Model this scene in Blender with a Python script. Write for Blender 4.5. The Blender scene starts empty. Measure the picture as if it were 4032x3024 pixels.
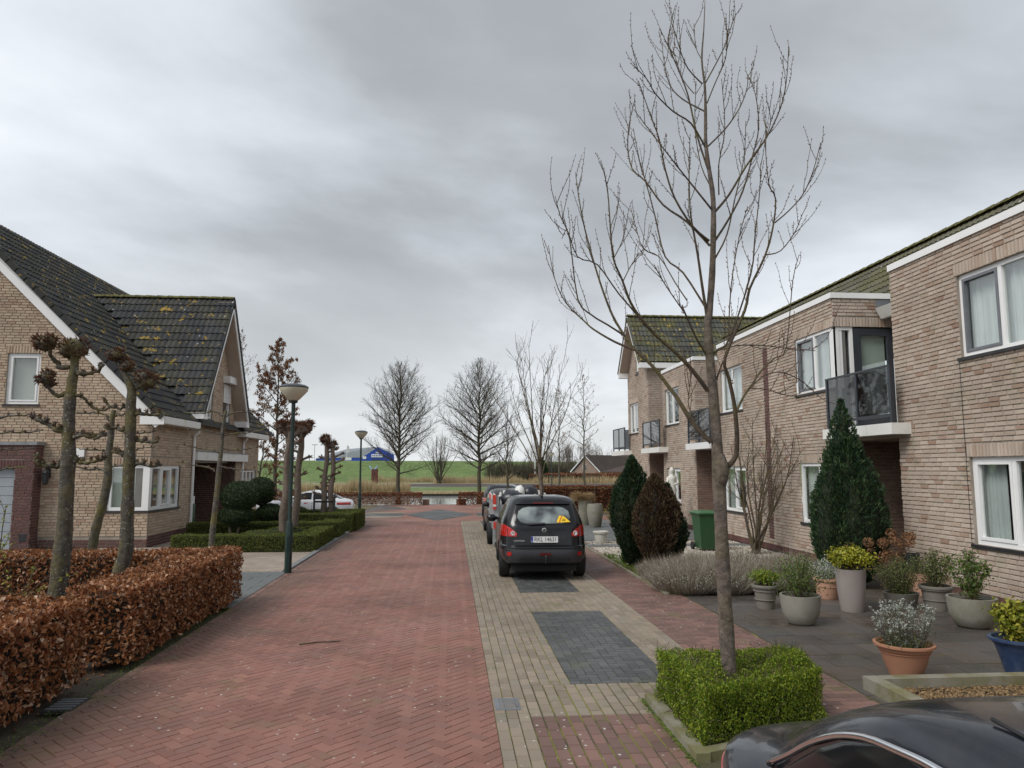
import bpy, bmesh, math, random
import numpy as np
from mathutils import Matrix, Vector, noise as mnoise

random.seed(7); RNG = np.random.default_rng(11)
scene = bpy.context.scene
COL = scene.collection

# ------------------------------------------------------------------ camera
H_CAM, PITCH, YAW = 2.15, math.atan(333/2900.), math.atan(239*math.cos(math.atan(333/2900.))/2900.)
cam = bpy.data.cameras.new('Camera'); cam_o = bpy.data.objects.new('Camera', cam); COL.objects.link(cam_o)
cam.sensor_width = 36; cam.lens = 36*2900/4032; cam.clip_start = 0.05; cam.clip_end = 6000
cam_o.location = (0, 0, H_CAM); cam_o.rotation_euler = (math.pi/2+PITCH, 0, -YAW)
scene.camera = cam_o

# ------------------------------------------------------------------ world, sun, exposure
SUN_EL, SUN_AZ = math.radians(48), math.radians(238)     # azimuth clockwise from +Y
world = bpy.data.worlds.new('World'); scene.world = world; world.use_nodes = True
wt = world.node_tree; wt.nodes.clear()
def wn(t, **k):
    n = wt.nodes.new(t)
    for a, b in k.items(): setattr(n, a, b)
    return n
w_out = wn('ShaderNodeOutputWorld'); w_bg = wn('ShaderNodeBackground'); w_bg.inputs[1].default_value = 1.0
w_sky = wn('ShaderNodeTexSky', sky_type='NISHITA', sun_disc=False, sun_elevation=SUN_EL, sun_rotation=SUN_AZ)
w_sc = wn('ShaderNodeVectorMath', operation='SCALE'); w_sc.inputs['Scale'].default_value = 0.09
wt.links.new(w_sky.outputs[0], w_sc.inputs[0])
w_tc = wn('ShaderNodeTexCoord'); w_sep = wn('ShaderNodeSeparateXYZ'); wt.links.new(w_tc.outputs['Generated'], w_sep.inputs[0])
w_max = wn('ShaderNodeMath', operation='MAXIMUM'); w_max.inputs[1].default_value = 0.0; wt.links.new(w_sep.outputs[2], w_max.inputs[0])
w_add = wn('ShaderNodeMath', operation='ADD'); w_add.inputs[1].default_value = 0.16; wt.links.new(w_max.outputs[0], w_add.inputs[0])
w_dx = wn('ShaderNodeMath', operation='DIVIDE'); w_dy = wn('ShaderNodeMath', operation='DIVIDE')
for i, d in ((0, w_dx), (1, w_dy)):
    wt.links.new(w_sep.outputs[i], d.inputs[0]); wt.links.new(w_add.outputs[0], d.inputs[1])
w_cmb = wn('ShaderNodeCombineXYZ'); wt.links.new(w_dx.outputs[0], w_cmb.inputs[0]); wt.links.new(w_dy.outputs[0], w_cmb.inputs[1])
w_map = wn('ShaderNodeMapping'); w_map.inputs['Location'].default_value = (19.13, -17.82, 0.0)
wt.links.new(w_cmb.outputs[0], w_map.inputs[0])
w_n1 = wn('ShaderNodeTexNoise'); w_n1.inputs['Scale'].default_value = 0.42; w_n1.inputs['Detail'].default_value = 7; w_n1.inputs['Roughness'].default_value = 0.52; w_n1.inputs['Distortion'].default_value = 0.35
wt.links.new(w_map.outputs[0], w_n1.inputs['Vector'])
w_r = wn('ShaderNodeValToRGB'); wt.links.new(w_n1.outputs[0], w_r.inputs[0])
cr = w_r.color_ramp
cr.elements[0].position = 0.33; cr.elements[0].color = (0.185, 0.20, 0.212, 1)
cr.elements[1].position = 0.70; cr.elements[1].color = (0.66, 0.69, 0.72, 1)
for p, c in ((0.46, (0.285, 0.302, 0.32, 1)), (0.56, (0.45, 0.475, 0.51, 1))):
    e = cr.elements.new(p); e.color = c
# a brighter, thinner cloud deck all round the horizon
w_hz = wn('ShaderNodeMapRange'); w_hz.inputs['From Min'].default_value = 0.02; w_hz.inputs['From Max'].default_value = 0.30
w_hz.inputs['To Min'].default_value = 0.6; w_hz.inputs['To Max'].default_value = 0.0
wt.links.new(w_sep.outputs[2], w_hz.inputs['Value'])
w_m0 = wn('ShaderNodeMix', data_type='RGBA'); w_m0.inputs['B'].default_value = (0.68, 0.70, 0.71, 1)
wt.links.new(w_hz.outputs[0], w_m0.inputs['Factor']); wt.links.new(w_r.outputs[0], w_m0.inputs['A'])
w_mix = wn('ShaderNodeMix', data_type='RGBA'); w_mix.inputs['Factor'].default_value = 0.95
wt.links.new(w_sc.outputs[0], w_mix.inputs['A']); wt.links.new(w_m0.outputs['Result'], w_mix.inputs['B'])
wt.links.new(w_mix.outputs['Result'], w_bg.inputs[0]); wt.links.new(w_bg.outputs[0], w_out.inputs[0])

sun = bpy.data.lights.new('Sun', 'SUN'); sun.energy = 1.5; sun.angle = math.radians(25); sun.color = (1.0, 0.97, 0.93)
sun_o = bpy.data.objects.new('Sun', sun); COL.objects.link(sun_o)
sd = Vector((math.sin(SUN_AZ)*math.cos(SUN_EL), math.cos(SUN_AZ)*math.cos(SUN_EL), math.sin(SUN_EL)))
sun_o.rotation_euler = sd.to_track_quat('Z', 'Y').to_euler(); sun_o.location = (0, 0, 40)
vs = scene.view_settings; vs.view_transform = 'Standard'; vs.look = 'None'; vs.exposure = 0.68; vs.gamma = 1.0; vs.use_curve_mapping = False

# ------------------------------------------------------------------ pixel helpers (photograph pixels, 4032 wide)
def ray(x, y):
    dx, dy = (x-2016)/2900., -(y-1512)/2900.
    cp, sp = math.cos(PITCH), math.sin(PITCH)
    d = (dx, cp-dy*sp, sp+dy*cp)
    c, s = math.cos(YAW), math.sin(YAW)
    return Vector((c*d[0]+s*d[1], -s*d[0]+c*d[1], d[2]))
CAMP = Vector((0, 0, H_CAM))
def at_y(x, y, Y): d = ray(x, y); return CAMP+d*(Y/d.y)
def at_z(x, y, z=0.0): d = ray(x, y); return CAMP+d*((z-H_CAM)/d.z)
def pix_area(p, a):                     # rough size of an area a (m2) at p on the picture
    q = Vector(p)-CAMP
    return a/max(q.length_squared, .01)
def in_view(p, m=1.05):
    q = Vector(p)-CAMP
    c, s = math.cos(YAW), math.sin(YAW)
    a = c*q.x-s*q.y; b = s*q.x+c*q.y
    f = b*math.cos(PITCH)+q.z*math.sin(PITCH); u = -b*math.sin(PITCH)+q.z*math.cos(PITCH)
    return f > .1 and abs(a/f) < .6952*m and abs(u/f) < .5214*m

# ------------------------------------------------------------------ materials
MATS = {}
class NT:
    def __init__(s, name):
        s.m = bpy.data.materials.new(name); s.m.use_nodes = True; s.t = s.m.node_tree; s.t.nodes.clear()
        s.out = s.n('ShaderNodeOutputMaterial'); MATS[name] = s.m
    def n(s, t, ins=None, **k):
        nd = s.t.nodes.new(t)
        for a, b in k.items(): setattr(nd, a, b)
        for a, b in (ins or {}).items():
            if isinstance(b, bpy.types.NodeSocket): s.t.links.new(b, nd.inputs[a])
            else: nd.inputs[a].default_value = b
        return nd
    def link(s, a, b): s.t.links.new(a, b)
    def pos(s):
        return s.n('ShaderNodeNewGeometry').outputs['Position']
    def noise(s, scale, detail=3, rough=.55, vec=None, out=0, dist=0.0):
        return s.n('ShaderNodeTexNoise', {'Vector': vec or s.pos(), 'Scale': scale, 'Detail': detail, 'Roughness': rough, 'Distortion': dist}).outputs[out]
    def ramp(s, fac, stops, interp='LINEAR'):
        r = s.n('ShaderNodeValToRGB', {0: fac}); cr = r.color_ramp; cr.interpolation = interp
        while len(cr.elements) < len(stops): cr.elements.new(.5)
        for e, (p, c) in zip(cr.elements, stops):
            e.position = p; e.color = tuple(c)+(1,) if len(c) == 3 else c
        return r.outputs[0]
    def mix(s, f, a, b, mode='MIX'):
        nd = s.n('ShaderNodeMix', data_type='RGBA', blend_type=mode)
        for k, v in (('Factor', f), ('A', a), ('B', b)):
            if isinstance(v, bpy.types.NodeSocket): s.link(v, nd.inputs[k])
            elif k == 'Factor': nd.inputs[k].default_value = v
            else: nd.inputs[k].default_value = tuple(v)+(1,) if len(v) == 3 else v
        return nd.outputs['Result']
    def math(s, op, a, b=0.0, c=0.0):
        return s.n('ShaderNodeMath', {0: a, 1: b, 2: c}, operation=op).outputs[0]
    def rand(s):                          # one value per piece: island in a joined mesh, object otherwise
        g = s.n('ShaderNodeNewGeometry').outputs['Random Per Island']; o = s.n('ShaderNodeObjectInfo').outputs['Random']
        return s.math('FRACT', s.math('MULTIPLY_ADD', o, 7.31, g))
    def bump(s, h, strength=.3, dist=.01, normal=None):
        ins = {'Height': h, 'Strength': strength, 'Distance': dist}
        if normal: ins['Normal'] = normal
        return s.n('ShaderNodeBump', ins).outputs[0]
    def bsdf(s, col, rough=.6, normal=None, **k):
        ins = {'Base Color': col if isinstance(col, bpy.types.NodeSocket) else tuple(col)+(1,), 'Roughness': rough}
        if normal: ins['Normal'] = normal
        ins.update(k)
        b = s.n('ShaderNodeBsdfPrincipled', ins)
        s.link(b.outputs[0], s.out.inputs[0]); return b

def plain(name, col, rough=.6, var=.12, nscale=6., bump=.0, bscale=60., metallic=0., spec=None, coat=0.):
    t = NT(name)
    f = t.noise(nscale, 4)
    c = t.mix(t.ramp(f, [(.3, (0, 0, 0)), (.7, (1, 1, 1))]), [x*(1-var) for x in col], [min(1, x*(1+var)) for x in col])
    k = {'Metallic': metallic}
    if spec is not None: k['Specular IOR Level'] = spec
    if coat: k['Coat Weight'] = coat; k['Coat Roughness'] = .05
    nm = t.bump(t.noise(bscale, 3), bump, .006) if bump else None
    t.bsdf(c, rough, nm, **k); return t.m

def brick_mat(name, stops, rough=.85, spots=0.0, moss=0.0, wet=0.0, grain=90., stain=.25, bump=.45, lich=(.55, .56, .5), edge=False, sd=.78):
    t = NT(name)
    c = t.ramp(t.rand(), stops)
    c = t.mix(.35, c, t.ramp(t.noise(grain*.35, 4), [(.3, (.5, .5, .5)), (.7, (1.5, 1.5, 1.5))]), 'MULTIPLY') if False else c
    g = t.noise(grain, 3, .6)
    c = t.mix(t.math('MULTIPLY', t.ramp(g, [(.35, (0, 0, 0)), (.65, (1, 1, 1))]), .28), c, (.9, .85, .8), 'MULTIPLY')
    c = t.mix(t.math('MULTIPLY', t.ramp(t.noise(.55, 4, .6), [(.42, (0, 0, 0)), (.72, (1, 1, 1))]), stain), c, (.42, .40, .36), 'MULTIPLY')
    if edge:                              # grime worn into the road sides
        x = t.n('ShaderNodeSeparateXYZ', {0: t.pos()}).outputs[0]
        e = t.n('ShaderNodeMapRange', {'Value': t.math('ADD', x, t.math('MULTIPLY', t.noise(.7, 4), 1.6)), 'From Min': -2.9, 'From Max': -1.5, 'To Min': .75, 'To Max': 0.}).outputs[0]
        c = t.mix(e, c, (.085, .068, .045))
    if moss:
        c = t.mix(t.math('MULTIPLY', t.ramp(t.noise(1.7, 6, .7), [(.56, (0, 0, 0)), (.68, (1, 1, 1))]), moss), c, (.10, .12, .03))
    if spots:
        v = t.n('ShaderNodeTexVoronoi', {'Vector': t.pos(), 'Scale': 13., 'Randomness': 1.}, feature='F1')
        big = t.ramp(t.noise(.9, 2), [(.40, (0, 0, 0)), (.56, (1, 1, 1))])
        sel = t.math('GREATER_THAN', t.n('ShaderNodeSeparateColor', {0: v.outputs['Color']}).outputs[0], sd)
        m = t.math('MULTIPLY', t.math('MULTIPLY', t.math('LESS_THAN', t.math('ADD', v.outputs['Distance'], t.math('MULTIPLY', t.noise(60, 2), .2)), .26), sel), big)
        c = t.mix(t.math('MULTIPLY', m, spots), c, lich)
    r = rough
    if wet:
        r = t.n('ShaderNodeMapRange', {'Value': t.noise(.8, 3), 'From Min': .35, 'From Max': .65, 'To Min': rough-wet, 'To Max': rough}).outputs[0]
    t.bsdf(c, r, t.bump(g, bump, .004)); return t.m

# ------------------------------------------------------------------ mesh builder
class MB:
    def __init__(s): s.v = []; s.f = []; s.n = 0; s.mi = []
    def add(s, vs, fs, mi=0):
        b = s.n; s.v.extend([tuple(p) for p in vs]); s.n += len(vs)
        s.f.extend([tuple(i+b for i in f) for f in fs]); s.mi.extend([mi]*len(fs)); return s
    def box(s, a, b, mi=0, ch=0.0):
        (x0, y0, z0), (x1, y1, z1) = a, b
        s.add([(x0,y0,z0),(x1,y0,z0),(x1,y1,z0),(x0,y1,z0),(x0,y0,z1),(x1,y0,z1),(x1,y1,z1),(x0,y1,z1)],
              [(0,3,2,1),(4,5,6,7),(0,1,5,4),(1,2,6,5),(2,3,7,6),(3,0,4,7)], mi); return s
    def obox(s, o, U, V, N, a, b, mi=0):    # box in a local frame
        o, U, V, N = Vector(o), Vector(U), Vector(V), Vector(N)
        c = []
        for w in (a[2], b[2]):
            for (u, v) in ((a[0], a[1]), (b[0], a[1]), (b[0], b[1]), (a[0], b[1])): c.append(o+U*u+V*v+N*w)
        s.add(c, [(0,3,2,1),(4,5,6,7),(0,1,5,4),(1,2,6,5),(2,3,7,6),(3,0,4,7)], mi); return s
    def tube(s, pts, rad, n=6, cap=True, mi=0):
        pts = [Vector(p) for p in pts]
        if not hasattr(rad, '__len__'): rad = [rad]*len(pts)
        vs = []; up = None
        for i, p in enumerate(pts):
            t = (pts[min(i+1, len(pts)-1)]-pts[max(i-1, 0)])
            if t.length < 1e-9: t = Vector((0, 0, 1))
            t.normalize()
            if up is None: up = Vector((1, 0, 0)) if abs(t.x) < .8 else Vector((0, 1, 0))
            a = (up-t*up.dot(t))
            if a.length < 1e-6: a = t.orthogonal()
            a.normalize(); b = t.cross(a); up = a
            for k in range(n):
                an = 2*math.pi*k/n; vs.append(p+(a*math.cos(an)+b*math.sin(an))*rad[i])
        fs = []
        for i in range(len(pts)-1):
            for k in range(n):
                k2 = (k+1) % n; fs.append((i*n+k, i*n+k2, (i+1)*n+k2, (i+1)*n+k))
        if cap: fs.append(tuple(range(n-1, -1, -1))); fs.append(tuple((len(pts)-1)*n+k for k in range(n)))
        s.add(vs, fs, mi); return s
    def lathe(s, prof, n=24, c=(0, 0, 0), sx=1., sy=1., mi=0, cap0=True, cap1=False):
        vs = []
        for r, z in prof:
            for k in range(n):
                a = 2*math.pi*k/n; vs.append((c[0]+r*math.cos(a)*sx, c[1]+r*math.sin(a)*sy, c[2]+z))
        fs = []
        for i in range(len(prof)-1):
            for k in range(n):
                k2 = (k+1) % n; fs.append((i*n+k, i*n+k2, (i+1)*n+k2, (i+1)*n+k))
        if cap0: fs.append(tuple(range(n-1, -1, -1)))
        if cap1: fs.append(tuple((len(prof)-1)*n+k for k in range(n)))
        s.add(vs, fs, mi); return s
    def prism(s, poly, d, mi=0):            # closed prism of a 3D polygon pushed along d
        n = len(poly); p = [Vector(q) for q in poly]; d = Vector(d)
        s.add(p+[q+d for q in p], [tuple(range(n-1, -1, -1)), tuple(range(n, 2*n))]+[(i, (i+1) % n, n+(i+1) % n, n+i) for i in range(n)], mi); return s
    def arr(s, V, F, mi=0):                 # numpy
        b = s.n; s.v.extend(map(tuple, np.asarray(V).tolist())); s.n += len(V)
        s.f.extend([tuple(x) for x in (np.asarray(F)+b).tolist()]); s.mi.extend([mi]*len(F)); return s
    def mesh(s, name, mats, smooth=False, angle=None):
        me = bpy.data.meshes.new(name); me.from_pydata(s.v, [], s.f)
        for m in (mats if isinstance(mats, (list, tuple)) else [mats]): me.materials.append(MATS[m] if isinstance(m, str) else m)
        if any(s.mi): me.polygons.foreach_set('material_index', s.mi)
        if smooth:
            me.shade_smooth()
            if angle: me.set_sharp_from_angle(angle=math.radians(angle))
        me.update(); return me

WORLDM = {}
def _link(o, parent=None, local=False):
    COL.objects.link(o)
    if parent is not None:
        o.parent = parent
        if not local and parent.name in WORLDM: o.matrix_parent_inverse = WORLDM[parent.name].inverted()
    return o
def root(name, label, cat, loc=(0, 0, 0), group=None, rz=0.0):
    o = bpy.data.objects.new(name, None); o.empty_display_size = .2; o.location = loc; o.rotation_euler = (0, 0, rz)
    o['label'] = label; o['category'] = cat
    if group: o['group'] = group
    COL.objects.link(o); WORLDM[o.name] = Matrix.Translation(loc) @ Matrix.Rotation(rz, 4, 'Z'); return o
def tag(o, label, cat, group=None):
    o['label'] = label; o['category'] = cat
    if group: o['group'] = group
    return o
def part(name, mb, mats, parent=None, local=False, smooth=False, angle=None, kind=None, label=None):
    me = mb.mesh(name, mats, smooth, angle) if isinstance(mb, MB) else mb
    o = bpy.data.objects.new(name, me); _link(o, parent, local)
    if kind: o['kind'] = kind
    if label: o['label'] = label
    return o
def structure(name, mb, mats, **k):
    o = part(name, mb, mats, **k); o['kind'] = 'structure'; return o
def piece(name, me, parent, M, local=False):
    o = bpy.data.objects.new(name, me); _link(o, parent, local); o.matrix_basis = M; return o

def clip_poly(poly, a, b, c):               # keep a*x+b*y<=c
    out = []
    for i in range(len(poly)):
        p, q = poly[i], poly[(i+1) % len(poly)]
        dp, dq = a*p[0]+b*p[1]-c, a*q[0]+b*q[1]-c
        if dp <= 0: out.append(p)
        if (dp < 0 < dq) or (dq < 0 < dp):
            t = dp/(dp-dq); out.append((p[0]+(q[0]-p[0])*t, p[1]+(q[1]-p[1])*t))
    return out
def clip_rect(poly, x0, y0, x1, y1):
    for a, b, c in ((-1, 0, -x0), (1, 0, x1), (0, -1, -y0), (0, 1, y1)):
        poly = clip_poly(poly, a, b, c)
        if len(poly) < 3: return []
    return poly
def inset_poly(poly, d):
    n = len(poly); cx = sum(p[0] for p in poly)/n; cy = sum(p[1] for p in poly)/n
    out = []
    for i in range(n):
        p0, p1, p2 = poly[i-1], poly[i], poly[(i+1) % n]
        def nrm(a, b):
            dx, dy = b[0]-a[0], b[1]-a[1]; l = math.hypot(dx, dy) or 1e-9; return (-dy/l, dx/l)
        n1, n2 = nrm(p0, p1), nrm(p1, p2)
        bx, by = n1[0]+n2[0], n1[1]+n2[1]; dt = 1+n1[0]*n2[0]+n1[1]*n2[1]
        k = d/max(dt, .3); out.append((p1[0]+bx*k, p1[1]+by*k))
    return out

# chamfered flat piece standing proud of w=0 by h, in a frame (o,U,V,N); poly counter-clockwise in (u,v)
def slab_vf(poly, h, ch):
    q = inset_poly(poly, ch); n = len(poly)
    V = [(p[0], p[1], 0.) for p in poly]+[(p[0], p[1], h) for p in q]
    F = [tuple(range(n, 2*n))]+[(i, (i+1) % n, n+(i+1) % n, n+i) for i in range(n)]
    return V, F
_RB = {}
def brick_mesh(name, du, dv, h, ch, mat):
    k = (name, round(du, 3), round(dv, 3), h, mat)
    if k not in _RB:
        V, F = slab_vf([(-du/2, -dv/2), (du/2, -dv/2), (du/2, dv/2), (-du/2, dv/2)], h, ch)
        mb = MB(); mb.add(V, F); _RB[k] = mb.mesh(name, mat)
    return _RB[k]
# ------------------------------------------------------------------ material library
RED = [(0, (.21, .096, .073)), (.3, (.245, .11, .083)), (.6, (.268, .122, .092)), (.85, (.225, .112, .088)), (1, (.29, .136, .10))]
brick_mat('red_clinker', RED, .72, spots=.6, sd=.72, moss=.3, wet=.18, stain=.65, edge=True)
brick_mat('red_path', [(0, (.135, .078, .066)), (.5, (.175, .10, .082)), (1, (.225, .125, .10))], .75, spots=.85, sd=.5, moss=.5, wet=.2, stain=.6)
brick_mat('pale_clinker', [(0, (.205, .165, .122)), (.35, (.245, .20, .15)), (.7, (.28, .228, .172)), (1, (.22, .19, .15))], .72, sd=.66, spots=.6, moss=.5, wet=.15, stain=.5)
brick_mat('black_clinker', [(0, (.055, .058, .058)), (.5, (.072, .075, .075)), (1, (.10, .10, .098))], .6, spots=.3, moss=.35, wet=.2, stain=.3)
brick_mat('drive_clinker', [(0, (.27, .22, .18)), (.5, (.32, .26, .21)), (1, (.36, .30, .25))], .78, spots=.3, moss=.2, wet=.1, stain=.4)
BUFF = [(0, (.43, .33, .235)), (.16, (.52, .40, .285)), (.34, (.46, .355, .26)), (.5, (.57, .45, .325)), (.66, (.50, .39, .295)), (.82, (.46, .34, .25)), (.94, (.40, .265, .19)), (1, (.56, .45, .34))]
brick_mat('buff_brick', BUFF, .9, stain=.35, bump=.8, grain=70)
PINK = [(0, (.42, .345, .28)), (.18, (.50, .415, .34)), (.36, (.455, .37, .305)), (.55, (.545, .455, .375)), (.72, (.49, .405, .335)), (.86, (.45, .345, .27)), (.965, (.34, .22, .16)), (1, (.52, .44, .365))]
brick_mat('pink_brick', PINK, .9, stain=.45, moss=.28, bump=.8, grain=70)
brick_mat('dark_brick', [(0, (.10, .045, .04)), (.4, (.135, .058, .05)), (.75, (.115, .06, .055)), (1, (.165, .075, .06))], .8, stain=.3, bump=.6)
brick_mat('brown_and_shade_brick', [(0, (.20, .12, .09)), (.4, (.26, .155, .115)), (.75, (.22, .145, .11)), (1, (.30, .18, .13))], .85, stain=.3, bump=.7)  # real brown brick, and the terrace brick darkened for shade in its recesses
plain('mortar', (.30, .26, .215), .95, .2, 3, .4, 120)
plain('dark_mortar', (.25, .20, .18), .95, .2, 3, .4, 120)
t = NT('joint_sand'); t.bsdf(t.mix(t.ramp(t.noise(1.1, 5), [(.5, (0, 0, 0)), (.62, (1, 1, 1))]), (.052, .042, .034), (.095, .10, .022)), .95, t.bump(t.noise(150, 3), .5, .004))
t = NT('joint_moss'); t.bsdf(t.mix(t.ramp(t.noise(2.1, 5), [(.45, (0, 0, 0)), (.55, (1, 1, 1))]), (.07, .065, .03), (.17, .175, .03)), .95, t.bump(t.noise(150, 3), .8, .006))
def tile_mat(name, a, b, lich_amt, lich_col, moss_amt):
    t = NT(name)
    c = t.ramp(t.rand(), [(0, a), (.6, b), (1, [x*1.25 for x in b])])
    c = t.mix(t.math('MULTIPLY', t.ramp(t.noise(1.3, 4), [(.42, (0, 0, 0)), (.68, (1, 1, 1))]), moss_amt), c, (.10, .095, .03))
    l = t.math('MULTIPLY', t.ramp(t.noise(4.2, 5, .62), [(.60, (0, 0, 0)), (.65, (1, 1, 1))]), lich_amt)
    c = t.mix(l, c, lich_col)
    v = t.n('ShaderNodeTexVoronoi', {'Vector': t.pos(), 'Scale': 5.}, feature='F1')
    sel = t.math('GREATER_THAN', t.n('ShaderNodeSeparateColor', {0: v.outputs['Color']}).outputs[0], .8)
    c = t.mix(t.math('MULTIPLY', t.math('LESS_THAN', v.outputs['Distance'], .16), t.math('MULTIPLY', sel, .6)), c, (.40, .41, .38))
    t.bsdf(c, .78, t.bump(t.noise(70, 3), .35, .004), **{'Specular IOR Level': .3})
tile_mat('slate_tile', (.024, .025, .027), (.034, .035, .037), .85, (.33, .22, .03), .25)
tile_mat('mossy_tile', (.042, .045, .042), (.06, .062, .054), .85, (.36, .25, .03), .75)
tile_mat('row_tile', (.075, .072, .055), (.10, .095, .072), .3, (.20, .19, .05), .75)
plain('moss_ridge', (.10, .095, .03), .95, .6, 9, .8, 60)
plain('white_paint', (.80, .80, .79), .35, .03, 2)
t = NT('old_white'); t.bsdf(t.mix(t.math('MULTIPLY', t.ramp(t.noise(3.5, 5, .65), [(.5, (0, 0, 0)), (.75, (1, 1, 1))]), .45), (.74, .73, .69), (.40, .40, .27)), .55)
plain('grey_white', (.55, .55, .54), .45, .05, 2)
plain('soffit', (.44, .36, .29), .6, .05, 2)
plain('dark_sill', (.03, .03, .032), .45, .25, 5)
plain('anthracite', (.035, .04, .048), .4, .1, 4)
plain('zinc', (.17, .18, .195), .5, .15, 4, metallic=.2)
plain('lead_grey', (.24, .25, .26), .6, .2, 6)
plain('room_dark', (.16, .155, .145), .9, .2, 2)
plain('black_rubber', (.018, .018, .019), .85, .2, 20, .3, 120)
plain('black_plastic', (.022, .023, .026), .55, .15, 12, .15, 200)
plain('trim_plastic', (.035, .037, .042), .5, .1, 12, .2, 240)
plain('chrome', (.85, .86, .88), .16, .02, 3, metallic=1.)
plain('steel', (.40, .41, .42), .38, .12, 8, metallic=.8)
plain('galv', (.42, .44, .45), .45, .2, 5, metallic=.6)
plain('net_curtain', (.74, .75, .75), .9, .06, 3)
plain('blind', (.66, .71, .64), .85, .04, 2)
plain('blind_beige', (.62, .61, .56), .85, .04, 2)
plain('curtain_dark', (.30, .31, .32), .9, .4, 3)
def glass(name, tint, refl=.12, rough=.02):
    t = NT(name)
    tr = t.n('ShaderNodeBsdfTransparent', {0: tuple(tint)+(1,)}); gl = t.n('ShaderNodeBsdfGlossy', {0: (1, 1, 1, 1), 'Roughness': rough})
    fr = t.n('ShaderNodeLayerWeight', {'Blend': .5}); fac = t.math('MINIMUM', t.math('MULTIPLY_ADD', t.math('POWER', fr.outputs['Facing'], 3.2), .85, refl), 1.)
    mx = t.n('ShaderNodeMixShader', {0: fac, 1: tr.outputs[0], 2: gl.outputs[0]}); t.link(mx.outputs[0], t.out.inputs[0])
glass('window_glass', (.90, .93, .92), .09)
glass('balcony_glass', (.36, .37, .38), .02)
glass('car_glass', (.30, .36, .35), .04)
glass('dark_glass', (.06, .07, .075), .02)
plain('concrete', (.30, .29, .26), .85, .25, 4, .5, 80)
t = NT('moss_concrete'); t.bsdf(t.mix(t.ramp(t.noise(2.6, 5, .65), [(.4, (0, 0, 0)), (.6, (1, 1, 1))]), (.25, .23, .185), (.155, .145, .065)), .9, t.bump(t.noise(90, 3), .7, .008))
plain('kerb_grey', (.17, .175, .175), .8, .2, 5, .5, 90)
t = NT('patio_tile')
pc = t.ramp(t.rand(), [(0, (.060, .056, .052)), (.55, (.085, .078, .072)), (1, (.105, .088, .076))])
pc = t.mix(t.math('MULTIPLY', t.ramp(t.noise(1.6, 5, .6), [(.45, (0, 0, 0)), (.62, (1, 1, 1))]), .8), pc, (.088, .066, .052))
pc = t.mix(t.math('MULTIPLY', t.ramp(t.noise(2.7, 6, .7, dist=.4), [(.60, (0, 0, 0)), (.70, (1, 1, 1))]), .6), pc, (.105, .10, .03))
t.bsdf(pc, t.n('ShaderNodeMapRange', {'Value': t.noise(1.1, 4), 'From Min': .38, 'From Max': .6, 'To Min': .2, 'To Max': .6}).outputs[0], t.bump(t.noise(140, 3), .2, .003))
t = NT('drive_slab'); t.bsdf(t.mix(t.noise(2.2, 5), (.085, .092, .092), (.16, .165, .16)), .55, t.bump(t.noise(110, 3), .3, .004))
def ground_mat(name, stops, scale, bump=.6, bscale=40., bd=.03, rough=.95, scale2=None):
    t = NT(name); c = t.ramp(t.noise(scale, 6, .65), stops)
    if scale2: c = t.mix(.5, c, t.ramp(t.noise(scale2, 4, .7), [(.3, (.45, .45, .45)), (.7, (1.5, 1.5, 1.5))]), 'MULTIPLY')
    t.bsdf(c, rough, t.bump(t.noise(bscale, 5, .7), bump, bd))
ground_mat('soil', [(.3, (.045, .034, .024)), (.6, (.085, .065, .045)), (.75, (.09, .085, .035))], 2.4, .9, 30)
ground_mat('grass', [(.3, (.085, .13, .032)), (.5, (.115, .17, .045)), (.72, (.16, .195, .07))], .5, .8, 6., .12, scale2=3.)
ground_mat('dyke_grass', [(.28, (.085, .13, .035)), (.5, (.115, .175, .048)), (.68, (.15, .21, .07)), (.8, (.19, .20, .085))], .16, .9, 1.6, .35, scale2=1.1)
ground_mat('dry_bank', [(.3, (.19, .16, .085)), (.5, (.27, .225, .125)), (.7, (.17, .18, .07))], .8, .8, 7., .1)
ground_mat('plough', [(.3, (.052, .04, .034)), (.6, (.082, .064, .053)), (.8, (.10, .08, .062))], .7, .9, 4., .12)
ground_mat('path_clay', [(.3, (.24, .22, .18)), (.7, (.32, .29, .24))], .5)
t = NT('water'); t.bsdf((.30, .32, .33), .08, t.bump(t.noise(1.6, 4, .6), .10, .05), **{'Specular IOR Level': .6})
# ------------------------------------------------------------------ ground, water, dyke
def strip(name, ys, zs, x0, x1, mat, nx=2, zfun=None):
    mb = MB(); xs = np.linspace(x0, x1, nx); V = []
    for y, z in zip(ys, zs):
        for x in xs: V.append((x, y, z+(zfun(x, y) if zfun else 0)))
    F = [(j*nx+i, j*nx+i+1, (j+1)*nx+i+1, (j+1)*nx+i) for j in range(len(ys)-1) for i in range(nx-1)]
    mb.add(V, F); return structure(name, mb, mat, smooth=True)
strip('ground', [-80, 30.95], [-.05, -.05], -400, 400, 'soil')
strip('ground', [30.95, 45.5], [-.45, -.45], -400, 400, 'soil')
strip('pond_bank', [45.5, 46.9, 47.2], [-.05, -.55, -1.2], -400, 400, 'dry_bank')
strip('pond_bed', [47.2, 77.6], [-1.2, -1.2], -400, 400, 'soil')
strip('pond_water', [46.9, 78.3], [-.68, -.68], -400, 400, 'water')
strip('far_bank', [77.6, 77.8, 79, 85], [-1.2, -.5, -.42, -.36], -400, 400, 'dry_bank')
strip('meadow', [85, 101], [-.36, -.33], -400, 400, 'grass')
strip('ploughed_field', [101, 122], [-.31, -.31], -6.5, 400, 'plough', 60, lambda x, y: .05*mnoise.noise(Vector((x*.5, y*.5, 0))))
strip('meadow', [101, 122], [-.33, -.33], -400, -6.5, 'grass')
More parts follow.
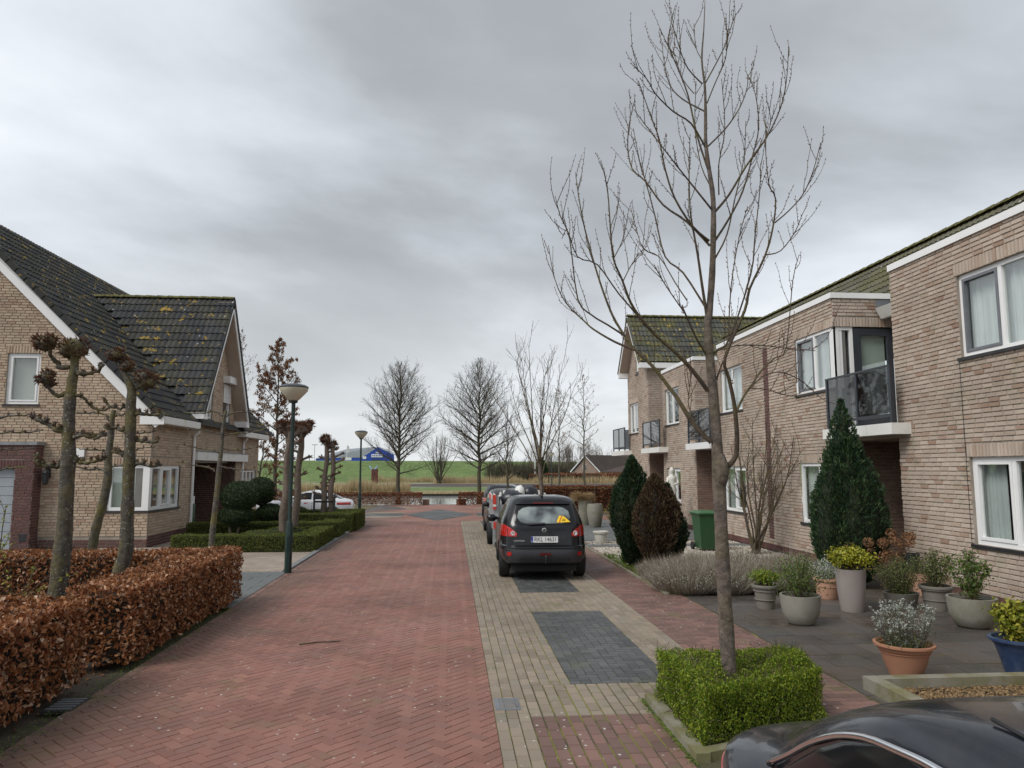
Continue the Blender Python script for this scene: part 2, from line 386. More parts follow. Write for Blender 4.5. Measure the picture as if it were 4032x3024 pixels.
strip('dry_verge', [122, 129], [-.31, -.30], -400, 400, 'dry_bank')
strip('meadow', [129, 146], [-.3, -.2], -400, 400, 'grass')
structure('field_path', MB().add([(-200, 131, -.27), (-3, 127, -.27), (-3, 129.5, -.27), (-200, 134, -.27)], [(0, 1, 2, 3)]), 'path_clay')
strip('dyke', [146, 152, 164, 168, 176, 190, 4000], [-.2, .7, 3.65, 3.95, 3.95, 3.2, 2.2], -1500, 1500, 'dyke_grass', 160,
      lambda x, y: (.28*mnoise.noise(Vector((x*.06, y*.11, 3)))-.004*max(0, x+30)) if y < 200 else 0)

# ------------------------------------------------------------------ paving
def pave(parent, polys, mat, name='paving_brick', h=.009, ch=.004, z=0., nmax=300, jit=.0012):
    """polys: list of (poly ccw, rect or None); rect=(cx,cy,du,dv,rot)"""
    order = []
    for i, (p, r) in enumerate(polys):
        cx = sum(q[0] for q in p)/len(p); cy = sum(q[1] for q in p)/len(p)
        ok = r is not None and in_view((cx, cy, z))
        order.append((pix_area((cx, cy, z), 1)*(H_CAM/math.hypot(cx, cy)) if ok else -1, i))
    order.sort(reverse=True)
    sing = {i for s, i in order[:nmax] if s > 0}
    mb = MB()
    for i, (p, r) in enumerate(polys):
        dz = random.uniform(-jit, jit)
        if i in sing:
            M = Matrix.Translation((r[0], r[1], z-h+dz)) @ Matrix.Rotation(r[4], 4, 'Z') @ Matrix.Rotation(random.uniform(-.006, .006), 4, 'X') @ Matrix.Rotation(random.uniform(-.005, .005), 4, 'Y')
            piece(name, brick_mesh(name, r[2], r[3], h, ch, mat), parent, M)
        else:
            V, F = slab_vf(p, h, ch); tx, ty = random.uniform(-.006, .006), random.uniform(-.006, .006)
            cx, cy = p[0]
            mb.add([(a, b, c+z-h+dz+(tx*(a-cx)+ty*(b-cy))) for a, b, c in V], F)
    if mb.n: part(name+'s', mb, mat, parent, kind='stuff')
def rectpoly(cx, cy, du, dv, rot=0.):
    c, s = math.cos(rot), math.sin(rot)
    return [(cx+x*c-y*s, cy+x*s+y*c) for x, y in ((-du/2, -dv/2), (du/2, -dv/2), (du/2, dv/2), (-du/2, dv/2))]
def herringbone(x0, y0, x1, y1, L=.21, rot=math.pi/4, gap=.0035, cut=None):
    W = L/2; out = []; R = math.hypot(x1-x0, y1-y0); cx0, cy0 = (x0+x1)/2, (y0+y1)/2
    n = int(R/W/2)+4; c, s = math.cos(rot), math.sin(rot)
    for i in range(-n, n):
        for j in range(-n, n):
            r = (i-j) % 4
            if r == 0: u, v, du, dv, ex = (i+1)*W, (j+.5)*W, L, W, 0
            elif r == 3: u, v, du, dv, ex = (i+.5)*W, (j+1)*W, W, L, 1
            else: continue
            cx, cy = cx0+u*c-v*s, cy0+u*s+v*c
            if cx < x0-L or cx > x1+L or cy < y0-L or cy > y1+L: continue
            p = rectpoly(cx, cy, du-gap, dv-gap, rot)
            if all(x0 <= a <= x1 and y0 <= b <= y1 for a, b in p): rr = (cx, cy, L-gap, W-gap, rot+(math.pi/2 if ex else 0))
            else:
                p = clip_rect(p, x0, y0, x1, y1); rr = None
                if len(p) < 3: continue
                A = .5*sum(p[k][0]*p[(k+1) % len(p)][1]-p[(k+1) % len(p)][0]*p[k][1] for k in range(len(p)))
                if abs(A) < .0008: continue
            out.append((p, rr))
    return out
def running(x0, y0, x1, y1, a=.105, b=.21, along='y', gap=.006, jit=.0):
    out = []
    if along == 'y':
        k = max(1, round((x1-x0)/a)); a = (x1-x0)/k
        for i in range(k):
            y = y0-((i % 2)*.5+random.uniform(-.08, .08))*b
            while y < y1:
                c0, c1 = max(y, y0), min(y+b, y1)
                if c1-c0 > .03: out.append((rectpoly(x0+(i+.5)*a, (c0+c1)/2, a-gap, c1-c0-gap*.7), (x0+(i+.5)*a, (c0+c1)/2, a-gap, c1-c0-gap*.7, 0.)))
                y += b
    else:
        for p, r in running(y0, x0, y1, x1, a, b, 'y', gap):
            out.append((rectpoly(r[1], r[0], r[3], r[2]), (r[1], r[0], r[3], r[2], 0.)))
    return out
def sheet(name, x0, y0, x1, y1, z, mat): return structure(name, MB().add([(x0, y0, z), (x1, y0, z), (x1, y1, z), (x0, y1, z)], [(0, 1, 2, 3)]), mat)

XL, XR = -3.40, .40
road = sheet('road', XL, -6, XR, 31.0, -.008, 'joint_sand')
pave(road, herringbone(XL+.11, 3.4, XR, 31.0), 'red_clinker')
pave(road, running(XL, 3.4, XL+.11, 31.0), 'red_path', 'edge_brick', nmax=60)
# parking strip: pale clinkers with black, red fields
strip_o = sheet('parking_strip', XR, -6, 2.82, 31.0, -.0085, 'joint_moss')
pale, black, redp = [], [], []
pale += running(XR, 3.4, .71, 31.0)
redp += running(.71, 3.9, 1.80, 6.68, gap=.013)
pale += running(.71, 6.68, 1.80, 7.62, gap=.013) + running(1.8, 7.08, 2.82, 7.62, gap=.011)
pale += running(.71, 7.62, 1.22, 10.0, gap=.009) + running(.71, 10.0, 1.22, 31.0)
def fld(y0, y1): return herringbone(1.22, y0, 2.28, y1, rot=0.0)
for y0, y1 in ((7.62, 11.4), (13.12, 16.9), (18.75, 21.7), (23.0, 26.3), (28.3, 30.9)): black.extend(fld(y0, y1))
for y0, y1 in ((11.4, 13.12), (16.9, 17.0), (17.9, 18.75), (21.7, 23.0), (26.3, 26.85), (27.5, 28.3)): pale += running(1.22, y0, 2.28, y1)
for y0, y1 in ((17.0, 17.9), (26.85, 27.5)): redp += running(1.22, y0, 2.28, y1)
pale += running(2.28, 7.62, 2.82, 31.0)
pave(strip_o, pale, 'pale_clinker', 'pale_brick'); pave(strip_o, black, 'black_clinker', 'black_brick'); pave(strip_o, redp, 'red_path', 'red_brick')
path_o = sheet('footpath', 2.82, -6, 3.95, 31.0, -.009, 'joint_moss')
pave(path_o, running(2.82, 7.08, 3.95, 24.0, .105, .21, 'x')+running(3.17, 4.2, 3.95, 7.08, .105, .21, 'x')+running(2.82, 24.0, 3.6, 31., .105, .21, 'x'), 'red_path')
# crossing beyond the straight: red field with bands and a black diamond
def dip(x):                                # the side street falls away to the left
    t = min(1, max(0, (-3.7-x)/2.2)); return -.35*t*t*(3-2*t)
def flat(name, pts, z, mat):
    m = MB(); xs = sorted({min(p[0] for p in pts), max(p[0] for p in pts)} | {-6+.25*i for i in range(11)})
    for a, b in zip(xs[:-1], xs[1:]):
        q = clip_rect([tuple(p) for p in pts], a, -100, b, 200)
        if len(q) >= 3: m.add([(x, y, z+dip(x)) for x, y in q], [tuple(range(len(q)))])
    return structure(name, m, mat)
flat('crossing', [(-60, 31.0), (40, 31.0), (40, 45.4), (-60, 45.4)], -.006, 'red_clinker')
for y0, y1, m in ((33.3, 34.4, 'pale_clinker'), (34.4, 36.1, 'black_clinker'), (36.5, 37.4, 'pale_clinker')):
    for a, b in ((-40, -2.2), (1.2, 30)): flat('paved_band', [(a, y0), (b, y0), (b, y1), (a, y1)], -.001, m)
flat('paved_diamond', [(-.6, 31.35), (1.15, 35.4), (-.6, 39.6), (-2.2, 35.4)], .003, 'black_clinker')
for pts, m, z in (([(-9, 40.6), (-3.1, 40.1), (-2.3, 40.1), (-3.2, 42.7), (-9, 43.6)], 'black_clinker', -.001), ([(-2.2, 40.1), (-1.6, 40.1), (-2.6, 42.8), (-3.1, 42.7)], 'pale_clinker', -.001),
                  ([(1.1, 40.1), (1.8, 40.1), (2.8, 42.8), (2.0, 42.8)], 'pale_clinker', -.001), ([(2.0, 40.1), (9, 40.6), (9, 43.4), (3.0, 42.7)], 'black_clinker', -.001)):
    flat('paved_corner', pts, z, m)
mb = MB(); aa = [(-3.05, 30.2), (-2.3, 30.75), (-1.34, 31.0), (-.5, 31.0), (.32, 30.75)]
mb.add([(x, y-.07, .004) for x, y in aa]+[(x, y+.07, .004) for x, y in aa], [(i, i+1, i+6, i+5) for i in range(4)])
structure('crossing_line', mb, 'drive_clinker')
# kerbs on the left, driveway
kb = structure('kerb', MB(), 'kerb_grey') if False else None
mb = MB(); y = 16.35
kr = root('kerb', 'grey concrete kerb between the box hedges and the red road', 'kerb', (XL-.06, 16.35, 0)); kr['kind'] = 'structure'
while y < 30.3:
    m = MB(); l = min(1.0, 30.4-y); m.box((XL-.13, y+.003, -.05), (XL-.005, y+l-.003, .035)); part('kerb_stone', m, 'kerb_grey', kr); y += 1.0
drive = sheet('driveway', -14.5, 16.2, XL-.14, 21.6, -.0085, 'joint_sand')
pave(drive, running(-9.5, 16.2, XL-.14, 21.3, .105, .21, 'x'), 'drive_clinker')
dsl = sheet('drive_slabs', -5.6, 12.1, XL-.004, 16.2, -.010, 'joint_moss')
pave(dsl, running(-5.4, 12.15, XL-.01, 16.18, .40, .60, 'x', .006), 'drive_slab', 'slab', h=.012)
sheet('house_path', -14.5, 21.6, -7.2, 33, -.0088, 'drive_clinker')
# patio of large dark tiles in front of the near house
patio = sheet('patio', 3.95, 4.5, 8.5, 12.55, -.012, 'joint_moss')
pave(patio, running(3.97, 4.5, 8.5, 12.55, .50, .50, 'x', .008), 'patio_tile', 'patio_slab', h=.014, ch=.003, jit=.0015)
# ------------------------------------------------------------------ masonry
FR_W = lambda X: ((X, 0, 0), Vector((0, -1, 0)), Vector((0, 0, 1)), Vector((-1, 0, 0)))   # faces -X, u=-Y
FR_E = lambda X: ((X, 0, 0), Vector((0, 1, 0)), Vector((0, 0, 1)), Vector((1, 0, 0)))     # faces +X, u=Y
FR_S = lambda Y: ((0, Y, 0), Vector((1, 0, 0)), Vector((0, 0, 1)), Vector((0, -1, 0)))    # faces -Y, u=X
FR_N = lambda Y: ((0, Y, 0), Vector((-1, 0, 0)), Vector((0, 0, 1)), Vector((0, 1, 0)))
def span_at(poly, v):
    xs = []
    for i in range(len(poly)):
        (a, b), (c, d) = poly[i], poly[(i+1) % len(poly)]
        if (b <= v < d) or (d <= v < b): xs.append(a+(c-a)*(v-b)/(d-b))
    return (min(xs), max(xs)) if len(xs) >= 2 else None
class Masonry:
    def __init__(s): s.p = []; s.m = MB()
    def base(s, fr, outline, holes, mi=0):
        o, U, V, N = fr; o = Vector(o)
        us = sorted({p[0] for p in outline} | {h[0] for h in holes} | {h[2] for h in holes})
        vs = sorted({p[1] for p in outline} | {h[1] for h in holes} | {h[3] for h in holes})
        for i in range(len(us)-1):
            for j in range(len(vs)-1):
                uc, vc = (us[i]+us[i+1])/2, (vs[j]+vs[j+1])/2
                if any(h[0] < uc < h[2] and h[1] < vc < h[3] for h in holes): continue
                q = list(outline)
                q = clip_rect(q, us[i], vs[j], us[i+1], vs[j+1])
                if len(q) >= 3: s.m.add([o+U*a+V*b for a, b in q], [tuple(range(len(q)))], mi)
        for h in holes:                      # reveals
            if len(h) > 4 and h[4] == 0: continue
            d = .13
            c = [(h[0], h[1]), (h[2], h[1]), (h[2], h[3]), (h[0], h[3])]
            for k in range(4):
                a, b = c[k], c[(k+1) % 4]
                s.m.add([o+U*a[0]+V*a[1], o+U*b[0]+V*b[1], o+U*b[0]+V*b[1]-N*d, o+U*a[0]+V*a[1]-N*d], [(0, 1, 2, 3)], mi)
    def lay(s, fr, outline, holes, mat, v0=None, v1=None, bl=.212, bh=.064, j=.014, soldiers=()):
        vmin = min(p[1] for p in outline) if v0 is None else v0; vmax = max(p[1] for p in outline) if v1 is None else v1
        H = list(holes)+[(a, c, b, d) for a, b, c, d in soldiers]
        k = 0; v = vmin
        while v+bh*.6 < vmax:
            va, vb = v, min(v+bh, vmax)
            sp = [span_at(outline, x) for x in (va+.002, vb-.002)]
            if all(sp):
                iv = [(max(sp[0][0], sp[1][0]), min(sp[0][1], sp[1][1]))]
                for h in H:
                    if min(vb, h[3])-max(va, h[1]) > .4*(vb-va):
                        nx = []
                        for a, b in iv:
                            if h[2] <= a or h[0] >= b: nx.append((a, b)); continue
                            if h[0] > a: nx.append((a, h[0]))
                            if h[2] < b: nx.append((h[2], b))
                        iv = nx
                for a, b in iv:
                    off = (k % 2)*.5*(bl+j)+(.055 if (k//2) % 2 else 0)+random.choice((0, 0, .11))
                    u = math.floor(a/(bl+j))*(bl+j)-off
                    while u < b:
                        c, d = max(u, a), min(u+bl, b)
                        if d-c > .025: s.p.append((fr, c, va, d, vb, mat))
                        u += bl+j
            v += bh+j; k += 1
        for a, b, c, d in soldiers:
            n = max(1, round((b-a)/(bh+j))); w = (b-a)/n
            for i in range(n): s.p.append((fr, a+i*w+j/2, c, a+(i+1)*w-j/2, d, mat))
    def done(s, house, wall_mats, nmax=300, keep=None):
        w = part('wall', s.m, wall_mats, house)
        sc = []
        for i, (fr, a, b, c, d, m) in enumerate(s.p):
            ctr = Vector(fr[0])+fr[1]*((a+c)/2)+fr[2]*((b+d)/2); q = (ctr-CAMP); cosv = -q.normalized().dot(fr[3])
            ok = cosv > .05 and in_view(ctr) and (c-a) > .15 and (d-b) > .04
            sc.append((pix_area(ctr, max(cosv, 0)) if ok else -1, i))
        sc.sort(reverse=True); sing = {i for q, i in sc[:nmax] if q > 0}
        byc = {}
        for i, (fr, a, b, c, d, m) in enumerate(s.p):
            o, U, V, N = fr; h = .015+random.uniform(-.003, .003)
            jl, jr = random.uniform(0, .003), random.uniform(0, .003)
            if i in sing:
                M = Matrix((U, V, N)).transposed().to_4x4(); M.translation = Vector(o)+U*((a+c)/2)+V*((b+d)/2)+N*(h-.015)
                M = M @ Matrix.Rotation(random.uniform(-.012, .012), 4, 'Z')
                piece('brick', brick_mesh('brick', c-a-.002, d-b-.001, .015, .005, m), w, M)
            else:
                mb = byc.setdefault(m, MB()); V4, F4 = slab_vf([(a+jl, b), (c-jr, b+random.uniform(-.003, .003)), (c-jr, d), (a+jl, d+random.uniform(-.003, .003))], h, .005)
                O = Vector(o); mb.add([O+U*x+V*y+N*z for x, y, z in V4], F4)
        # one joined part for everything past the limit
        mats = list(byc); J = MB()
        for k, m in enumerate(mats): J.add(byc[m].v, byc[m].f, k)
        if J.n: part('brickwork', J, mats, w, kind='stuff')
        return w

def window(house, fr, u0, v0, u1, v1, mull=(), kind='net_curtain', sill=True, fw=.075, name='window', fmat='white_paint', inset=.06, trans=(), sash=(), side_closed=True, depth=.55):
    o, U, V, N = fr; m = MB(); a, b = -inset-.06, -inset+.01
    u0, u1 = min(u0, u1), max(u0, u1)
    m.obox(o, U, V, N, (u0, v0, a), (u0+fw, v1, b)); m.obox(o, U, V, N, (u1-fw, v0, a), (u1, v1, b))
    m.obox(o, U, V, N, (u0+fw, v0, a), (u1-fw, v0+fw, b)); m.obox(o, U, V, N, (u0+fw, v1-fw, a), (u1-fw, v1, b))
    cuts = [u0+fw]
    for q in sorted(mull):
        m.obox(o, U, V, N, (q-fw*.55, v0+fw, a), (q+fw*.55, v1-fw, b-.002)); cuts += [q-fw*.55, q+fw*.55]
    cuts.append(u1-fw)
    for (p, q, z) in trans: m.obox(o, U, V, N, (p, z-.03, a), (q, z+.03, b-.003))
    w = part(name, m, fmat, house)
    for i in range(0, len(cuts), 2):
        g = MB(); c0, c1 = cuts[i], cuts[i+1]
        g.obox(o, U, V, N, (c0-.004, v0+fw-.004, -inset-.035), (c1+.004, v1-fw+.004, -inset-.027)); part('pane', g, 'window_glass', w)
        if i//2 in sash:
            s = MB(); t = .05
            for x0, y0, x1, y1 in ((c0+.003, v0+fw+.003, c0+t, v1-fw-.003), (c1-t, v0+fw+.003, c1-.003, v1-fw-.003), (c0+t, v0+fw+.003, c1-t, v0+fw+t), (c0+t, v1-fw-t, c1-t, v1-fw-.003)):
                s.obox(o, U, V, N, (x0, y0, -inset-.05), (x1, y1, -inset+.025))
            part('sash', s, sash[i//2], w)
    if sill:
        s = MB(); s.obox(o, U, V, N, (u0-.05, v0-.055, -inset), (u1+.05, v0-.004, .045)); part('sill', s, 'dark_sill', w)
    r = MB()                                # room behind the glass
    q = [(u0+.01, v0+.01), (u1-.01, v0+.01), (u1-.01, v1-.01), (u0+.01, v1-.01)]; O = Vector(o); d0, d1 = -inset-.07, -depth
    P = [O+U*x+V*y+N*d for d in (d0, d1) for x, y in q]
    r.add(P, [(4, 5, 6, 7), (0, 4, 7, 3), (1, 2, 6, 5), (0, 1, 5, 4), (3, 7, 6, 2)]); part('room', r, 'room_dark', w)
    if kind:
        c = MB(); n = 70; zz = -inset-.16
        def cur(x0, x1, y0, y1, amp, mt):
            c = MB(); V_ = []
            for i in range(n+1):
                x = x0+(x1-x0)*i/n; dz = amp*math.sin(i*1.9+math.sin(i*.37)*2)+amp*.5*math.sin(i*.83+1)
                V_ += [O+U*x+V*y0+N*(zz+dz), O+U*x+V*y1+N*(zz+dz)]
            c.add(V_, [(2*i, 2*i+2, 2*i+3, 2*i+1) for i in range(n)]); part('curtain', c, mt, w, smooth=True)
        L = u1-u0
        if kind in ('blind', 'blind_beige'): cur(u0+.02, u1-.02, v0+.03, v1-.03, 0.0, kind)
        elif kind == 'net_curtain': cur(u0+.02, u1-.02, v0+.02, v1-.03, .022, kind)
        elif kind == 'sides': cur(u0+.02, u0+.30*L, v0+.02, v1-.03, .015, 'net_curtain'); cur(u1-.30*L, u1-.02, v0+.02, v1-.03, .015, 'net_curtain')
        else: cur(u0+.02, u1-.02, v0+.02, v1-.03, .015, kind)
    return w

# ------------------------------------------------------------------ roof tiles
_TM = {}
def tile_mesh(mat, w, ln, waves=2, amp=.016):
    k = (mat, round(w, 3), round(ln, 3))
    if k not in _TM:
        n = 12; V = []
        for s, dz in ((0, .034), (ln, 0.0)):
            for i in range(n+1):
                u = i/n; V.append((u*w-w/2, s, dz+amp*(1-math.cos(2*math.pi*waves*u))))
        for i in range(n+1):
            u = i/n; V.append((u*w-w/2, .004, amp*(1-math.cos(2*math.pi*waves*u))-.006))
        F = [(i, i+1, n+2+i, n+1+i) for i in range(n)]+[(2*n+2+i, 2*n+3+i, i+1, i) for i in range(n)]
        mb = MB(); mb.add(V, F); _TM[k] = mb.mesh('roof_tile', mat, True, 35)
    return _TM[k]
def tiles(roof, o, U, S, width, length, mat, tw=.36, ex=.33, keep=None, nmax=300):
    U, S, o = Vector(U).normalized(), Vector(S).normalized(), Vector(o); N = U.cross(S).normalized()
    if N.z < 0: raise ValueError('tile frame')
    nr = max(1, round(length/ex)); ex = length/nr; nc = max(1, round(width/tw)); tw = width/nc
    me = tile_mesh(mat, tw+.004, ex+.05); co = np.array([v.co[:] for v in me.vertices]); fs = [tuple(p.vertices) for p in me.polygons]
    L = []
    for r in range(nr):
        for c in range(nc):
            p = o+U*((c+.5)*tw)+S*(r*ex)
            if keep and not keep(p): continue
            q = p-CAMP; ok = in_view(p) and -q.normalized().dot(N) > .02
            L.append((pix_area(p, max(.01, -q.normalized().dot(N))) if ok else -1, p))
    L.sort(key=lambda a: -a[0]); J = MB(); B = np.array([U[:], S[:], N[:]])
    for i, (q, p) in enumerate(L):
        dz = random.uniform(-.003, .003)
        if i < nmax and q > 0:
            M = Matrix((U, S, N)).transposed().to_4x4(); M.translation = p+N*dz; piece('roof_tile', me, roof, M)
        else: J.arr(co @ B+np.array((p+N*dz)[:]), [f for f in fs]) if False else J.add((co @ B+np.array((p+N*dz)[:])).tolist(), fs)
    if J.n: part('roof_tiles', J, mat, roof, kind='stuff', smooth=True, angle=35)
def ridge(roof, a, b, mat, r=.10, ln=.36):
    a, b = Vector(a), Vector(b); n = max(1, round((b-a).length/ln)); d = (b-a)/n
    side = d.normalized().cross(Vector((0, 0, 1))).normalized()
    for i in range(n):
        p = a+d*i; m = MB(); V = []
        for t, rr, up in ((-.02, r*1.06, .012), (1.04, r*.98, 0)):
            for k in range(9):
                an = math.pi*k/8; V.append(p+d*t+side*(math.cos(an)*rr)+Vector((0, 0, math.sin(an)*rr*.75-.05+up)))
        m.add(V, [(k, k+1, 10+k, 9+k) for k in range(8)]+[tuple(range(9))]); part('ridge_tile', m, mat, roof, smooth=True, angle=50)
# ------------------------------------------------------------------ buff brick house on the left
LY, LX = 21.3, -8.31
lh = root('brick_house', 'buff brick house with steep black tiled roof and a front gable, behind the pollarded trees', 'house', (LX, LY, 0))
fs, fe = FR_S(LY), FR_E(LX)
M = Masonry()
so = [(-20.7, 0), (LX, 0), (LX, 3.5), (-14.5, 9.62), (-20.7, 3.5)]
sh = [(-12.29, 3.92, -11.41, 5.34), (-9.42, 1.0, LX, 2.25, 0)]
M.base(fs, so, sh)
vis = [(-13.3, .31), (LX, .31), (LX, 3.5), (-13.3, 8.45)]
M.lay(fs, vis, sh, 'buff_brick', soldiers=[(-12.33, -11.37, 5.34, 5.55), (-9.5, LX-.012, 2.25, 2.46)])
M.lay(fs, [(-13.3, 0), (LX, 0), (LX, .31), (-13.3, .31)], [(-9.75, .12, -9.55, .17)], 'dark_brick', v0=0, v1=.24, soldiers=[(-13.3, LX, .25, .31)] if False else ())
eo = [(LY, 0), (32.7, 0), (32.7, 3.62), (LY, 3.62)]
eh = [(LY, 1.0, 23.56, 2.24, 0), (24.75, 0, 29.4, 2.42, 0), (30.1, .95, 32.42, 2.08)]
M.base(fe, eo, eh); M.lay(fe, [(LY+.11, .31), (32.7, .31), (32.7, 3.62), (LY+.11, 3.62)], eh, 'buff_brick', soldiers=[(LY, 23.64, 2.24, 2.45), (30.05, 32.5, 2.08, 2.28)])
M.lay(fe, [(LY, 0), (32.7, 0), (32.7, .31), (LY, .31)], eh, 'dark_brick')
go = [(24.15, 3.62), (29.25, 3.62), (26.7, 7.75)]
gh = [(25.8, 3.84, 26.36, 5.22), (27.45, 3.8, 28.4, 5.3)]
M.base(fe, go, gh); M.lay(fe, go, gh, 'buff_brick')
# porch inner faces
M.base(FR_S(29.4), [(-10.1, 0), (LX, 0), (LX, 2.42), (-10.1, 2.42)], []); M.lay(FR_S(29.4), [(-10.1, 0), (LX-.012, 0), (LX-.012, 2.42), (-10.1, 2.42)], [], 'dark_brick')
M.base(FR_E(-10.1), [(24.75, 0), (29.4, 0), (29.4, 2.42), (24.75, 2.42)], [])
M.base(FR_N(24.75), [(-LX, 0), (10.1, 0), (10.1, 2.42), (-LX, 2.42)], [])
M.m.add([(-20.7, LY, 0), (-20.7, 34, 0), (-20.7, 34, 3.5), (-20.7, LY, 3.5)], [(0, 1, 2, 3)])
M.m.add([(-20.7, 32.7, 0), (LX, 32.7, 0), (LX, 32.7, 3.5), (-14.5, 32.7, 9.6), (-20.7, 32.7, 3.5)], [(0, 1, 2, 3, 4)])
M.done(lh, ['mortar'])
window(lh, fs, -12.29, 3.92, -11.41, 5.34, kind='blind_beige', sash={0: 'white_paint'})
window(lh, fs, -9.42, 1.0, LX-.03, 2.25, kind='blind', fw=.09, depth=.35, inset=.04)
window(lh, fe, LY+.03, 1.0, 23.56, 2.24, mull=[22.15, 22.9], kind='sides', sash={1: 'white_paint'}, inset=.04, depth=.4, fw=.09)
part('corner_post', MB().box((LX-.20, LY+.02, 1.0), (LX-.021, LY+.20, 2.24)), 'white_paint', lh)
window(lh, fe, 30.1, .95, 32.42, 2.08, mull=[30.65, 31.2, 31.8], kind='sides')
window(lh, fe, 25.8, 3.84, 26.36, 5.22, kind='curtain_dark')
wn_ = window(lh, fe, 27.45, 3.8, 28.4, 5.3, kind='curtain_dark', sill=True)
m = MB(); m.box((LX+.01, 27.38, 5.26), (LX+.26, 28.5, 5.5)); part('shutter_box', m, 'white_paint', wn_)
for k in range(9):
    m = MB(); m.box((LX+.005, 27.5, 5.22-k*.075-.068), (LX+.022, 28.36, 5.22-k*.075)); part('shutter_slat', m, 'white_paint', wn_)
# porch: canopy, ceiling, door, glass strip
cn = part('canopy', MB().box((LX-.3, 24.62, 2.42), (LX+.16, 30.55, 2.70)), 'old_white', lh)
part('canopy_edge', MB().box((LX-.3, 24.6, 2.705), (LX+.18, 30.57, 2.735)), 'zinc', cn)
part('porch_ceiling', MB().box((-10.1, 24.76, 2.36), (LX-.31, 29.39, 2.415)), 'old_white', lh)
dr = part('door', MB().box((-10.09, 26.2, 0.02), (-10.02, 27.25, 2.2)), 'anthracite', lh); part('handle', MB().box((-10.02, 26.3, .95), (-9.97, 26.34, 1.15)), 'steel', dr)
# eaves, gutters, downpipes
g = part('gutter', MB().box((LX-.05, LY-.08, 3.40), (LX+.36, 24.15, 3.60)), 'old_white', lh)
part('gutter_end', MB().box((-8.62, LY-.125, 3.37), (LX+.34, LY-.103, 3.62)), 'white_paint', g)
part('gutter', MB().box((LX-.05, 29.4, 3.38), (LX+.36, 33.0, 3.58)), 'old_white', lh)
for y in (24.5, 30.15):
    m = MB(); m.tube([(LX+.2, y, 3.39), (LX+.19, y, 3.3), (LX+.07, y, 3.2), (LX+.07, y, 3.0), (LX+.07, y, .02)], .045, 10); part('downpipe', m, 'white_paint', lh, smooth=True, angle=60)
# main roof
sl = .99
roof = part('roof', MB().add([(LX+.28, LY-.12, 3.55), (LX+.28, 33.0, 3.55), (-14.5, 33.0, 9.72), (-14.5, LY-.12, 9.72), (-20.9, LY-.12, 3.4), (-20.9, 33.0, 3.4)],
            [(0, 1, 2, 3), (3, 2, 5, 4)]), 'slate_tile', lh)
S1 = Vector((-1, 0, .99)).normalized()
tiles(roof, (LX+.30, LY-.10, 3.60), (0, 1, 0), S1, 12.9, 8.72, 'slate_tile', tw=.36, ex=.34, keep=lambda p: not (24.3 < p.y < 29.1 and p.z < 8.1-1.6*abs(p.y-26.7)-.12))
ridge(roof, (-14.5, LY-.1, 9.83), (-14.5, 33, 9.83), 'moss_ridge', .13, .4)
# verge: dark edge tiles over a white barge board
n = 24
for i in range(n):
    a = Vector((LX+.30, LY-.16, 3.58))+S1*(8.72*i/n); b = Vector((LX+.30, LY-.16, 3.58))+S1*(8.72*(i+1)/n+.03)
    m = MB(); nn = Vector((.99, 0, 1)).normalized(); d = nn*-.17
    m.prism([a+nn*.075, b+nn*.055, b-nn*.10, a-nn*.10], (0, .17, 0)); part('verge_tile', m, 'slate_tile', roof)
m = MB(); a = Vector((LX+.26, LY-.10, 3.44)); b = a+S1*8.7; nn = Vector((.99, 0, 1)).normalized()
m.prism([a+nn*.02, b+nn*.02, b-nn*.23, a-nn*.23], (0, .045, 0)); part('barge_board', m, 'white_paint', roof)
# cross gable
gr = part('gable_roof', MB().add([(-7.86, 24.06, 3.93), (-12.95, 24.06, 3.93), (-12.95, 26.7, 8.15), (-7.86, 26.7, 8.15), (-7.86, 29.34, 3.93), (-12.95, 29.34, 3.93)], [(0, 3, 2, 1), (3, 4, 5, 2)]), 'slate_tile', lh)
S2 = Vector((0, 2.64, 4.22)).normalized()
mainz = lambda p: p.z > 3.60+.99*(LX+.30-p.x)-.02
tiles(gr, (-12.9, 24.03, 3.95), (1, 0, 0), S2, 5.06, 4.98, 'slate_tile', tw=.36, ex=.332, keep=mainz)
ridge(gr, (-12.75, 26.7, 8.24), (-7.84, 26.7, 8.24), 'moss_ridge', .12, .38)
for sgn, y0 in ((1, 24.06), (-1, 29.34)):
    S = Vector((0, 2.64*sgn, 4.22)).normalized(); nn = Vector((0, -4.22*sgn, 2.64)).normalized()
    a = Vector((-7.86, y0, 3.93)); b = a+S*4.98
    part('barge_board', MB().prism([a+nn*.015, b+nn*.015, b-nn*.20, a-nn*.20], (.035, 0, 0)), 'white_paint', gr)
    part('soffit', MB().prism([a-nn*.185, b-nn*.185, b-nn*.199, a-nn*.199], (-.46, 0, 0)), 'soffit', gr)
    part('verge_tile', MB().prism([a+nn*.075+Vector((.04, 0, 0)), b+nn*.075+Vector((.04, 0, 0)), b-nn*.06+Vector((.04, 0, 0)), a-nn*.06+Vector((.04, 0, 0))], (.02, 0, 0)), 'slate_tile', gr)
    part('eave_box', MB().box((-8.9 if sgn > 0 else -8.32, y0-.02 if sgn > 0 else y0-.36, 3.72), (-7.84, y0+.36 if sgn > 0 else y0+.02, 3.94)), 'white_paint', gr)
part('roof_light', MB().box((LX+.4, 24.3, .02), (LX+.41, 24.31, .03)), 'steel', lh) if False else None
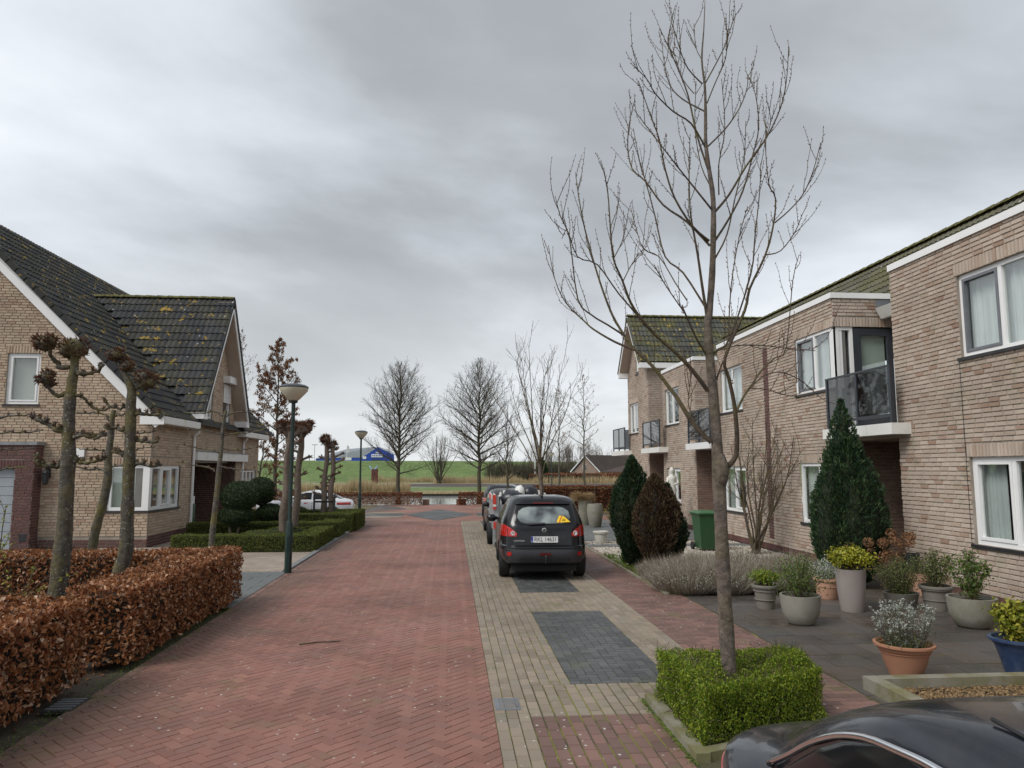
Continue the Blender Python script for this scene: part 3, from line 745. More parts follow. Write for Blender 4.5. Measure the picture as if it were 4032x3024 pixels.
# wall lantern, alarm box, vent
wl = root('wall_lantern', 'black metal wall lantern beside the dark brick garage', 'lantern', (-10.98, LY, 1.75))
m = MB(); m.lathe([(.03, 0), (.075, .02), (.10, .30), (.12, .32), (.03, .42), (.01, .47)], 6, (-10.98, LY-.18, 1.72)); part('lantern_body', m, 'black_plastic', wl)
part('bracket', MB().box((-11.0, LY-.17, 2.0), (-10.96, LY-.022, 2.04)).box((-11.03, LY-.024, 1.9), (-10.93, LY-.016, 2.15)), 'black_plastic', wl)
tag(part('alarm_box', MB().box((-10.33, LY-.08, 2.46), (-10.07, LY-.011, 2.70)), 'white_paint'), 'small white alarm box on the buff brick gable wall', 'alarm box')
# dark brick garage against the gable wall
plain('garage_grey', (.34, .37, .40), .5, .06, 3)
ga = root('garage', 'dark red brick garage with pale grey slatted door at the buff house', 'garage', (-13.5, 20.9, 0))
M = Masonry(); fg = FR_S(20.9); gho = [(-15.0, 0, -11.66, 2.15, 0)]
M.base(fg, [(-16, 0), (-11.18, 0), (-11.18, 2.78), (-16, 2.78)], gho); M.lay(fg, [(-14, 0), (-11.18, 0), (-11.18, 2.78), (-14, 2.78)], gho, 'dark_brick', soldiers=[(-14, -11.45, 2.15, 2.38)])
M.base(FR_E(-11.18), [(20.9, 0), (LY, 0), (LY, 2.78), (20.9, 2.78)], []); M.lay(FR_E(-11.18), [(20.9, 0), (LY-.01, 0), (LY-.01, 2.78), (20.9, 2.78)], [], 'dark_brick')
M.done(ga, ['dark_mortar'])
part('roof_trim', MB().box((-16.05, 20.85, 2.78), (-11.12, LY-.011, 2.87)), 'lead_grey', ga)
gd = part('door', MB().box((-15.0, 21.03, 0), (-11.66, 21.08, 2.15)), 'garage_grey', ga)
for k in range(9): part('door_slat', MB().box((-15.0, 21.01, .01+k*.238), (-11.68, 21.032, .01+k*.238+.222)), 'garage_grey', gd)
part('vent_grille', MB().box((-11.42, 20.88, .22), (-11.24, 20.884, .42)), 'black_plastic', ga)
# ------------------------------------------------------------------ terrace on the right
FX = 8.53; fw_ = FR_W(FX)
def hole(y0, y1, z0, z1, *a): return (-y1, z0, -y0, z1)+a
def sold(y0, y1, z): return (-y1-.05, -y0+.05, z, z+.21)
def block(house, Y0, Y1, wins, top=5.98, south=True, south_holes=(), south_sold=(), south_mat='pink_brick', gable=None, xback=10.05, extra=(), low_shade=True):
    M = Masonry(); hs = [hole(*w[:4], *( (0,) if len(w) > 4 else ())) for w in wins]+list(extra)
    ou = [(-Y1, 0), (-Y0, 0), (-Y0, top), (-Y1, top)]
    if gable: ou = [(-Y1, 0), (-Y0, 0), (-Y0, gable[0]), (-gable[1], gable[2]), (-Y1, gable[0])]
    M.base(fw_, ou, hs)
    lo = [(u, max(v, .16)) for u, v in ou]
    M.lay(fw_, lo, hs, 'pink_brick', soldiers=[sold(w[0], w[1], w[3]) for w in wins if w[1]-w[0] > .7])
    M.lay(fw_, [(-Y1, 0), (-Y0, 0), (-Y0, .16), (-Y1, .16)], [], 'dark_brick', v0=0, v1=.02, soldiers=[(-Y1, -Y0, 0, .155)])
    if south:
        tp = top if not gable else gable[0]
        so = [(FX, 0), (xback, 0), (xback, tp), (FX, tp)]
        M.base(FR_S(Y0), so, south_holes)
        M.lay(FR_S(Y0), [(FX+.011, 2.85), (xback, 2.85), (xback, tp), (FX+.011, tp)], south_holes, 'pink_brick', soldiers=south_sold)
        M.lay(FR_S(Y0), [(FX+.011, 0), (xback, 0), (xback, 2.8), (FX+.011, 2.8)], south_holes, 'brown_and_shade_brick')  # same brick as above, recess shade put into its colour
    M.m.add([(FX, Y1, 0), (xback, Y1, 0), (xback, Y1, top), (FX, Y1, top)], [(0, 1, 2, 3)])
    M.m.add([(FX, Y0, top), (FX, Y1, top), (xback+.4, Y1, top), (xback+.4, Y0, top)], [(0, 1, 2, 3)])
    return M
def back(M, Y0, Y1, holes=(), top=5.45):
    f = FR_W(10.05); ou = [(-Y1, 0), (-Y0, 0), (-Y0, top), (-Y1, top)]
    M.base(f, ou, list(holes)); M.lay(f, ou, list(holes), 'brown_and_shade_brick')  # recess back wall: shade painted in as a browner brick
def coping(house, Y0, Y1, z=5.98, south=True, x1=10.3):
    part('coping', MB().box((FX-.045, Y0-(.045 if south else 0), z), (FX+.2, Y1, z+.125)), 'white_paint', house)
    if south: part('coping', MB().box((FX+.201, Y0-.044, z), (x1, Y0+.2, z+.124)), 'white_paint', house)
def main_roof(house, Y0, Y1):
    r = part('roof', MB().add([(9.7, Y0, 5.6), (9.7, Y1, 5.6), (11.8, Y1, 7.74), (11.8, Y0, 7.74), (13.9, Y0, 5.6), (13.9, Y1, 5.6)], [(0, 3, 2, 1), (3, 4, 5, 2)]), 'row_tile', house)
    tiles(r, (9.7, Y1, 5.63), (0, -1, 0), Vector((2.1, 0, 2.14)), Y1-Y0, 2.99, 'row_tile', tw=.36, ex=.33)
    ridge(r, (11.8, Y0, 7.84), (11.8, Y1, 7.84), 'moss_ridge', .12, .4)
    return r
def gutter(house, Y0, Y1): part('gutter', MB().add([(9.50, Y0, 5.74), (9.72, Y0, 5.74), (9.72, Y0, 5.5), (9.62, Y0, 5.5), (9.50, Y1, 5.74), (9.72, Y1, 5.74), (9.72, Y1, 5.5), (9.62, Y1, 5.5)],
        [(0, 1, 2, 3), (7, 6, 5, 4), (0, 3, 7, 4), (3, 2, 6, 7), (1, 0, 4, 5), (2, 1, 5, 6)]), 'old_white', house)
def balcony(house, Y0, Y1, new=False):
    sl = MB(); x0, x1 = 8.14, 10.04
    sl.box((x0, Y0, 2.79), (x1, Y1, 3.0)); b = part('balcony', sl, 'white_paint' if new else 'old_white', house)
    y0, y1 = Y0+.06, Y1-.18; xr = x0+.06
    for y in (y0, (y0+y1)/2, y1): part('rail_post', MB().box((xr-.025, y-.03, 3.0), (xr+.025, y+.03, 4.06)), 'anthracite', b)
    part('handrail', MB().box((xr-.03, y0-.03, 4.06), (xr+.03, y1+.03, 4.10)), 'anthracite', b)
    part('bottom_rail', MB().box((xr-.02, y0+.031, 3.12), (xr+.02, y1-.031, 3.18)), 'anthracite', b)
    for a, c in ((y0, (y0+y1)/2), ((y0+y1)/2, y1)): part('glass_panel', MB().box((xr-.006, a+.04, 3.19), (xr+.006, c-.04, 4.05)), 'balcony_glass', b)
    return b
GRP = None
# near house
h1 = root('terraced_house', 'near pinkish brick house with flat white coping and two large white windows, by the patio', 'house', (FX, 9, 0))
M = block(h1, 2.5, 13.46, [(9.75, 11.59, 4.0, 5.4), (9.75, 11.57, .93, 2.34)], south=False)
M.done(h1, ['mortar'])
window(h1, fw_, -11.59, 4.0, -9.75, 5.4, mull=[-10.67], kind='net_curtain', sash={0: 'zinc'})
window(h1, fw_, -11.57, .93, -9.75, 2.34, mull=[-10.67], kind='sides', sash={0: 'white_paint'})
coping(h1, 2.5, 13.46, south=False); main_roof(h1, 2.5, 13.46)
part('expansion_joint', MB().box((FX-.0195, 11.62, .2), (FX-.0165, 11.632, 3.94)), 'dark_sill', h1)
# second: recess with balcony, corner windows
h2 = root('terraced_house', 'pinkish brick house with corner windows and glass balcony above the tall dark yew', 'house', (FX, 18, 0))
M = block(h2, 15.69, 22.87, [(15.69, 17.54, 3.95, 5.33, 0), (20.97, 22.72, 3.89, 5.25), (15.69, 17.53, .86, 2.28, 0), (20.91, 22.72, .88, 2.22)],
          south_holes=[(FX, 3.0, 9.93, 5.33, 0), (FX, .86, 8.86, 2.28, 0)], south_sold=[(FX+.012, 10.0, 5.33, 5.54)], extra=[(-19.45, .3, -19.14, 5.45, 0)])
M.base(fw_, [(-19.45, .3), (-19.14, .3), (-19.14, 5.45), (-19.45, 5.45)], []); M.lay(fw_, [(-19.45, .3), (-19.14, .3), (-19.14, 5.45), (-19.45, 5.45)], [], 'dark_brick')
back(M, 13.46, 15.69, [(-15.3, .02, -14.2, 2.3), (-15.4, 3.0, -14.0, 5.2)])
M.done(h2, ['mortar'])
window(h2, fw_, -17.54, 3.95, -15.72, 5.33, mull=[-16.62], kind='net_curtain', fw=.07, inset=.03, depth=.3, sash={0: 'zinc'})
window(h2, fw_, -17.53, .86, -15.72, 2.28, mull=[-16.62], kind='net_curtain', inset=.03, depth=.3)
fs2 = FR_S(15.69)
part('corner_post', MB().box((FX+.022, 15.72, 3.95), (FX+.22, 15.9, 5.33)), 'white_paint', h2)
part('corner_post', MB().box((FX+.022, 15.72, .86), (FX+.2, 15.9, 2.28)), 'white_paint', h2)
window(h2, fs2, 8.6, 3.0, 9.0, 5.33, kind='curtain_dark', inset=.03, sill=False, depth=.35)
window(h2, fs2, FX+.03, .86, 8.86, 2.28, kind='net_curtain', inset=.03, depth=.3)
d = MB(); d.box((9.0, 15.72, 3.0), (9.93, 15.78, 5.33)); d2 = part('balcony_door', MB().box((9.02, 15.70, 3.02), (9.18, 15.76, 5.3)).box((9.80, 15.70, 3.02), (9.93, 15.76, 5.3)).box((9.18, 15.70, 5.14), (9.80, 15.76, 5.3)).box((9.18, 15.70, 3.02), (9.80, 15.76, 3.35)), 'anthracite', h2)
part('pane', MB().box((9.17, 15.735, 3.34), (9.81, 15.745, 5.15)), 'window_glass', d2)
part('blind', MB().box((9.18, 15.82, 3.3), (9.80, 15.83, 5.2)), 'blind', d2)
part('flashing', MB().box((9.56, 15.60, 5.68), (10.0, 15.675, 5.93)), 'zinc', h2)
coping(h2, 15.69, 22.87); main_roof(h2, 13.46, 22.87); gutter(h2, 13.47, 15.6); balcony(h2, 13.05, 15.62)
part('porch_ceiling', MB().box((8.6, 13.47, 2.74), (10.04, 15.68, 2.785)), 'soffit', h2)
window(h2, fw_, -22.72, 3.89, -20.97, 5.25, mull=[-21.85], kind='net_curtain'); window(h2, fw_, -22.72, .88, -20.91, 2.22, mull=[-21.85], kind='sides', sash={1: 'white_paint'})
# third
h3 = root('terraced_house', 'pinkish brick house with bright white balcony slab behind the green wheelie bin', 'house', (FX, 26, 0))
M = block(h3, 25.27, 29.2, [(27.07, 28.86, 3.86, 5.26), (27.05, 28.78, .86, 2.17)])
back(M, 22.87, 25.27, [(-24.6, .02, -23.5, 2.3), (-24.8, 3.0, -23.3, 5.2)]); M.done(h3, ['mortar'])
window(h3, fw_, -28.86, 3.86, -27.07, 5.26, mull=[-28.0], kind='sides'); window(h3, fw_, -28.78, .86, -27.05, 2.17, mull=[-27.9], kind='sides', sash={1: 'white_paint'})
coping(h3, 25.27, 29.2); main_roof(h3, 22.87, 31.2); gutter(h3, 22.88, 25.2); balcony(h3, 22.82, 25.2, True)
# fourth: gable end
h4 = root('terraced_house', 'end-of-row brick house with mossy tiled gable and white eaves', 'house', (FX, 33, 0))
M = block(h4, 31.4, 35.05, [(33.15, 34.8, 3.79, 5.2), (32.92, 33.45, 6.5, 7.42), (33.1, 34.75, .85, 2.17)], top=6.6, gable=(6.62, 33.22, 8.8))
back(M, 29.2, 31.4, [], 6.0); M.m.add([(FX, 35.05, 0), (17, 35.05, 0), (17, 35.05, 6.6), (FX, 35.05, 6.6)], [(0, 1, 2, 3)])
M.base(FR_S(31.4), [(10.05, 5.0), (14.5, 5.0), (14.5, 6.62), (10.05, 6.62)], [])
M.done(h4, ['mortar'])
window(h4, fw_, -34.8, 3.79, -33.15, 5.2, mull=[-34.0], kind='sides'); window(h4, fw_, -33.45, 6.5, -32.92, 7.42, kind='net_curtain', fw=.06); window(h4, fw_, -34.75, .85, -33.1, 2.17, mull=[-33.9], kind='sides')
rf = part('roof', MB().add([(8.1, 31.1, 6.72), (15, 31.1, 6.72), (15, 33.12, 9.1), (8.1, 33.12, 9.1), (8.1, 35.14, 6.72), (15, 35.14, 6.72)], [(0, 1, 2, 3), (3, 2, 5, 4)]), 'mossy_tile', h4)
tiles(rf, (8.1, 31.08, 6.76), (1, 0, 0), Vector((0, 2.02, 2.38)), 6.6, 3.12, 'mossy_tile', tw=.36, ex=.33)
ridge(rf, (8.08, 33.12, 9.22), (14.8, 33.12, 9.22), 'moss_ridge', .12, .4)
for sgn, y0 in ((1, 31.1), (-1, 35.14)):
    S = Vector((0, 2.02*sgn, 2.38)).normalized(); nn = Vector((0, -2.38*sgn, 2.02)).normalized(); a = Vector((8.1, y0, 6.72)); b = a+S*3.12
    part('barge_board', MB().prism([a+nn*.015, b+nn*.015, b-nn*.18, a-nn*.18], (-.03, 0, 0)), 'white_paint', rf)
    part('soffit', MB().prism([a-nn*.165, b-nn*.165, b-nn*.179, a-nn*.179], (.42, 0, 0)), 'soffit', rf)
    part('verge_tile', MB().prism([a+nn*.07+Vector((-.035, 0, 0)), b+nn*.07+Vector((-.035, 0, 0)), b-nn*.05+Vector((-.035, 0, 0)), a-nn*.05+Vector((-.035, 0, 0))], (-.02, 0, 0)), 'mossy_tile', rf)
    part('eave_box', MB().box((8.08, y0-.03 if sgn > 0 else y0-.28, 6.5), (12.5 if sgn > 0 else FX, y0+.28 if sgn > 0 else y0+.03, 6.73)), 'white_paint', rf)
balcony(h4, 28.55, 31.3); gutter(h4, 29.21, 31.0); b4 = balcony(h4, 34.45, 37.1)
for z in (3.12, 4.06): part('side_rail', MB().box((8.235, 36.9, z), (10.04, 36.94, z+.045)), 'anthracite', b4)
part('glass_panel', MB().box((8.24, 36.915, 3.17), (10.0, 36.925, 4.055)), 'balcony_glass', b4)
part('rear_wall', MB().box((10.05, 35.06, 0), (12.5, 38.5, 5.4)), 'brown_and_shade_brick', h4)
# ------------------------------------------------------------------ vegetation helpers
def leaf_mat(name, stops, rough=.6, trans=.25):
    t = NT(name); c = t.ramp(t.rand(), stops)
    b = t.n('ShaderNodeBsdfPrincipled', {'Base Color': c, 'Roughness': rough, 'Specular IOR Level': .3})
    tr = t.n('ShaderNodeBsdfTranslucent', {0: c}); mx = t.n('ShaderNodeMixShader', {0: trans, 1: b.outputs[0], 2: tr.outputs[0]}); t.link(mx.outputs[0], t.out.inputs[0])
leaf_mat('beech_leaf', [(0, (.10, .032, .014)), (.25, (.22, .075, .026)), (.5, (.32, .125, .046)), (.75, (.42, .19, .085)), (.9, (.52, .30, .17)), (1, (.62, .45, .32))], .5, .3)
leaf_mat('beech_leaf_far', [(0, (.085, .028, .014)), (.4, (.16, .052, .022)), (.75, (.25, .09, .035)), (1, (.36, .17, .08))], .6)
leaf_mat('box_leaf', [(0, (.038, .06, .012)), (.4, (.085, .115, .02)), (.75, (.145, .165, .03)), (1, (.24, .225, .05))], .5)
leaf_mat('honeysuckle_leaf', [(0, (.05, .10, .010)), (.3, (.11, .19, .014)), (.65, (.21, .29, .022)), (1, (.36, .37, .045))], .42, .3)
leaf_mat('yew_leaf', [(0, (.010, .026, .012)), (.5, (.02, .048, .022)), (.85, (.034, .07, .03)), (1, (.06, .09, .03))], .6, .1)
leaf_mat('yew_light', [(0, (.03, .06, .025)), (.6, (.05, .09, .035)), (1, (.075, .11, .04))], .6, .1)
leaf_mat('yew_brown2', [(0, (.07, .045, .025)), (.6, (.10, .065, .035)), (1, (.07, .075, .03))], .75, .1)
leaf_mat('lavender_leaf', [(0, (.16, .14, .10)), (.5, (.27, .27, .22)), (1, (.40, .42, .36))], .85)
leaf_mat('yew_warm', [(0, (.015, .025, .010)), (.5, (.026, .042, .014)), (1, (.06, .062, .02))], .6, .1)
leaf_mat('yew_brown', [(0, (.035, .017, .010)), (.5, (.062, .033, .018)), (.85, (.095, .052, .026)), (1, (.06, .055, .022))], .75, .1)
leaf_mat('topiary_leaf', [(0, (.016, .034, .014)), (.5, (.032, .058, .02)), (1, (.065, .09, .03))], .55, .1)
leaf_mat('gold_leaf', [(0, (.10, .13, .012)), (.4, (.24, .25, .015)), (.8, (.40, .38, .03)), (1, (.52, .48, .09))], .45)
leaf_mat('lime_leaf', [(0, (.10, .14, .012)), (.5, (.24, .26, .02)), (1, (.42, .38, .05))], .5)
leaf_mat('green_leaf', [(0, (.04, .08, .015)), (.5, (.085, .14, .025)), (1, (.16, .21, .045))], .45)
leaf_mat('dull_leaf', [(0, (.05, .07, .02)), (.5, (.10, .13, .035)), (1, (.19, .20, .07))], .55)
leaf_mat('silver_leaf', [(0, (.22, .25, .20)), (.5, (.40, .43, .38)), (1, (.60, .62, .57))], .8)
leaf_mat('lavender_stem', [(0, (.15, .11, .075)), (.4, (.28, .22, .165)), (.75, (.38, .34, .28)), (1, (.46, .43, .37))], .9)
leaf_mat('dry_leaf', [(0, (.12, .055, .025)), (.5, (.23, .115, .055)), (1, (.36, .21, .11))], .8)
leaf_mat('dry_grass', [(0, (.24, .155, .075)), (.5, (.36, .25, .13)), (1, (.48, .36, .21))], .85)
leaf_mat('reed', [(0, (.32, .245, .135)), (.5, (.46, .365, .215)), (1, (.58, .48, .31))], .9, .4)
leaf_mat('weed_leaf', [(0, (.05, .10, .012)), (.6, (.12, .20, .025)), (1, (.22, .28, .05))], .5)
leaf_mat('catkin', [(0, (.10, .045, .02)), (.5, (.17, .075, .032)), (1, (.26, .13, .06))], .85)
leaf_mat('red_spike', [(0, (.075, .034, .02)), (.5, (.14, .062, .036)), (1, (.22, .12, .06))], .7)
leaf_mat('bud_green', [(0, (.20, .22, .03)), (1, (.38, .38, .08))], .5)
def bark(name, a, b, moss, amt, spot=0.):
    t = NT(name); c = t.mix(t.ramp(t.noise(14, 5, .65), [(.35, (0, 0, 0)), (.65, (1, 1, 1))]), a, b)
    c = t.mix(t.math('MULTIPLY', t.ramp(t.noise(3.1, 5, .65), [(.45, (0, 0, 0)), (.62, (1, 1, 1))]), amt), c, moss)
    if spot:
        v = t.n('ShaderNodeTexVoronoi', {'Vector': t.pos(), 'Scale': 26.}, feature='F1')
        sel = t.math('GREATER_THAN', t.n('ShaderNodeSeparateColor', {0: v.outputs['Color']}).outputs[1], .62)
        c = t.mix(t.math('MULTIPLY', t.math('LESS_THAN', t.math('ADD', v.outputs['Distance'], t.math('MULTIPLY', t.noise(60, 2), .2)), .36), t.math('MULTIPLY', sel, spot)), c, (.34, .36, .33))
    t.bsdf(c, .9, t.bump(t.noise(24, 6, .75), 1., .03))
bark('bark_grey', (.075, .06, .05), (.21, .165, .135), (.15, .125, .035), .28, .2)
bark('bark_twig', (.06, .045, .034), (.13, .095, .068), (.16, .135, .03), .5)
bark('bark_lime', (.045, .04, .032), (.125, .108, .085), (.15, .125, .03), .7, .6)
bark('bark_far', (.055, .047, .036), (.095, .08, .06), (.10, .095, .03), .5)
bark('bark_pollard', (.11, .085, .066), (.20, .155, .125), (.12, .095, .06), .35)
plain('twig_red', (.12, .055, .035), .8, .3, 8)

def leaves(P, N, size, spread=.9, asp=.55, fold=.25):
    """folded diamond leaves at P facing roughly N"""
    n = len(P); P = np.asarray(P, float); N = np.asarray(N, float)+RNG.normal(0, spread, (n, 3)); N /= np.linalg.norm(N, axis=1)[:, None]+1e-9
    R = RNG.normal(0, 1, (n, 3)); A = np.cross(N, R); A /= np.linalg.norm(A, axis=1)[:, None]+1e-9; B = np.cross(N, A)
    s = (size*RNG.uniform(.65, 1.25, n))[:, None]; k = (RNG.uniform(.5, 1.2, n)*fold)[:, None]
    V = np.stack([P-A*s*.5, P+B*s*asp*.5+N*s*k*.5, P+A*s*.5+N*s*k*RNG.uniform(-1, 1, n)[:, None]*.5, P-B*s*asp*.5+N*s*k*.5], 1).reshape(-1, 3)
    i = np.arange(n)[:, None]*4; F = np.concatenate([i+np.array([[0, 1, 2]]), i+np.array([[0, 2, 3]])], 0)
    return V, F
def sprigs(P, D, length, width, jit=.25):
    """thin upright blades along D"""
    n = len(P); P = np.asarray(P, float); D = np.asarray(D, float)+RNG.normal(0, jit, (n, 3)); D /= np.linalg.norm(D, axis=1)[:, None]+1e-9
    R = RNG.normal(0, 1, (n, 3)); A = np.cross(D, R); A /= np.linalg.norm(A, axis=1)[:, None]+1e-9
    l = (np.asarray(length)*RNG.uniform(.6, 1.25, n))[:, None]; w = width
    V = np.stack([P-A*w*.35, P+A*w*.35, P+D*l*.55+A*w*.5, P+D*l, P+D*l*.55-A*w*.5], 1).reshape(-1, 3)
    i = np.arange(n)[:, None]*5; F = np.concatenate([i+np.array([[0, 1, 2]]), i+np.array([[0, 2, 4]]), i+np.array([[4, 2, 3]])], 0)
    return V, F
def np_mesh(name, VF, mats):
    """list of (V,F,mat index) triangle soups -> mesh"""
    Vs, Fs, Ms, o = [], [], [], 0
    for V, F, m in VF:
        Vs.append(V); Fs.append(F+o); Ms.append(np.full(len(F), m)); o += len(V)
    V = np.concatenate(Vs); F = np.concatenate(Fs); me = bpy.data.meshes.new(name)
    me.vertices.add(len(V)); me.vertices.foreach_set('co', V.astype(np.float32).ravel())
    me.loops.add(len(F)*3); me.loops.foreach_set('vertex_index', F.astype(np.int32).ravel())
    me.polygons.add(len(F)); me.polygons.foreach_set('loop_start', np.arange(len(F), dtype=np.int32)*3)
    me.polygons.foreach_set('loop_total', np.full(len(F), 3, dtype=np.int32))
    for m in mats: me.materials.append(MATS[m])
    me.polygons.foreach_set('material_index', np.concatenate(Ms).astype(np.int32)); me.update(calc_edges=True); me.validate(); return me
def box_shell(a, b, n, lump=.05, depth=.07, faces='xXyYZ'):
    """random points (and normals) on a box's faces, with lumps"""
    a, b = np.array(a, float), np.array(b, float); d = b-a
    ar = {'x': d[1]*d[2], 'X': d[1]*d[2], 'y': d[0]*d[2], 'Y': d[0]*d[2], 'Z': d[0]*d[1]}
    tot = sum(ar[f] for f in faces); P, N = [], []
    for f in faces:
        k = int(n*ar[f]/tot); q = a+RNG.uniform(0, 1, (k, 3))*d; nn = np.zeros((k, 3)); ax = 'xyz'.index(f.lower()); hi = f.isupper()
        q[:, ax] = b[ax] if hi else a[ax]; nn[:, ax] = 1 if hi else -1
        ns = np.array([mnoise.noise(Vector(p)*3.1)+.5*mnoise.noise(Vector(p)*9.) for p in q])
        q += nn*(ns[:, None]*lump-RNG.uniform(0, depth, k)[:, None]*RNG.uniform(0, 1, k)[:, None]); P.append(q); N.append(nn)
    return np.concatenate(P), np.concatenate(N)
plain('hedge_core', (.022, .018, .012), .95, .3, 8); plain('hedge_core_green', (.014, .02, .008), .95, .3, 8)  # near-black tones stand in for the shade deep inside foliage
def hedge(name, label, boxes, leaf, size, dens, core='hedge_core', cat='hedge', group=None, twigs=0, lump=.05, inset=.09, spread=.9, depth=.08, solid=True, warp=None):
    c = [sum((bx[0][i]+bx[1][i])/2 for bx in boxes)/len(boxes) for i in (0, 1)]
    r = root(name, label, cat, (c[0], c[1], 0), group); VF = []
    K = MB()
    for a, b in boxes:
        d = [b[i]-a[i] for i in range(3)]; A = 2*(d[0]+d[1])*d[2]+d[0]*d[1]
        P, N = box_shell(a, b, int(A*dens), lump, depth); VF.append((*leaves(P, N, size, spread), 0))
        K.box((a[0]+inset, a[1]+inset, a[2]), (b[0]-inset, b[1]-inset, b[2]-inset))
        if twigs:
            P, N = box_shell(a, b, int(A*twigs), lump, .02); VF.append((*sprigs(P, N*.6+np.array([0, 0, .5]), .09, .005, .5), 1))
    if warp:
        for V, F, _ in VF: V[:, 1] = [warp(a, b) for a, b in zip(V[:, 0], V[:, 1])]
        K.v = [(a, warp(a, b), c) for a, b, c in K.v]
    part('foliage', np_mesh('foliage', VF, [leaf, 'bark_twig']), None, r, kind='stuff')
    if solid: part('dark_core', K, core, r, kind='stuff')  # solid dark core stands in for the shaded inside, stops see-through
    return r

# ------------------------------------------------------------------ branches
def wander(p, d, L, n, up=.0, wob=.12):
    p, d = Vector(p), Vector(d).normalized(); out = [p.copy()]; st = L/n
    for i in range(n):
        d = (d+Vector((random.gauss(0, wob), random.gauss(0, wob), random.gauss(0, wob*.6)+up))).normalized(); p = p+d*st; out.append(p.copy())
    return out
def tap(r0, r1, n): return [r0+(r1-r0)*(i/(n-1))**.85 for i in range(n)]
def smooth_path(pts, k=4):
    pts = [Vector(p) for p in pts]; out = []
    for i in range(len(pts)-1):
        p0, p1, p2, p3 = pts[max(i-1, 0)], pts[i], pts[i+1], pts[min(i+2, len(pts)-1)]
        for j in range(k):
            t = j/k; out.append(.5*((2*p1)+(p2-p0)*t+(2*p0-5*p1+4*p2-p3)*t*t+(3*p1-p0-3*p2+p3)*t**3))
    return out+[pts[-1]]
def bud(mb, p, d, s=.012):
    p, d = Vector(p), Vector(d).normalized(); a = d.orthogonal().normalized(); b = d.cross(a)
    m = p+d*s*.9; mb.add([p, m+a*s*.35, m+b*s*.35, m-a*s*.35, m-b*s*.35, p+d*s*2.4], [(0, 2, 1), (0, 3, 2), (0, 4, 3), (0, 1, 4), (5, 1, 2), (5, 2, 3), (5, 3, 4), (5, 4, 1)])
def along(pts, t):
    f = t*(len(pts)-1); i = min(int(f), len(pts)-2); return pts[i].lerp(pts[i+1], f-i), (pts[i+1]-pts[i]).normalized()
def twigs_on(mb, bm, path, n, L0, L1, r, up=.16, t0=.25, sub=0, budn=6, bs=.011, ang=.75):
    for k in range(n):
        t = t0+(1-t0)*(k+random.random())/n
        p, d = along(path, min(t, .99)); a = d.orthogonal(); a.rotate(Matrix.Rotation(random.uniform(0, 6.28), 3, d)); q = (d*math.cos(ang)+a*math.sin(ang)+Vector((0, 0, .25))).normalized()
        L = L0+(L1-L0)*random.random(); w = wander(p, q, L, 5, up, .10); mb.tube(w, tap(r, r*.45, 6), 4, False)
        if bm is not None:
            for b in range(budn):
                bp, bd = along(w, .25+.75*(b+random.random()*.5)/budn); s = bd.orthogonal(); s.rotate(Matrix.Rotation(random.uniform(0, 6.28), 3, bd)); bud(bm, bp, bd+s*.6, bs*random.uniform(.7, 1.3))
            bud(bm, w[-1], w[-1]-w[-2], bs*1.3)
        if sub and L > L0*1.1: twigs_on(mb, bm, w, sub, L*.25, L*.5, r*.6, up, .35, 0, max(2, budn-2), bs)
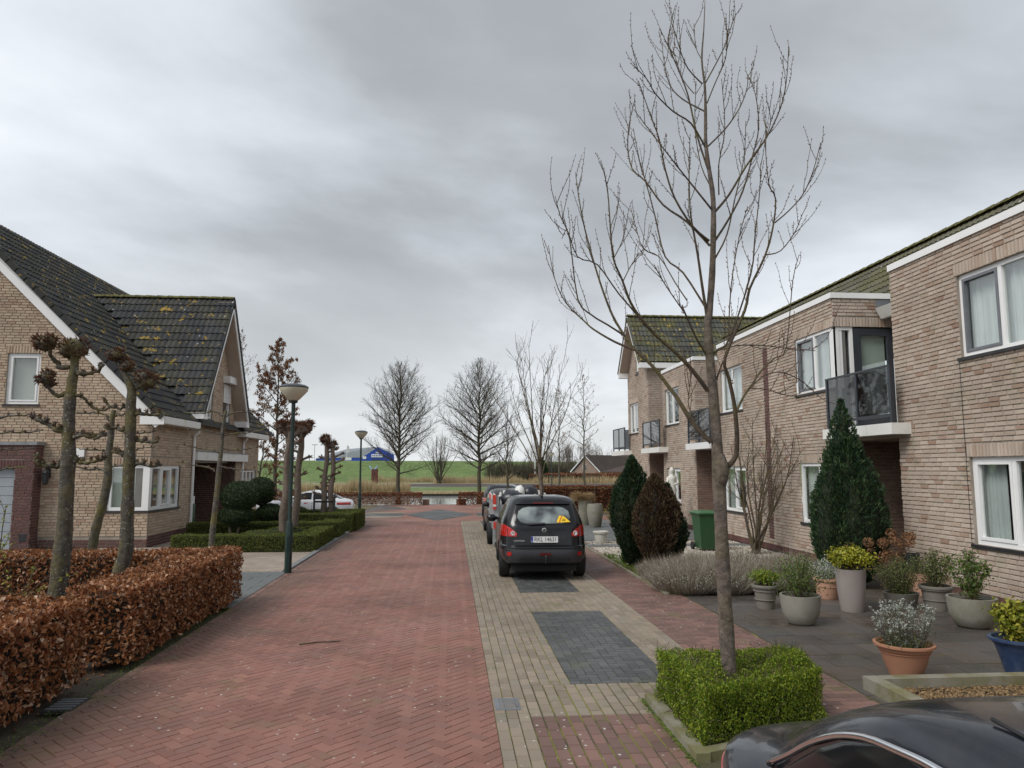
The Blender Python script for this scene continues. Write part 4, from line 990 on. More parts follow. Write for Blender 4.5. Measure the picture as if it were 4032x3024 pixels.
def lime_tree(label, base, height, clear, spread, r0, n_limb, seed, cat='tree', group=None, twig=1., mat='bark_far', shape=.55, name='bare_tree', lean=.0, ang=(.6, 1.0), catk=None, up=.10, up2=.10):
    random.seed(seed); rt = root(name, label, cat, base, group); b = Vector(base)
    T = MB(); n = 14; path = [b+Vector((random.gauss(0, .012*height/8)*i**.6+lean*i/n, random.gauss(0, .012*height/8)*i**.6, height*i/n)) for i in range(n+1)]
    path[0].z -= .05; rad = [max(.006*height/8, r0*(1-(i/n)**.9)*(1.25 if i == 0 else 1)) for i in range(n+1)]
    T.tube(path, rad, 9); part('trunk', T, mat, rt, smooth=True)
    C = MB(); K = []
    for k in range(n_limb):
        f = (k+random.random()*.7)/n_limb; z = clear/height+(1-clear/height)*f**.9*.97
        p, d = along(path, min(z, .985)); az = k*2.4+random.uniform(-.4, .4); u = max(0., (z*height-clear)/(height-clear))
        prof = (math.sin(math.pi*min(1, (u*.86+.14))**shape)) if shape < 1.5 else 1-u*.8
        L = spread*max(.12, prof)*random.uniform(.8, 1.15); an = ang[1]+(ang[0]-ang[1])*u+random.uniform(-.1, .1)
        q = Vector((math.cos(az)*math.sin(an), math.sin(az)*math.sin(an), math.cos(an))); w = wander(p, q, L, 7, up*random.uniform(.4, 1.2), .07)
        rr = min(rad[min(int(z*n), n-1)]*.62, .02*L+.008); C.tube(w, tap(rr, .006, 8), 5, False)
        m = int(max(3, L*5.5*twig))
        for j in range(m):
            t = .15+.85*(j+random.random())/m; p2, d2 = along(w, min(t, .99)); a = d2.orthogonal(); a.rotate(Matrix.Rotation(random.uniform(0, 6.28), 3, d2))
            L2 = L*.42*(1.15-t*.75)*random.uniform(.6, 1.2); q2 = (d2*.75+a*.65+Vector((0, 0, .2))).normalized(); w2 = wander(p2, q2, L2, 4, up2, .10)
            C.tube(w2, tap(max(.006, rr*.38*(1-t*.5)), .004, 5), 3, False)
            for i in range(int(max(2, L2*7*twig))):
                p3, d3 = along(w2, random.uniform(.2, .99)); a = d3.orthogonal(); a.rotate(Matrix.Rotation(random.uniform(0, 6.28), 3, d3))
                w3 = wander(p3, d3*.7+a*.7+Vector((0, 0, .25)), L2*random.uniform(.25, .5), 2, .1, .12); C.tube(w3, [.0045, .0035, .002], 3, False)
                if catk: K.append(w3[-1]); K.append(w3[1])
    part('crown', C, mat, rt)
    if catk and K:
        P = np.array([p[:] for p in K]); P = np.repeat(P, catk, 0)+RNG.normal(0, .05, (len(P)*catk, 3)); V, F = sprigs(P, np.tile([0, 0, -1.], (len(P), 1)), .11, .04, .35)
        part('catkins', np_mesh('catkins', [(V, F, 0)], ['catkin']), None, rt, kind='stuff')
    return rt
# ------------------------------------------------------------------ young street tree in the planter (branches follow the photograph)
def W8(x, y): return (2000+x*.7836, y*.7836)
def Z5(x, y): return (2300+x*.4823, 1100+y*.4823)
def D(x, y): return (x*1.8228, y*1.8228)
random.seed(5)
st = root('street_tree', 'tall bare young tree rising from the clipped green planter hedge', 'tree', (2.42, 6.45, 0), 'young street trees in the parking strip')
TY = 6.45
trunk_px = [D(1573, 1424), D(1566, 1310), D(1560, 1190), D(1553, 1040), D(1545, 905), D(1534, 780), D(1529, 705), W8(1012, 1560), W8(1026, 1380), W8(1032, 1180), W8(1031, 1000), W8(1012, 860), W8(994, 720), W8(993, 560), W8(989, 430), W8(974, 300), W8(984, 150), W8(990, 2)]
tp = [at_y(x, y, TY) for x, y in trunk_px]; tp = [Vector((2.43, TY, .02))]+tp
tr_ = [.075, .066, .063, .060, .058, .046, .041, .037, .033, .029, .026, .023, .020, .017, .014, .011, .009, .006, .003]
sp = smooth_path(tp, 3); rr = np.interp(np.linspace(0, len(tp)-1, len(sp)), range(len(tp)), tr_)
m = MB(); m.tube(sp, [r*(1+.05*math.sin(i*1.7)) for i, r in enumerate(rr)], 12)
kn = at_y(*D(1553, 1015), TY); m.lathe([(.04, -.16), (.07, -.08), (.076, -.02), (.07, .06), (.04, .14)], 10, (kn.x+.008, kn.y-.012, kn.z))
part('trunk', m, 'bark_grey', st, smooth=True)
C, BU = MB(), MB()
limbs = [  # pixels, start radius, depth drift
 ([Z5(1040, 1330), Z5(900, 1190), Z5(760, 970), Z5(700, 890), Z5(560, 710), Z5(410, 570), Z5(330, 460), Z5(230, 290), W8(470, 1440), W8(415, 1260), W8(375, 1100), W8(350, 950), W8(340, 875)], .030, .5),
 ([Z5(410, 575), Z5(250, 510), Z5(80, 410), W8(383, 1613), W8(290, 1520), W8(235, 1400), W8(205, 1245)], .014, .3),
 ([Z5(330, 460), Z5(190, 370), Z5(60, 290), W8(350, 1500), W8(310, 1200), W8(265, 1090), W8(240, 1000)], .011, -.3),
 ([Z5(1010, 910), Z5(890, 750), Z5(760, 610), Z5(600, 470), Z5(480, 340), Z5(380, 190), W8(573, 1404), W8(530, 1300), W8(515, 1150), W8(500, 950), W8(470, 820)], .024, -.5),
 ([Z5(520, 380), W8(560, 1480), W8(450, 1330), W8(350, 1290), W8(300, 1160), W8(275, 1190)], .009, -.4),
 ([W8(530, 1300), W8(575, 1210), W8(598, 1110)], .006, .1),
 ([W8(580, 1410), W8(615, 1340), W8(655, 1278)], .006, .1),
 ([Z5(1160, 1540), Z5(1235, 1450), Z5(1248, 1300), Z5(1235, 1100), Z5(1215, 960), Z5(1180, 800), Z5(1150, 640), W8(1190, 1560), W8(1215, 1450), W8(1290, 1290), W8(1330, 1150), W8(1345, 1000), W8(1310, 920), W8(1292, 715)], .032, -.6),
 ([W8(1340, 1120), W8(1410, 1060), W8(1480, 980), W8(1530, 870), W8(1568, 730)], .009, -.3),
 ([W8(1300, 1280), W8(1370, 1260), W8(1440, 1170), W8(1478, 1080)], .008, .2),
 ([Z5(1235, 1100), Z5(1300, 960), Z5(1370, 860), Z5(1450, 740), Z5(1560, 640), Z5(1650, 560), W8(1430, 1420), W8(1460, 1290)], .014, .5),
 ([Z5(1370, 870), Z5(1480, 780), Z5(1620, 760), Z5(1760, 820), Z5(1862, 900)], .008, .3),
 ([Z5(1350, 890), Z5(1500, 900), Z5(1620, 940), Z5(1760, 960)], .006, .4),
 ([Z5(1100, 580), Z5(1250, 540), Z5(1450, 540), Z5(1650, 560), Z5(1862, 580)], .008, -.5),
 ([Z5(1020, 640), Z5(1100, 570), Z5(1190, 480), W8(1220, 1380), W8(1240, 1200), W8(1265, 960), W8(1270, 830)], .014, .3),
 ([W8(1000, 1590), W8(975, 1430), W8(955, 1290), W8(930, 1150), W8(915, 1050), W8(910, 850), W8(915, 690)], .018, -.35),
 ([W8(990, 1540), W8(880, 1370), W8(790, 1290), W8(740, 1090), W8(700, 940), W8(660, 800), W8(632, 655)], .013, .5),
 ([W8(900, 1510), W8(840, 1420), W8(760, 1290), W8(680, 1250), W8(640, 1130), W8(620, 1055)], .008, .4),
 ([W8(1015, 1235), W8(900, 1115), W8(780, 1030), W8(690, 910), W8(625, 850), W8(602, 740), W8(610, 620), W8(635, 510)], .015, .4),
 ([W8(1010, 1210), W8(930, 1140), W8(840, 1000), W8(790, 850), W8(760, 700), W8(720, 590), W8(660, 420)], .014, -.4),
 ([W8(1030, 1060), W8(950, 960), W8(870, 860), W8(800, 770), W8(700, 640), W8(640, 560)], .012, -.2),
 ([W8(1005, 850), W8(950, 680), W8(905, 480), W8(860, 360), W8(815, 250), W8(805, 190), W8(838, 40)], .013, .3),
 ([W8(992, 740), W8(920, 620), W8(830, 560), W8(740, 470), W8(700, 400), W8(625, 325)], .011, -.4),
 ([W8(990, 560), W8(880, 500), W8(815, 430), W8(785, 310), W8(775, 225)], .009, .3),
 ([W8(935, 470), W8(880, 400), W8(845, 300), W8(830, 245)], .006, .1),
 ([W8(975, 420), W8(905, 345), W8(865, 250), W8(842, 170)], .008, -.2),
 ([W8(1035, 1070), W8(1110, 980), W8(1200, 830), W8(1300, 690), W8(1370, 540), W8(1400, 400), W8(1410, 245)], .015, -.4),
 ([W8(1235, 790), W8(1290, 700), W8(1320, 610), W8(1303, 515)], .006, -.1),
 ([W8(1000, 740), W8(1090, 650), W8(1160, 550), W8(1200, 450), W8(1205, 380)], .010, .4),
 ([W8(990, 420), W8(1040, 330), W8(1090, 230), W8(1120, 140), W8(1143, 75)], .008, .2),
 ([W8(1000, 520), W8(1040, 420), W8(1085, 320), W8(1100, 250), W8(1105, 165)], .007, -.3),
 ([W8(1040, 1210), W8(1110, 1100), W8(1180, 960), W8(1230, 780), W8(1260, 640), W8(1245, 480), W8(1215, 395)], .013, .5),
 ([W8(1040, 1300), W8(1100, 1180), W8(1140, 1000), W8(1185, 800), W8(1195, 620)], .010, .1),
 ([W8(1060, 980), W8(1060, 820), W8(1090, 650), W8(1075, 410)], .008, -.2),
 ([W8(975, 300), W8(945, 240), W8(935, 130)], .005, .1),
 ([W8(1020, 940), W8(970, 830), W8(940, 640), W8(945, 420)], .008, .3),
 ([Z5(1000, 1290), Z5(860, 1060), Z5(860, 900), Z5(880, 760)], .005, -.3),
 ([Z5(1000, 620), Z5(900, 450), Z5(800, 220), W8(880, 1560), W8(790, 1430), W8(740, 1340)], .012, -.5),
 ([Z5(1080, 820), Z5(1120, 700), Z5(1170, 560), W8(1120, 1450), W8(1160, 1200), W8(1200, 1050)], .011, -.2)]
for px, r0, dd in limbs:
    n = len(px); pts = []
    st_t = min(range(len(sp)), key=lambda i: (sp[i]-at_y(*px[0], TY)).length); 
    for i, (x, y) in enumerate(px): pts.append(at_y(x, y, TY+dd*(i/(n-1))))
    w = smooth_path(pts, 3); C.tube(w, tap(r0*.88, .0032, len(w)), 6, False)
    L = sum((w[i+1]-w[i]).length for i in range(len(w)-1))
    twigs_on(C, BU, w, int(3+L*4.6), .12, .48, .0036, .2, .3, 0, 7, .010, .5)
    for k in range(int(L*16)):
        bp, bd = along(w, random.uniform(.45, .99)); s = bd.orthogonal(); s.rotate(Matrix.Rotation(random.uniform(0, 6.28), 3, bd)); bud(BU, bp, bd+s*.8, .010*random.uniform(.7, 1.3))
    bud(BU, w[-1], w[-1]-w[-2], .014)
part('crown', C, 'bark_twig', st, smooth=True); part('buds', BU, 'twig_red', st, kind='stuff')

# the next street tree of the same kind further along the strip
def vase_tree(label, base, H, clear, r0, seed, nl=17, spread=1.35, mat='bark_twig', group=None):
    random.seed(seed); rt = root('street_tree', label, 'tree', base, group); b = Vector(base); T, C, K = MB(), MB(), MB()
    path = [b+Vector((.05*math.sin(i*.6), 0, clear*i/8-.03)) for i in range(9)]; T.tube(path, tap(r0*1.1, r0*.8, 9), 9); part('trunk', T, 'bark_grey', rt, smooth=True)
    for k in range(nl):
        t = .62+.38*(k/nl); p, d = along(path, min(t, .99)); az = k*2.4; an = random.uniform(.08, .48); L = (H-p.z)*random.uniform(.75, 1.03)/max(.8, math.cos(an*.6))
        w = wander(p, (math.cos(az)*math.sin(an)*spread, math.sin(az)*math.sin(an)*spread, math.cos(an)), L, 9, .06, .07); C.tube(w, tap(r0*.36, .004, 10), 5, False)
        twigs_on(C, K, w, int(L*2.6), .3, .95, .006, .15, .2, 3, 4, .014, .5)
    part('crown', C, mat, rt); part('buds', K, 'twig_red', rt, kind='stuff'); return rt
vase_tree('young bare vase-shaped tree standing between the black hatchback and the loaded trailer', (2.42, 19.95, 0), 5.5, 2.75, .062, 21, nl=13, spread=1.15, group='young street trees in the parking strip')
lime_tree('small dense bare tree beside the dark estate car with red tail lights', (2.42, 32.0, 0), 5.0, 1.6, 1.5, .075, 20, 31, group='young street trees in the parking strip', name='street_tree', ang=(.3, .8), up=.12)
# limes by the pond
lime_tree('large bare lime tree behind the beech hedge, between the tall lamp and the gap', (-3.25, 46.3, -.1), 8.95, 1.9, 3.3, .15, 62, 41, group='bare limes on the pond bank', twig=1.3, shape=.78, ang=(.35, 1.25), up=.07)
lime_tree('large bare lime tree on the pond bank behind the dark estate car', (1.75, 46.3, -.1), 9.25, 2.0, 3.2, .15, 64, 43, group='bare limes on the pond bank', twig=1.3, shape=.78, ang=(.35, 1.25), up=.07)
# multi-stem shrub tree beyond the water
def shrub_tree(label, base, H, n, spread, seed, mat='bark_far', name='bare_shrub', tw=.7, r=.05, cat='shrub', group=None):
    random.seed(seed); rt = root(name, label, cat, base, group); S, C = MB(), MB()
    for k in range(n):
        az = random.uniform(0, 6.28); an = random.uniform(.05, spread); w = wander(Vector(base)+Vector((random.gauss(0, .15*H/6), random.gauss(0, .15*H/6), -.05)), (math.cos(az)*math.sin(an), math.sin(az)*math.sin(an), math.cos(an)), H*random.uniform(.7, 1.02), 8, .03, .06)
        S.tube(w, tap(r*random.uniform(.6, 1.1), .012*H/6, 9), 5, False)
        for j in range(int(9*tw)):
            p, d = along(w, random.uniform(.25, .97)); a = d.orthogonal(); a.rotate(Matrix.Rotation(random.uniform(0, 6.28), 3, d)); w2 = wander(p, d*.8+a*.5, H*random.uniform(.1, .26), 4, .08, .09); C.tube(w2, tap(.016*H/6, .006*H/6, 5), 3, False)
            for i in range(4):
                p3, d3 = along(w2, random.uniform(.2, .95)); a = d3.orthogonal(); a.rotate(Matrix.Rotation(random.uniform(0, 6.28), 3, d3)); w3 = wander(p3, d3*.8+a*.55, H*random.uniform(.04, .1), 2, .05, .1); C.tube(w3, [.007*H/6, .005*H/6, .003*H/6], 3, False)
    part('trunk', S, mat, rt); part('crown', C, mat, rt); return rt
shrub_tree('round multi-stemmed bare shrub on the far pond bank before the dyke', (-2.3+.4, 124, -.35), 8.6, 26, .55, 51, r=.10)
# alders with brown catkins behind the buff house, and at the far end of the terrace
lime_tree('tall alder hung with brown catkins, rising behind the ball topiary', (-10.4, 45.0, -.05), 10.2, 1.5, 1.9, .14, 40, 61, group='alders behind the houses', catk=9, name='alder_tree', ang=(.5, 1.15), shape=.95, up=.05, twig=.9)
lime_tree('thin alder with few catkins half hidden by the front gable', (-13.1, 46.5, -.05), 11.0, 2.5, 1.8, .12, 32, 62, group='alders behind the houses', catk=1, name='alder_tree', ang=(.6, 1.2), shape=.8, up=.05, twig=.6)
lime_tree('leaning alder trunk beside the far end of the buff house', (-10.9, 42.5, -.05), 4.6, 1.2, 1.6, .11, 14, 63, group='alders behind the houses', catk=1, name='alder_tree', ang=(.5, 1.0), lean=.5, twig=.7)
lime_tree('slim alder with hanging catkins standing clear of the end house', (9.05, 62, -.05), 9.0, 3.4, 2.0, .10, 26, 64, group='alders beyond the terrace', catk=1, name='alder_tree', ang=(.6, 1.15), shape=.8, up=.03, twig=.6)
lime_tree('alder with hanging catkins half hidden by the end balcony', (11.4, 63, -.05), 10.6, 3.0, 2.0, .11, 30, 65, group='alders beyond the terrace', catk=1, name='alder_tree', ang=(.6, 1.15), shape=.8, up=.03, twig=.6)
lime_tree('small bare tree peeping over the ridge of the buff house', (-16.4, 48, -.05), 11.6, 3, 1.3, .1, 24, 66, name='bare_tree', twig=.5)
# row of far poplars and scrub behind the farmhouse
random.seed(3)
for i, x in enumerate(np.linspace(16.5, 32, 17)):
    shrub_tree('tall pale bare poplar in the row behind the far farmhouse', (x+random.uniform(-.5, .5), 152+random.uniform(-5, 5), .5), random.uniform(6.2, 8.0), 5, .13, 100+i, name='poplar_tree', tw=1.8, r=.09, cat='tree', group='poplars behind the farmhouse', mat='bark_pollard')
for i in range(20):
    x = 7+i*1.35+random.uniform(-.5, .5)
    shrub_tree('bare scrub tree at the foot of the dyke', (x, 144+random.uniform(-6, 5), -.2), random.uniform(3.5, 6.3), 8, .42, 140+i, name='scrub_tree', tw=.8, r=.07, cat='tree', group='scrub along the dyke foot')

# ------------------------------------------------------------------ pollards and espaliered limes
def knob(mb, sp_, p, d, r, n_sp=14, sl=.10, spw=.010):
    p, d = Vector(p), Vector(d).normalized(); N = 8; V = []
    if n_sp > 60:                          # a big head is a cluster of fists
        for k in range(9):
            q = Vector((random.gauss(0, 1), random.gauss(0, 1), random.gauss(0, .8)+.35)).normalized(); knob(mb, sp_, p+q*r*.55, (q+d*.6), r*random.uniform(.32, .5), n_sp//9, sl, spw)
        r = r*.7; n_sp = 0
    # lumpy ball
    for i in range(5):
        th = math.pi*(i+.5)/5
        for k in range(N):
            an = 6.283*k/N; q = Vector((math.cos(an)*math.sin(th), math.sin(an)*math.sin(th), math.cos(th)))*r*random.uniform(.75, 1.2); V.append(p+q)
    mb.add(V, [(i*N+k, (i+1)*N+k, (i+1)*N+(k+1) % N, i*N+(k+1) % N) for i in range(4) for k in range(N)]+[tuple(range(N)), tuple(4*N+k for k in range(N-1, -1, -1))])
    for k in range(n_sp):
        q = Vector((random.gauss(0, 1), random.gauss(0, 1), random.gauss(0, 1)))+d*1.1; q.normalize(); a = p+q*r*.7; b = a+q*sl*random.uniform(.5, 1.2); sp_.tube([a, a.lerp(b, .6), b], [spw, spw*.8, spw*.35], 4, False)
def pollard(label, base, H, r0, seed, heads=1, group=None, lean=0., stubs=8):
    random.seed(seed); rt = root('pollard_tree', label, 'tree', base, group); T, S = MB(), MB(); b = Vector(base); n = 12
    path = [b+Vector((lean*i/n+.03*math.sin(i*1.1+seed), .02*math.sin(i), H*.93*i/n-(.05 if i == 0 else 0))) for i in range(n+1)]
    T.tube(path, [r0*(1.15-.4*i/n)*random.uniform(.92, 1.1) for i in range(n+1)], 10)
    for k in range(stubs):
        t = .36+.56*k/stubs; p, d = along(path, t); az = random.choice((0, 3.14))+random.uniform(-.7, .7); q = Vector((math.cos(az), math.sin(az)*.6, .45)).normalized()
        e = p+q*(r0+random.uniform(.05, .28)); T.tube([p, p.lerp(e, .5), e], [r0*.5, r0*.38, r0*.4], 6); knob(T, S, e, q, r0*random.uniform(.38, .6), 16, .09, .010)
    for h in range(heads):
        p = path[-1]+Vector((random.uniform(-.12, .12)+(h-.5*(heads-1))*.28, 0, random.uniform(-.02, .06))); T.tube([path[-2], p], [r0*.7, r0*.8], 7); knob(T, S, p, (0, 0, 1), r0*1.75, 300, .13, .009)
    part('trunk', T, 'bark_pollard', rt, smooth=True); part('spikes', S, 'red_spike', rt, kind='stuff'); return rt
PG = 'pollards between the box hedges'
pollard('knobbly pollard with a broad red-brown head, left of a close pair', (-4.88, 22.25, 0), 3.55, .105, 71, 3, PG, .10)
pollard('knobbly pollard with a broad red-brown head, right of a close pair', (-4.66, 22.75, 0), 3.6, .105, 72, 3, PG, .14)
pollard('staked pollard in front of the white car, taller head', (-4.57, 27.1, 0), 3.42, .10, 73, 1, PG, .10)
pollard('staked pollard in front of the white car, lower head', (-4.32, 27.15, 0), 3.2, .095, 74, 1, PG, .08)
for i, x in enumerate((-4.82, -4.12)):
    tag(part('tree_stake', MB().box((x-.03, 26.8, 0), (x+.03, 26.86, 1.25)), 'black_plastic'), 'dark wooden stake supporting the pollards before the white car', 'stake', 'stakes of the pollards')
tag(part('tree_tie', MB().box((-4.86, 26.865, .95), (-4.08, 26.88, 1.02)), 'black_rubber'), 'black rubber strap tied between the two pollard stakes', 'strap')

def U1(x, y): return (x*.3917, 1250+y*.3917)       # zoom [0,1250,700,1900]
def espalier(label, Y, trunk_px, tr, arms, seed, heads=(), group='espaliered limes in the front garden', sc=1.):
    random.seed(seed); P = [at_y(x, y, Y) for x, y in trunk_px]; base = Vector((P[0].x, Y, 0))
    if P[0].z > .05: P = [Vector((P[0].x+(P[0].x-P[1].x)*P[0].z/max(.2, P[1].z-P[0].z)*.5, Y, -.03))]+P; tr = [tr[0]]+list(tr)
    base = Vector((P[0].x, Y, 0)); rt = root('espalier_tree', label, 'tree', base, group); T, S = MB(), MB()
    w = smooth_path(P, 4); r = np.interp(np.linspace(0, len(P)-1, len(w)), range(len(P)), tr); T.tube(w, [q*random.uniform(.93, 1.08) for q in r], 11)
    for px, r0, ks in arms:
        A = [at_y(x, y, Y+random.uniform(-.05, .05)) for x, y in px]; ww = smooth_path(A, 4); ww = [p+Vector((random.gauss(0, .008), random.gauss(0, .012), random.gauss(0, .008)))*sc for p in ww]
        T.tube(ww, [a*random.uniform(.85, 1.2) for a in tap(r0, r0*.62, len(ww))], 7)
        for k in range(ks):
            p, d = along(ww, (k+.6)/(ks+.4) if ks > 1 else .95); q = Vector((random.gauss(0, .35), random.gauss(0, .35), 1)); knob(T, S, p+q.normalized()*r0*1.2, q, r0*random.uniform(.7, 1.25), int(18*min(1, r0/.03)+5), max(.03, r0*1.1), max(.003, r0*.16))
    for (x, y), rad in heads: knob(T, S, at_y(x, y, Y), (0, 0, 1), rad*1.3, 260, rad*.55, .0075)
    part('trunk', T, 'bark_lime', rt, smooth=True); part('spikes', S, 'red_spike', rt, kind='stuff'); return rt
espalier('thick mossy lime with clubbed heads, in front of the blank gable wall', 9.6,
  [(225, 2345), U1(620, 2400), U1(650, 2100), U1(672, 1659), U1(690, 1350), U1(690, 1100), U1(700, 900), U1(715, 720), U1(745, 520), U1(755, 380)],
  [.105, .10, .095, .085, .08, .072, .068, .062, .05, .055],
  [([U1(690, 510), U1(600, 500), U1(545, 420), U1(500, 340)], .035, 1), ([U1(660, 770), U1(560, 780), U1(490, 710)], .03, 1), ([U1(700, 1150), U1(600, 1130), U1(480, 1080), U1(380, 1030), U1(320, 990)], .032, 6), ([U1(640, 1490), U1(540, 1500), U1(430, 1490), U1(370, 1430), U1(380, 1370)], .03, 5),
   ([U1(780, 560), U1(900, 560), U1(980, 530), U1(1040, 470)], .03, 3), ([U1(770, 780), U1(850, 810), U1(920, 890), U1(1020, 930), U1(1100, 900)], .022, 3), ([U1(740, 1200), U1(850, 1190), U1(960, 1210), U1(1080, 1160)], .028, 5), ([U1(740, 1440), U1(850, 1460), U1(980, 1440), U1(1080, 1400)], .028, 5)],
  81, heads=[(U1(480, 260), .115), (U1(740, 310), .13), (U1(455, 620), .095)])
espalier('mossy lime with clubbed heads, in front of the corner window', 11.3,
  [(470, 2270), U1(1265, 2350), U1(1280, 2000), U1(1290, 1659), U1(1305, 1350), U1(1312, 1100), U1(1315, 900), U1(1320, 740), U1(1270, 600), U1(1180, 450)],
  [.105, .10, .09, .085, .082, .078, .072, .06, .042, .04],
  [([U1(1320, 760), U1(1400, 700), U1(1500, 660)], .03, 2), ([U1(1340, 960), U1(1430, 970), U1(1540, 980), U1(1610, 970)], .032, 5), ([U1(1280, 1180), U1(1190, 1110), U1(1100, 1120), U1(1050, 1100)], .03, 4), ([U1(1340, 1230), U1(1450, 1250), U1(1560, 1250), U1(1600, 1230)], .03, 4), ([U1(1290, 1420), U1(1210, 1370), U1(1130, 1350)], .03, 4), ([U1(1330, 1490), U1(1420, 1470), U1(1540, 1500), U1(1620, 1480)], .03, 4), ([U1(1290, 880), U1(1200, 910), U1(1090, 890), U1(1030, 800)], .024, 3)],
  82, heads=[(U1(1165, 380), .10), (U1(1290, 490), .09), (U1(1470, 650), .14)])
espalier('slim leaning lime with thin level arms, behind the brown beech hedge', 14.4,
  [U1(925, 2330), U1(970, 2100), U1(1040, 1850), U1(1085, 1600), U1(1090, 1400), U1(1115, 1200), U1(1130, 1000), U1(1150, 930)],
  [.085, .082, .078, .075, .065, .055, .045, .04],
  [([U1(1110, 1040), U1(1040, 970), U1(900, 960), U1(770, 960)], .02, 3), ([U1(1150, 990), U1(1220, 975), U1(1330, 965)], .018, 2), ([U1(1110, 1200), U1(1020, 1170), U1(900, 1170), U1(780, 1150)], .018, 4), ([U1(1090, 1370), U1(1000, 1330), U1(900, 1330), U1(790, 1320)], .018, 3), ([U1(1070, 1560), U1(1000, 1520), U1(900, 1530), U1(770, 1500)], .02, 3), ([U1(1110, 1510), U1(1200, 1490), U1(1300, 1500)], .018, 2), ([U1(1340, 1170), U1(1450, 1160), U1(1560, 1140), U1(1660, 1090)], .015, 4), ([U1(1340, 1330), U1(1450, 1310), U1(1560, 1300)], .013, 3)], 83)
def Z2(x, y): return (x*.5424, 1500+y*.5424)
espalier('slender lime with thin level arms in front of the box hedge', 18.5,
  [Z2(1530, 1250), Z2(1545, 1080), Z2(1570, 860), Z2(1590, 650), Z2(1605, 500), Z2(1615, 380), Z2(1630, 260), Z2(1640, 215)],
  [.075, .07, .065, .06, .05, .045, .04, .035],
  [([Z2(1620, 260), Z2(1570, 225), Z2(1450, 235), Z2(1330, 230)], .02, 3), ([Z2(1640, 260), Z2(1700, 230), Z2(1800, 225), Z2(1980, 190)], .02, 4), ([Z2(1605, 385), Z2(1500, 365), Z2(1400, 355), Z2(1350, 345)], .018, 3), ([Z2(1630, 395), Z2(1720, 380), Z2(1850, 370), Z2(1930, 345)], .018, 4), ([Z2(1590, 520), Z2(1500, 495), Z2(1400, 480), Z2(1285, 455)], .018, 4), ([Z2(1620, 495), Z2(1720, 500), Z2(1820, 490), Z2(1910, 470)], .018, 4), ([Z2(1560, 660), Z2(1520, 630), Z2(1400, 610), Z2(1270, 580)], .022, 4), ([Z2(1600, 625), Z2(1700, 640), Z2(1800, 640), Z2(1900, 625)], .018, 4)], 84)
espalier('slender lime with thin level arms, before the dark garage door', 13.2,
  [(-210, 2330), (-200, 2000), (-190, 1700), (-180, 1620)], [.08, .075, .05, .03],
  [([(-180, 1660), (0, 1642), U1(130, 985), U1(280, 985), U1(400, 985)], .02, 4), ([(-180, 1720), U1(0, 1165), U1(150, 1150), U1(300, 1160), U1(440, 1130)], .018, 5), ([(-180, 1800), U1(0, 1335), U1(150, 1330), U1(340, 1310)], .015, 4), ([(-180, 1900), U1(0, 1535), U1(150, 1505), U1(290, 1505)], .018, 3)], 85)
# ------------------------------------------------------------------ hedges
hedge('beech_hedge', 'near block of brown-leaved beech hedge at the road edge, before the gap', [((-4.85, 4.4, .06), (-3.60, 7.92, .88))], 'beech_leaf', .062, 1500, twigs=60, lump=.06, inset=.12, depth=.14)
hedge('beech_hedge', 'L-shaped brown beech hedge turning from the road along the grey driveway', [((-4.15, 8.55, .05), (-3.42, 12.75, .86)), ((-9.6, 12.15, .05), (-4.16, 12.75, .85))], 'beech_leaf', .058, 1500, twigs=60, lump=.06, inset=.12, depth=.13)
BX = 'clipped box hedges beside the road'
hedge('box_hedge', 'front low clipped box hedge beside the driveway', [((-7.15, 19.85, .02), (-3.5, 20.45, .43)), ((-4.05, 20.46, .02), (-3.5, 22.9, .44))], 'box_leaf', .034, 4200, 'hedge_core_green', group=BX, lump=.03, inset=.05, depth=.04)
hedge('box_hedge', 'middle low clipped box hedge behind the front one, by the kerb', [((-8.0, 23.4, .02), (-3.45, 24.2, .50)), ((-4.1, 24.21, .02), (-3.45, 25.0, .50))], 'box_leaf', .036, 3400, 'hedge_core_green', group=BX, lump=.03, inset=.05, depth=.04)
hedge('box_hedge', 'back clipped box hedge at the kerb end near the crossing', [((-8.0, 25.6, .02), (-3.35, 26.3, .63)), ((-4.15, 26.31, .02), (-3.25, 28.8, .63)), ((-8.0, 28.1, .02), (-4.16, 28.8, .62))], 'box_leaf', .038, 3000, 'hedge_core_green', group=BX, lump=.03, inset=.05, depth=.04)
def ball(label, c, r, leaf='box_leaf', n=6000, size=.035, name='box_ball', stems=None, balls=None, cat='topiary', group=None):
    bl = balls or [(c, r)]; rt = root(name, label, cat, (bl[0][0][0], bl[0][0][1], 0), group); VF = []; K = MB()
    for cc, rr in bl:
        rr = np.array(rr if hasattr(rr, '__len__') else (rr, rr, rr)); d = RNG.normal(0, 1, (n, 3)); d /= np.linalg.norm(d, axis=1)[:, None]
        ns = np.array([mnoise.noise(Vector(q)*4+Vector(cc)) for q in d]); P = np.array(cc)+d*rr*(1+ns[:, None]*.07-RNG.uniform(0, .07, n)[:, None]); P[:, 2] = np.maximum(P[:, 2], .02)
        VF.append((*leaves(P, d, size), 0))
        K.lathe([(max(.001, math.sin(t))*rr[0]*.9, -math.cos(t)*rr[2]*.9) for t in np.linspace(.05, 3.09, 8)], 14, cc, 1, rr[1]/rr[0])
    part('foliage', np_mesh('foliage', VF, [leaf]), None, rt, kind='stuff'); part('dark_core', K, 'hedge_core_green', rt, kind='stuff')  # solid dark core, the inner shade of the ball as colour
    for s in stems or []:
        m = MB(); m.tube(s, .035, 7); part('stem', m, 'bark_pollard', rt, smooth=True)
    return rt
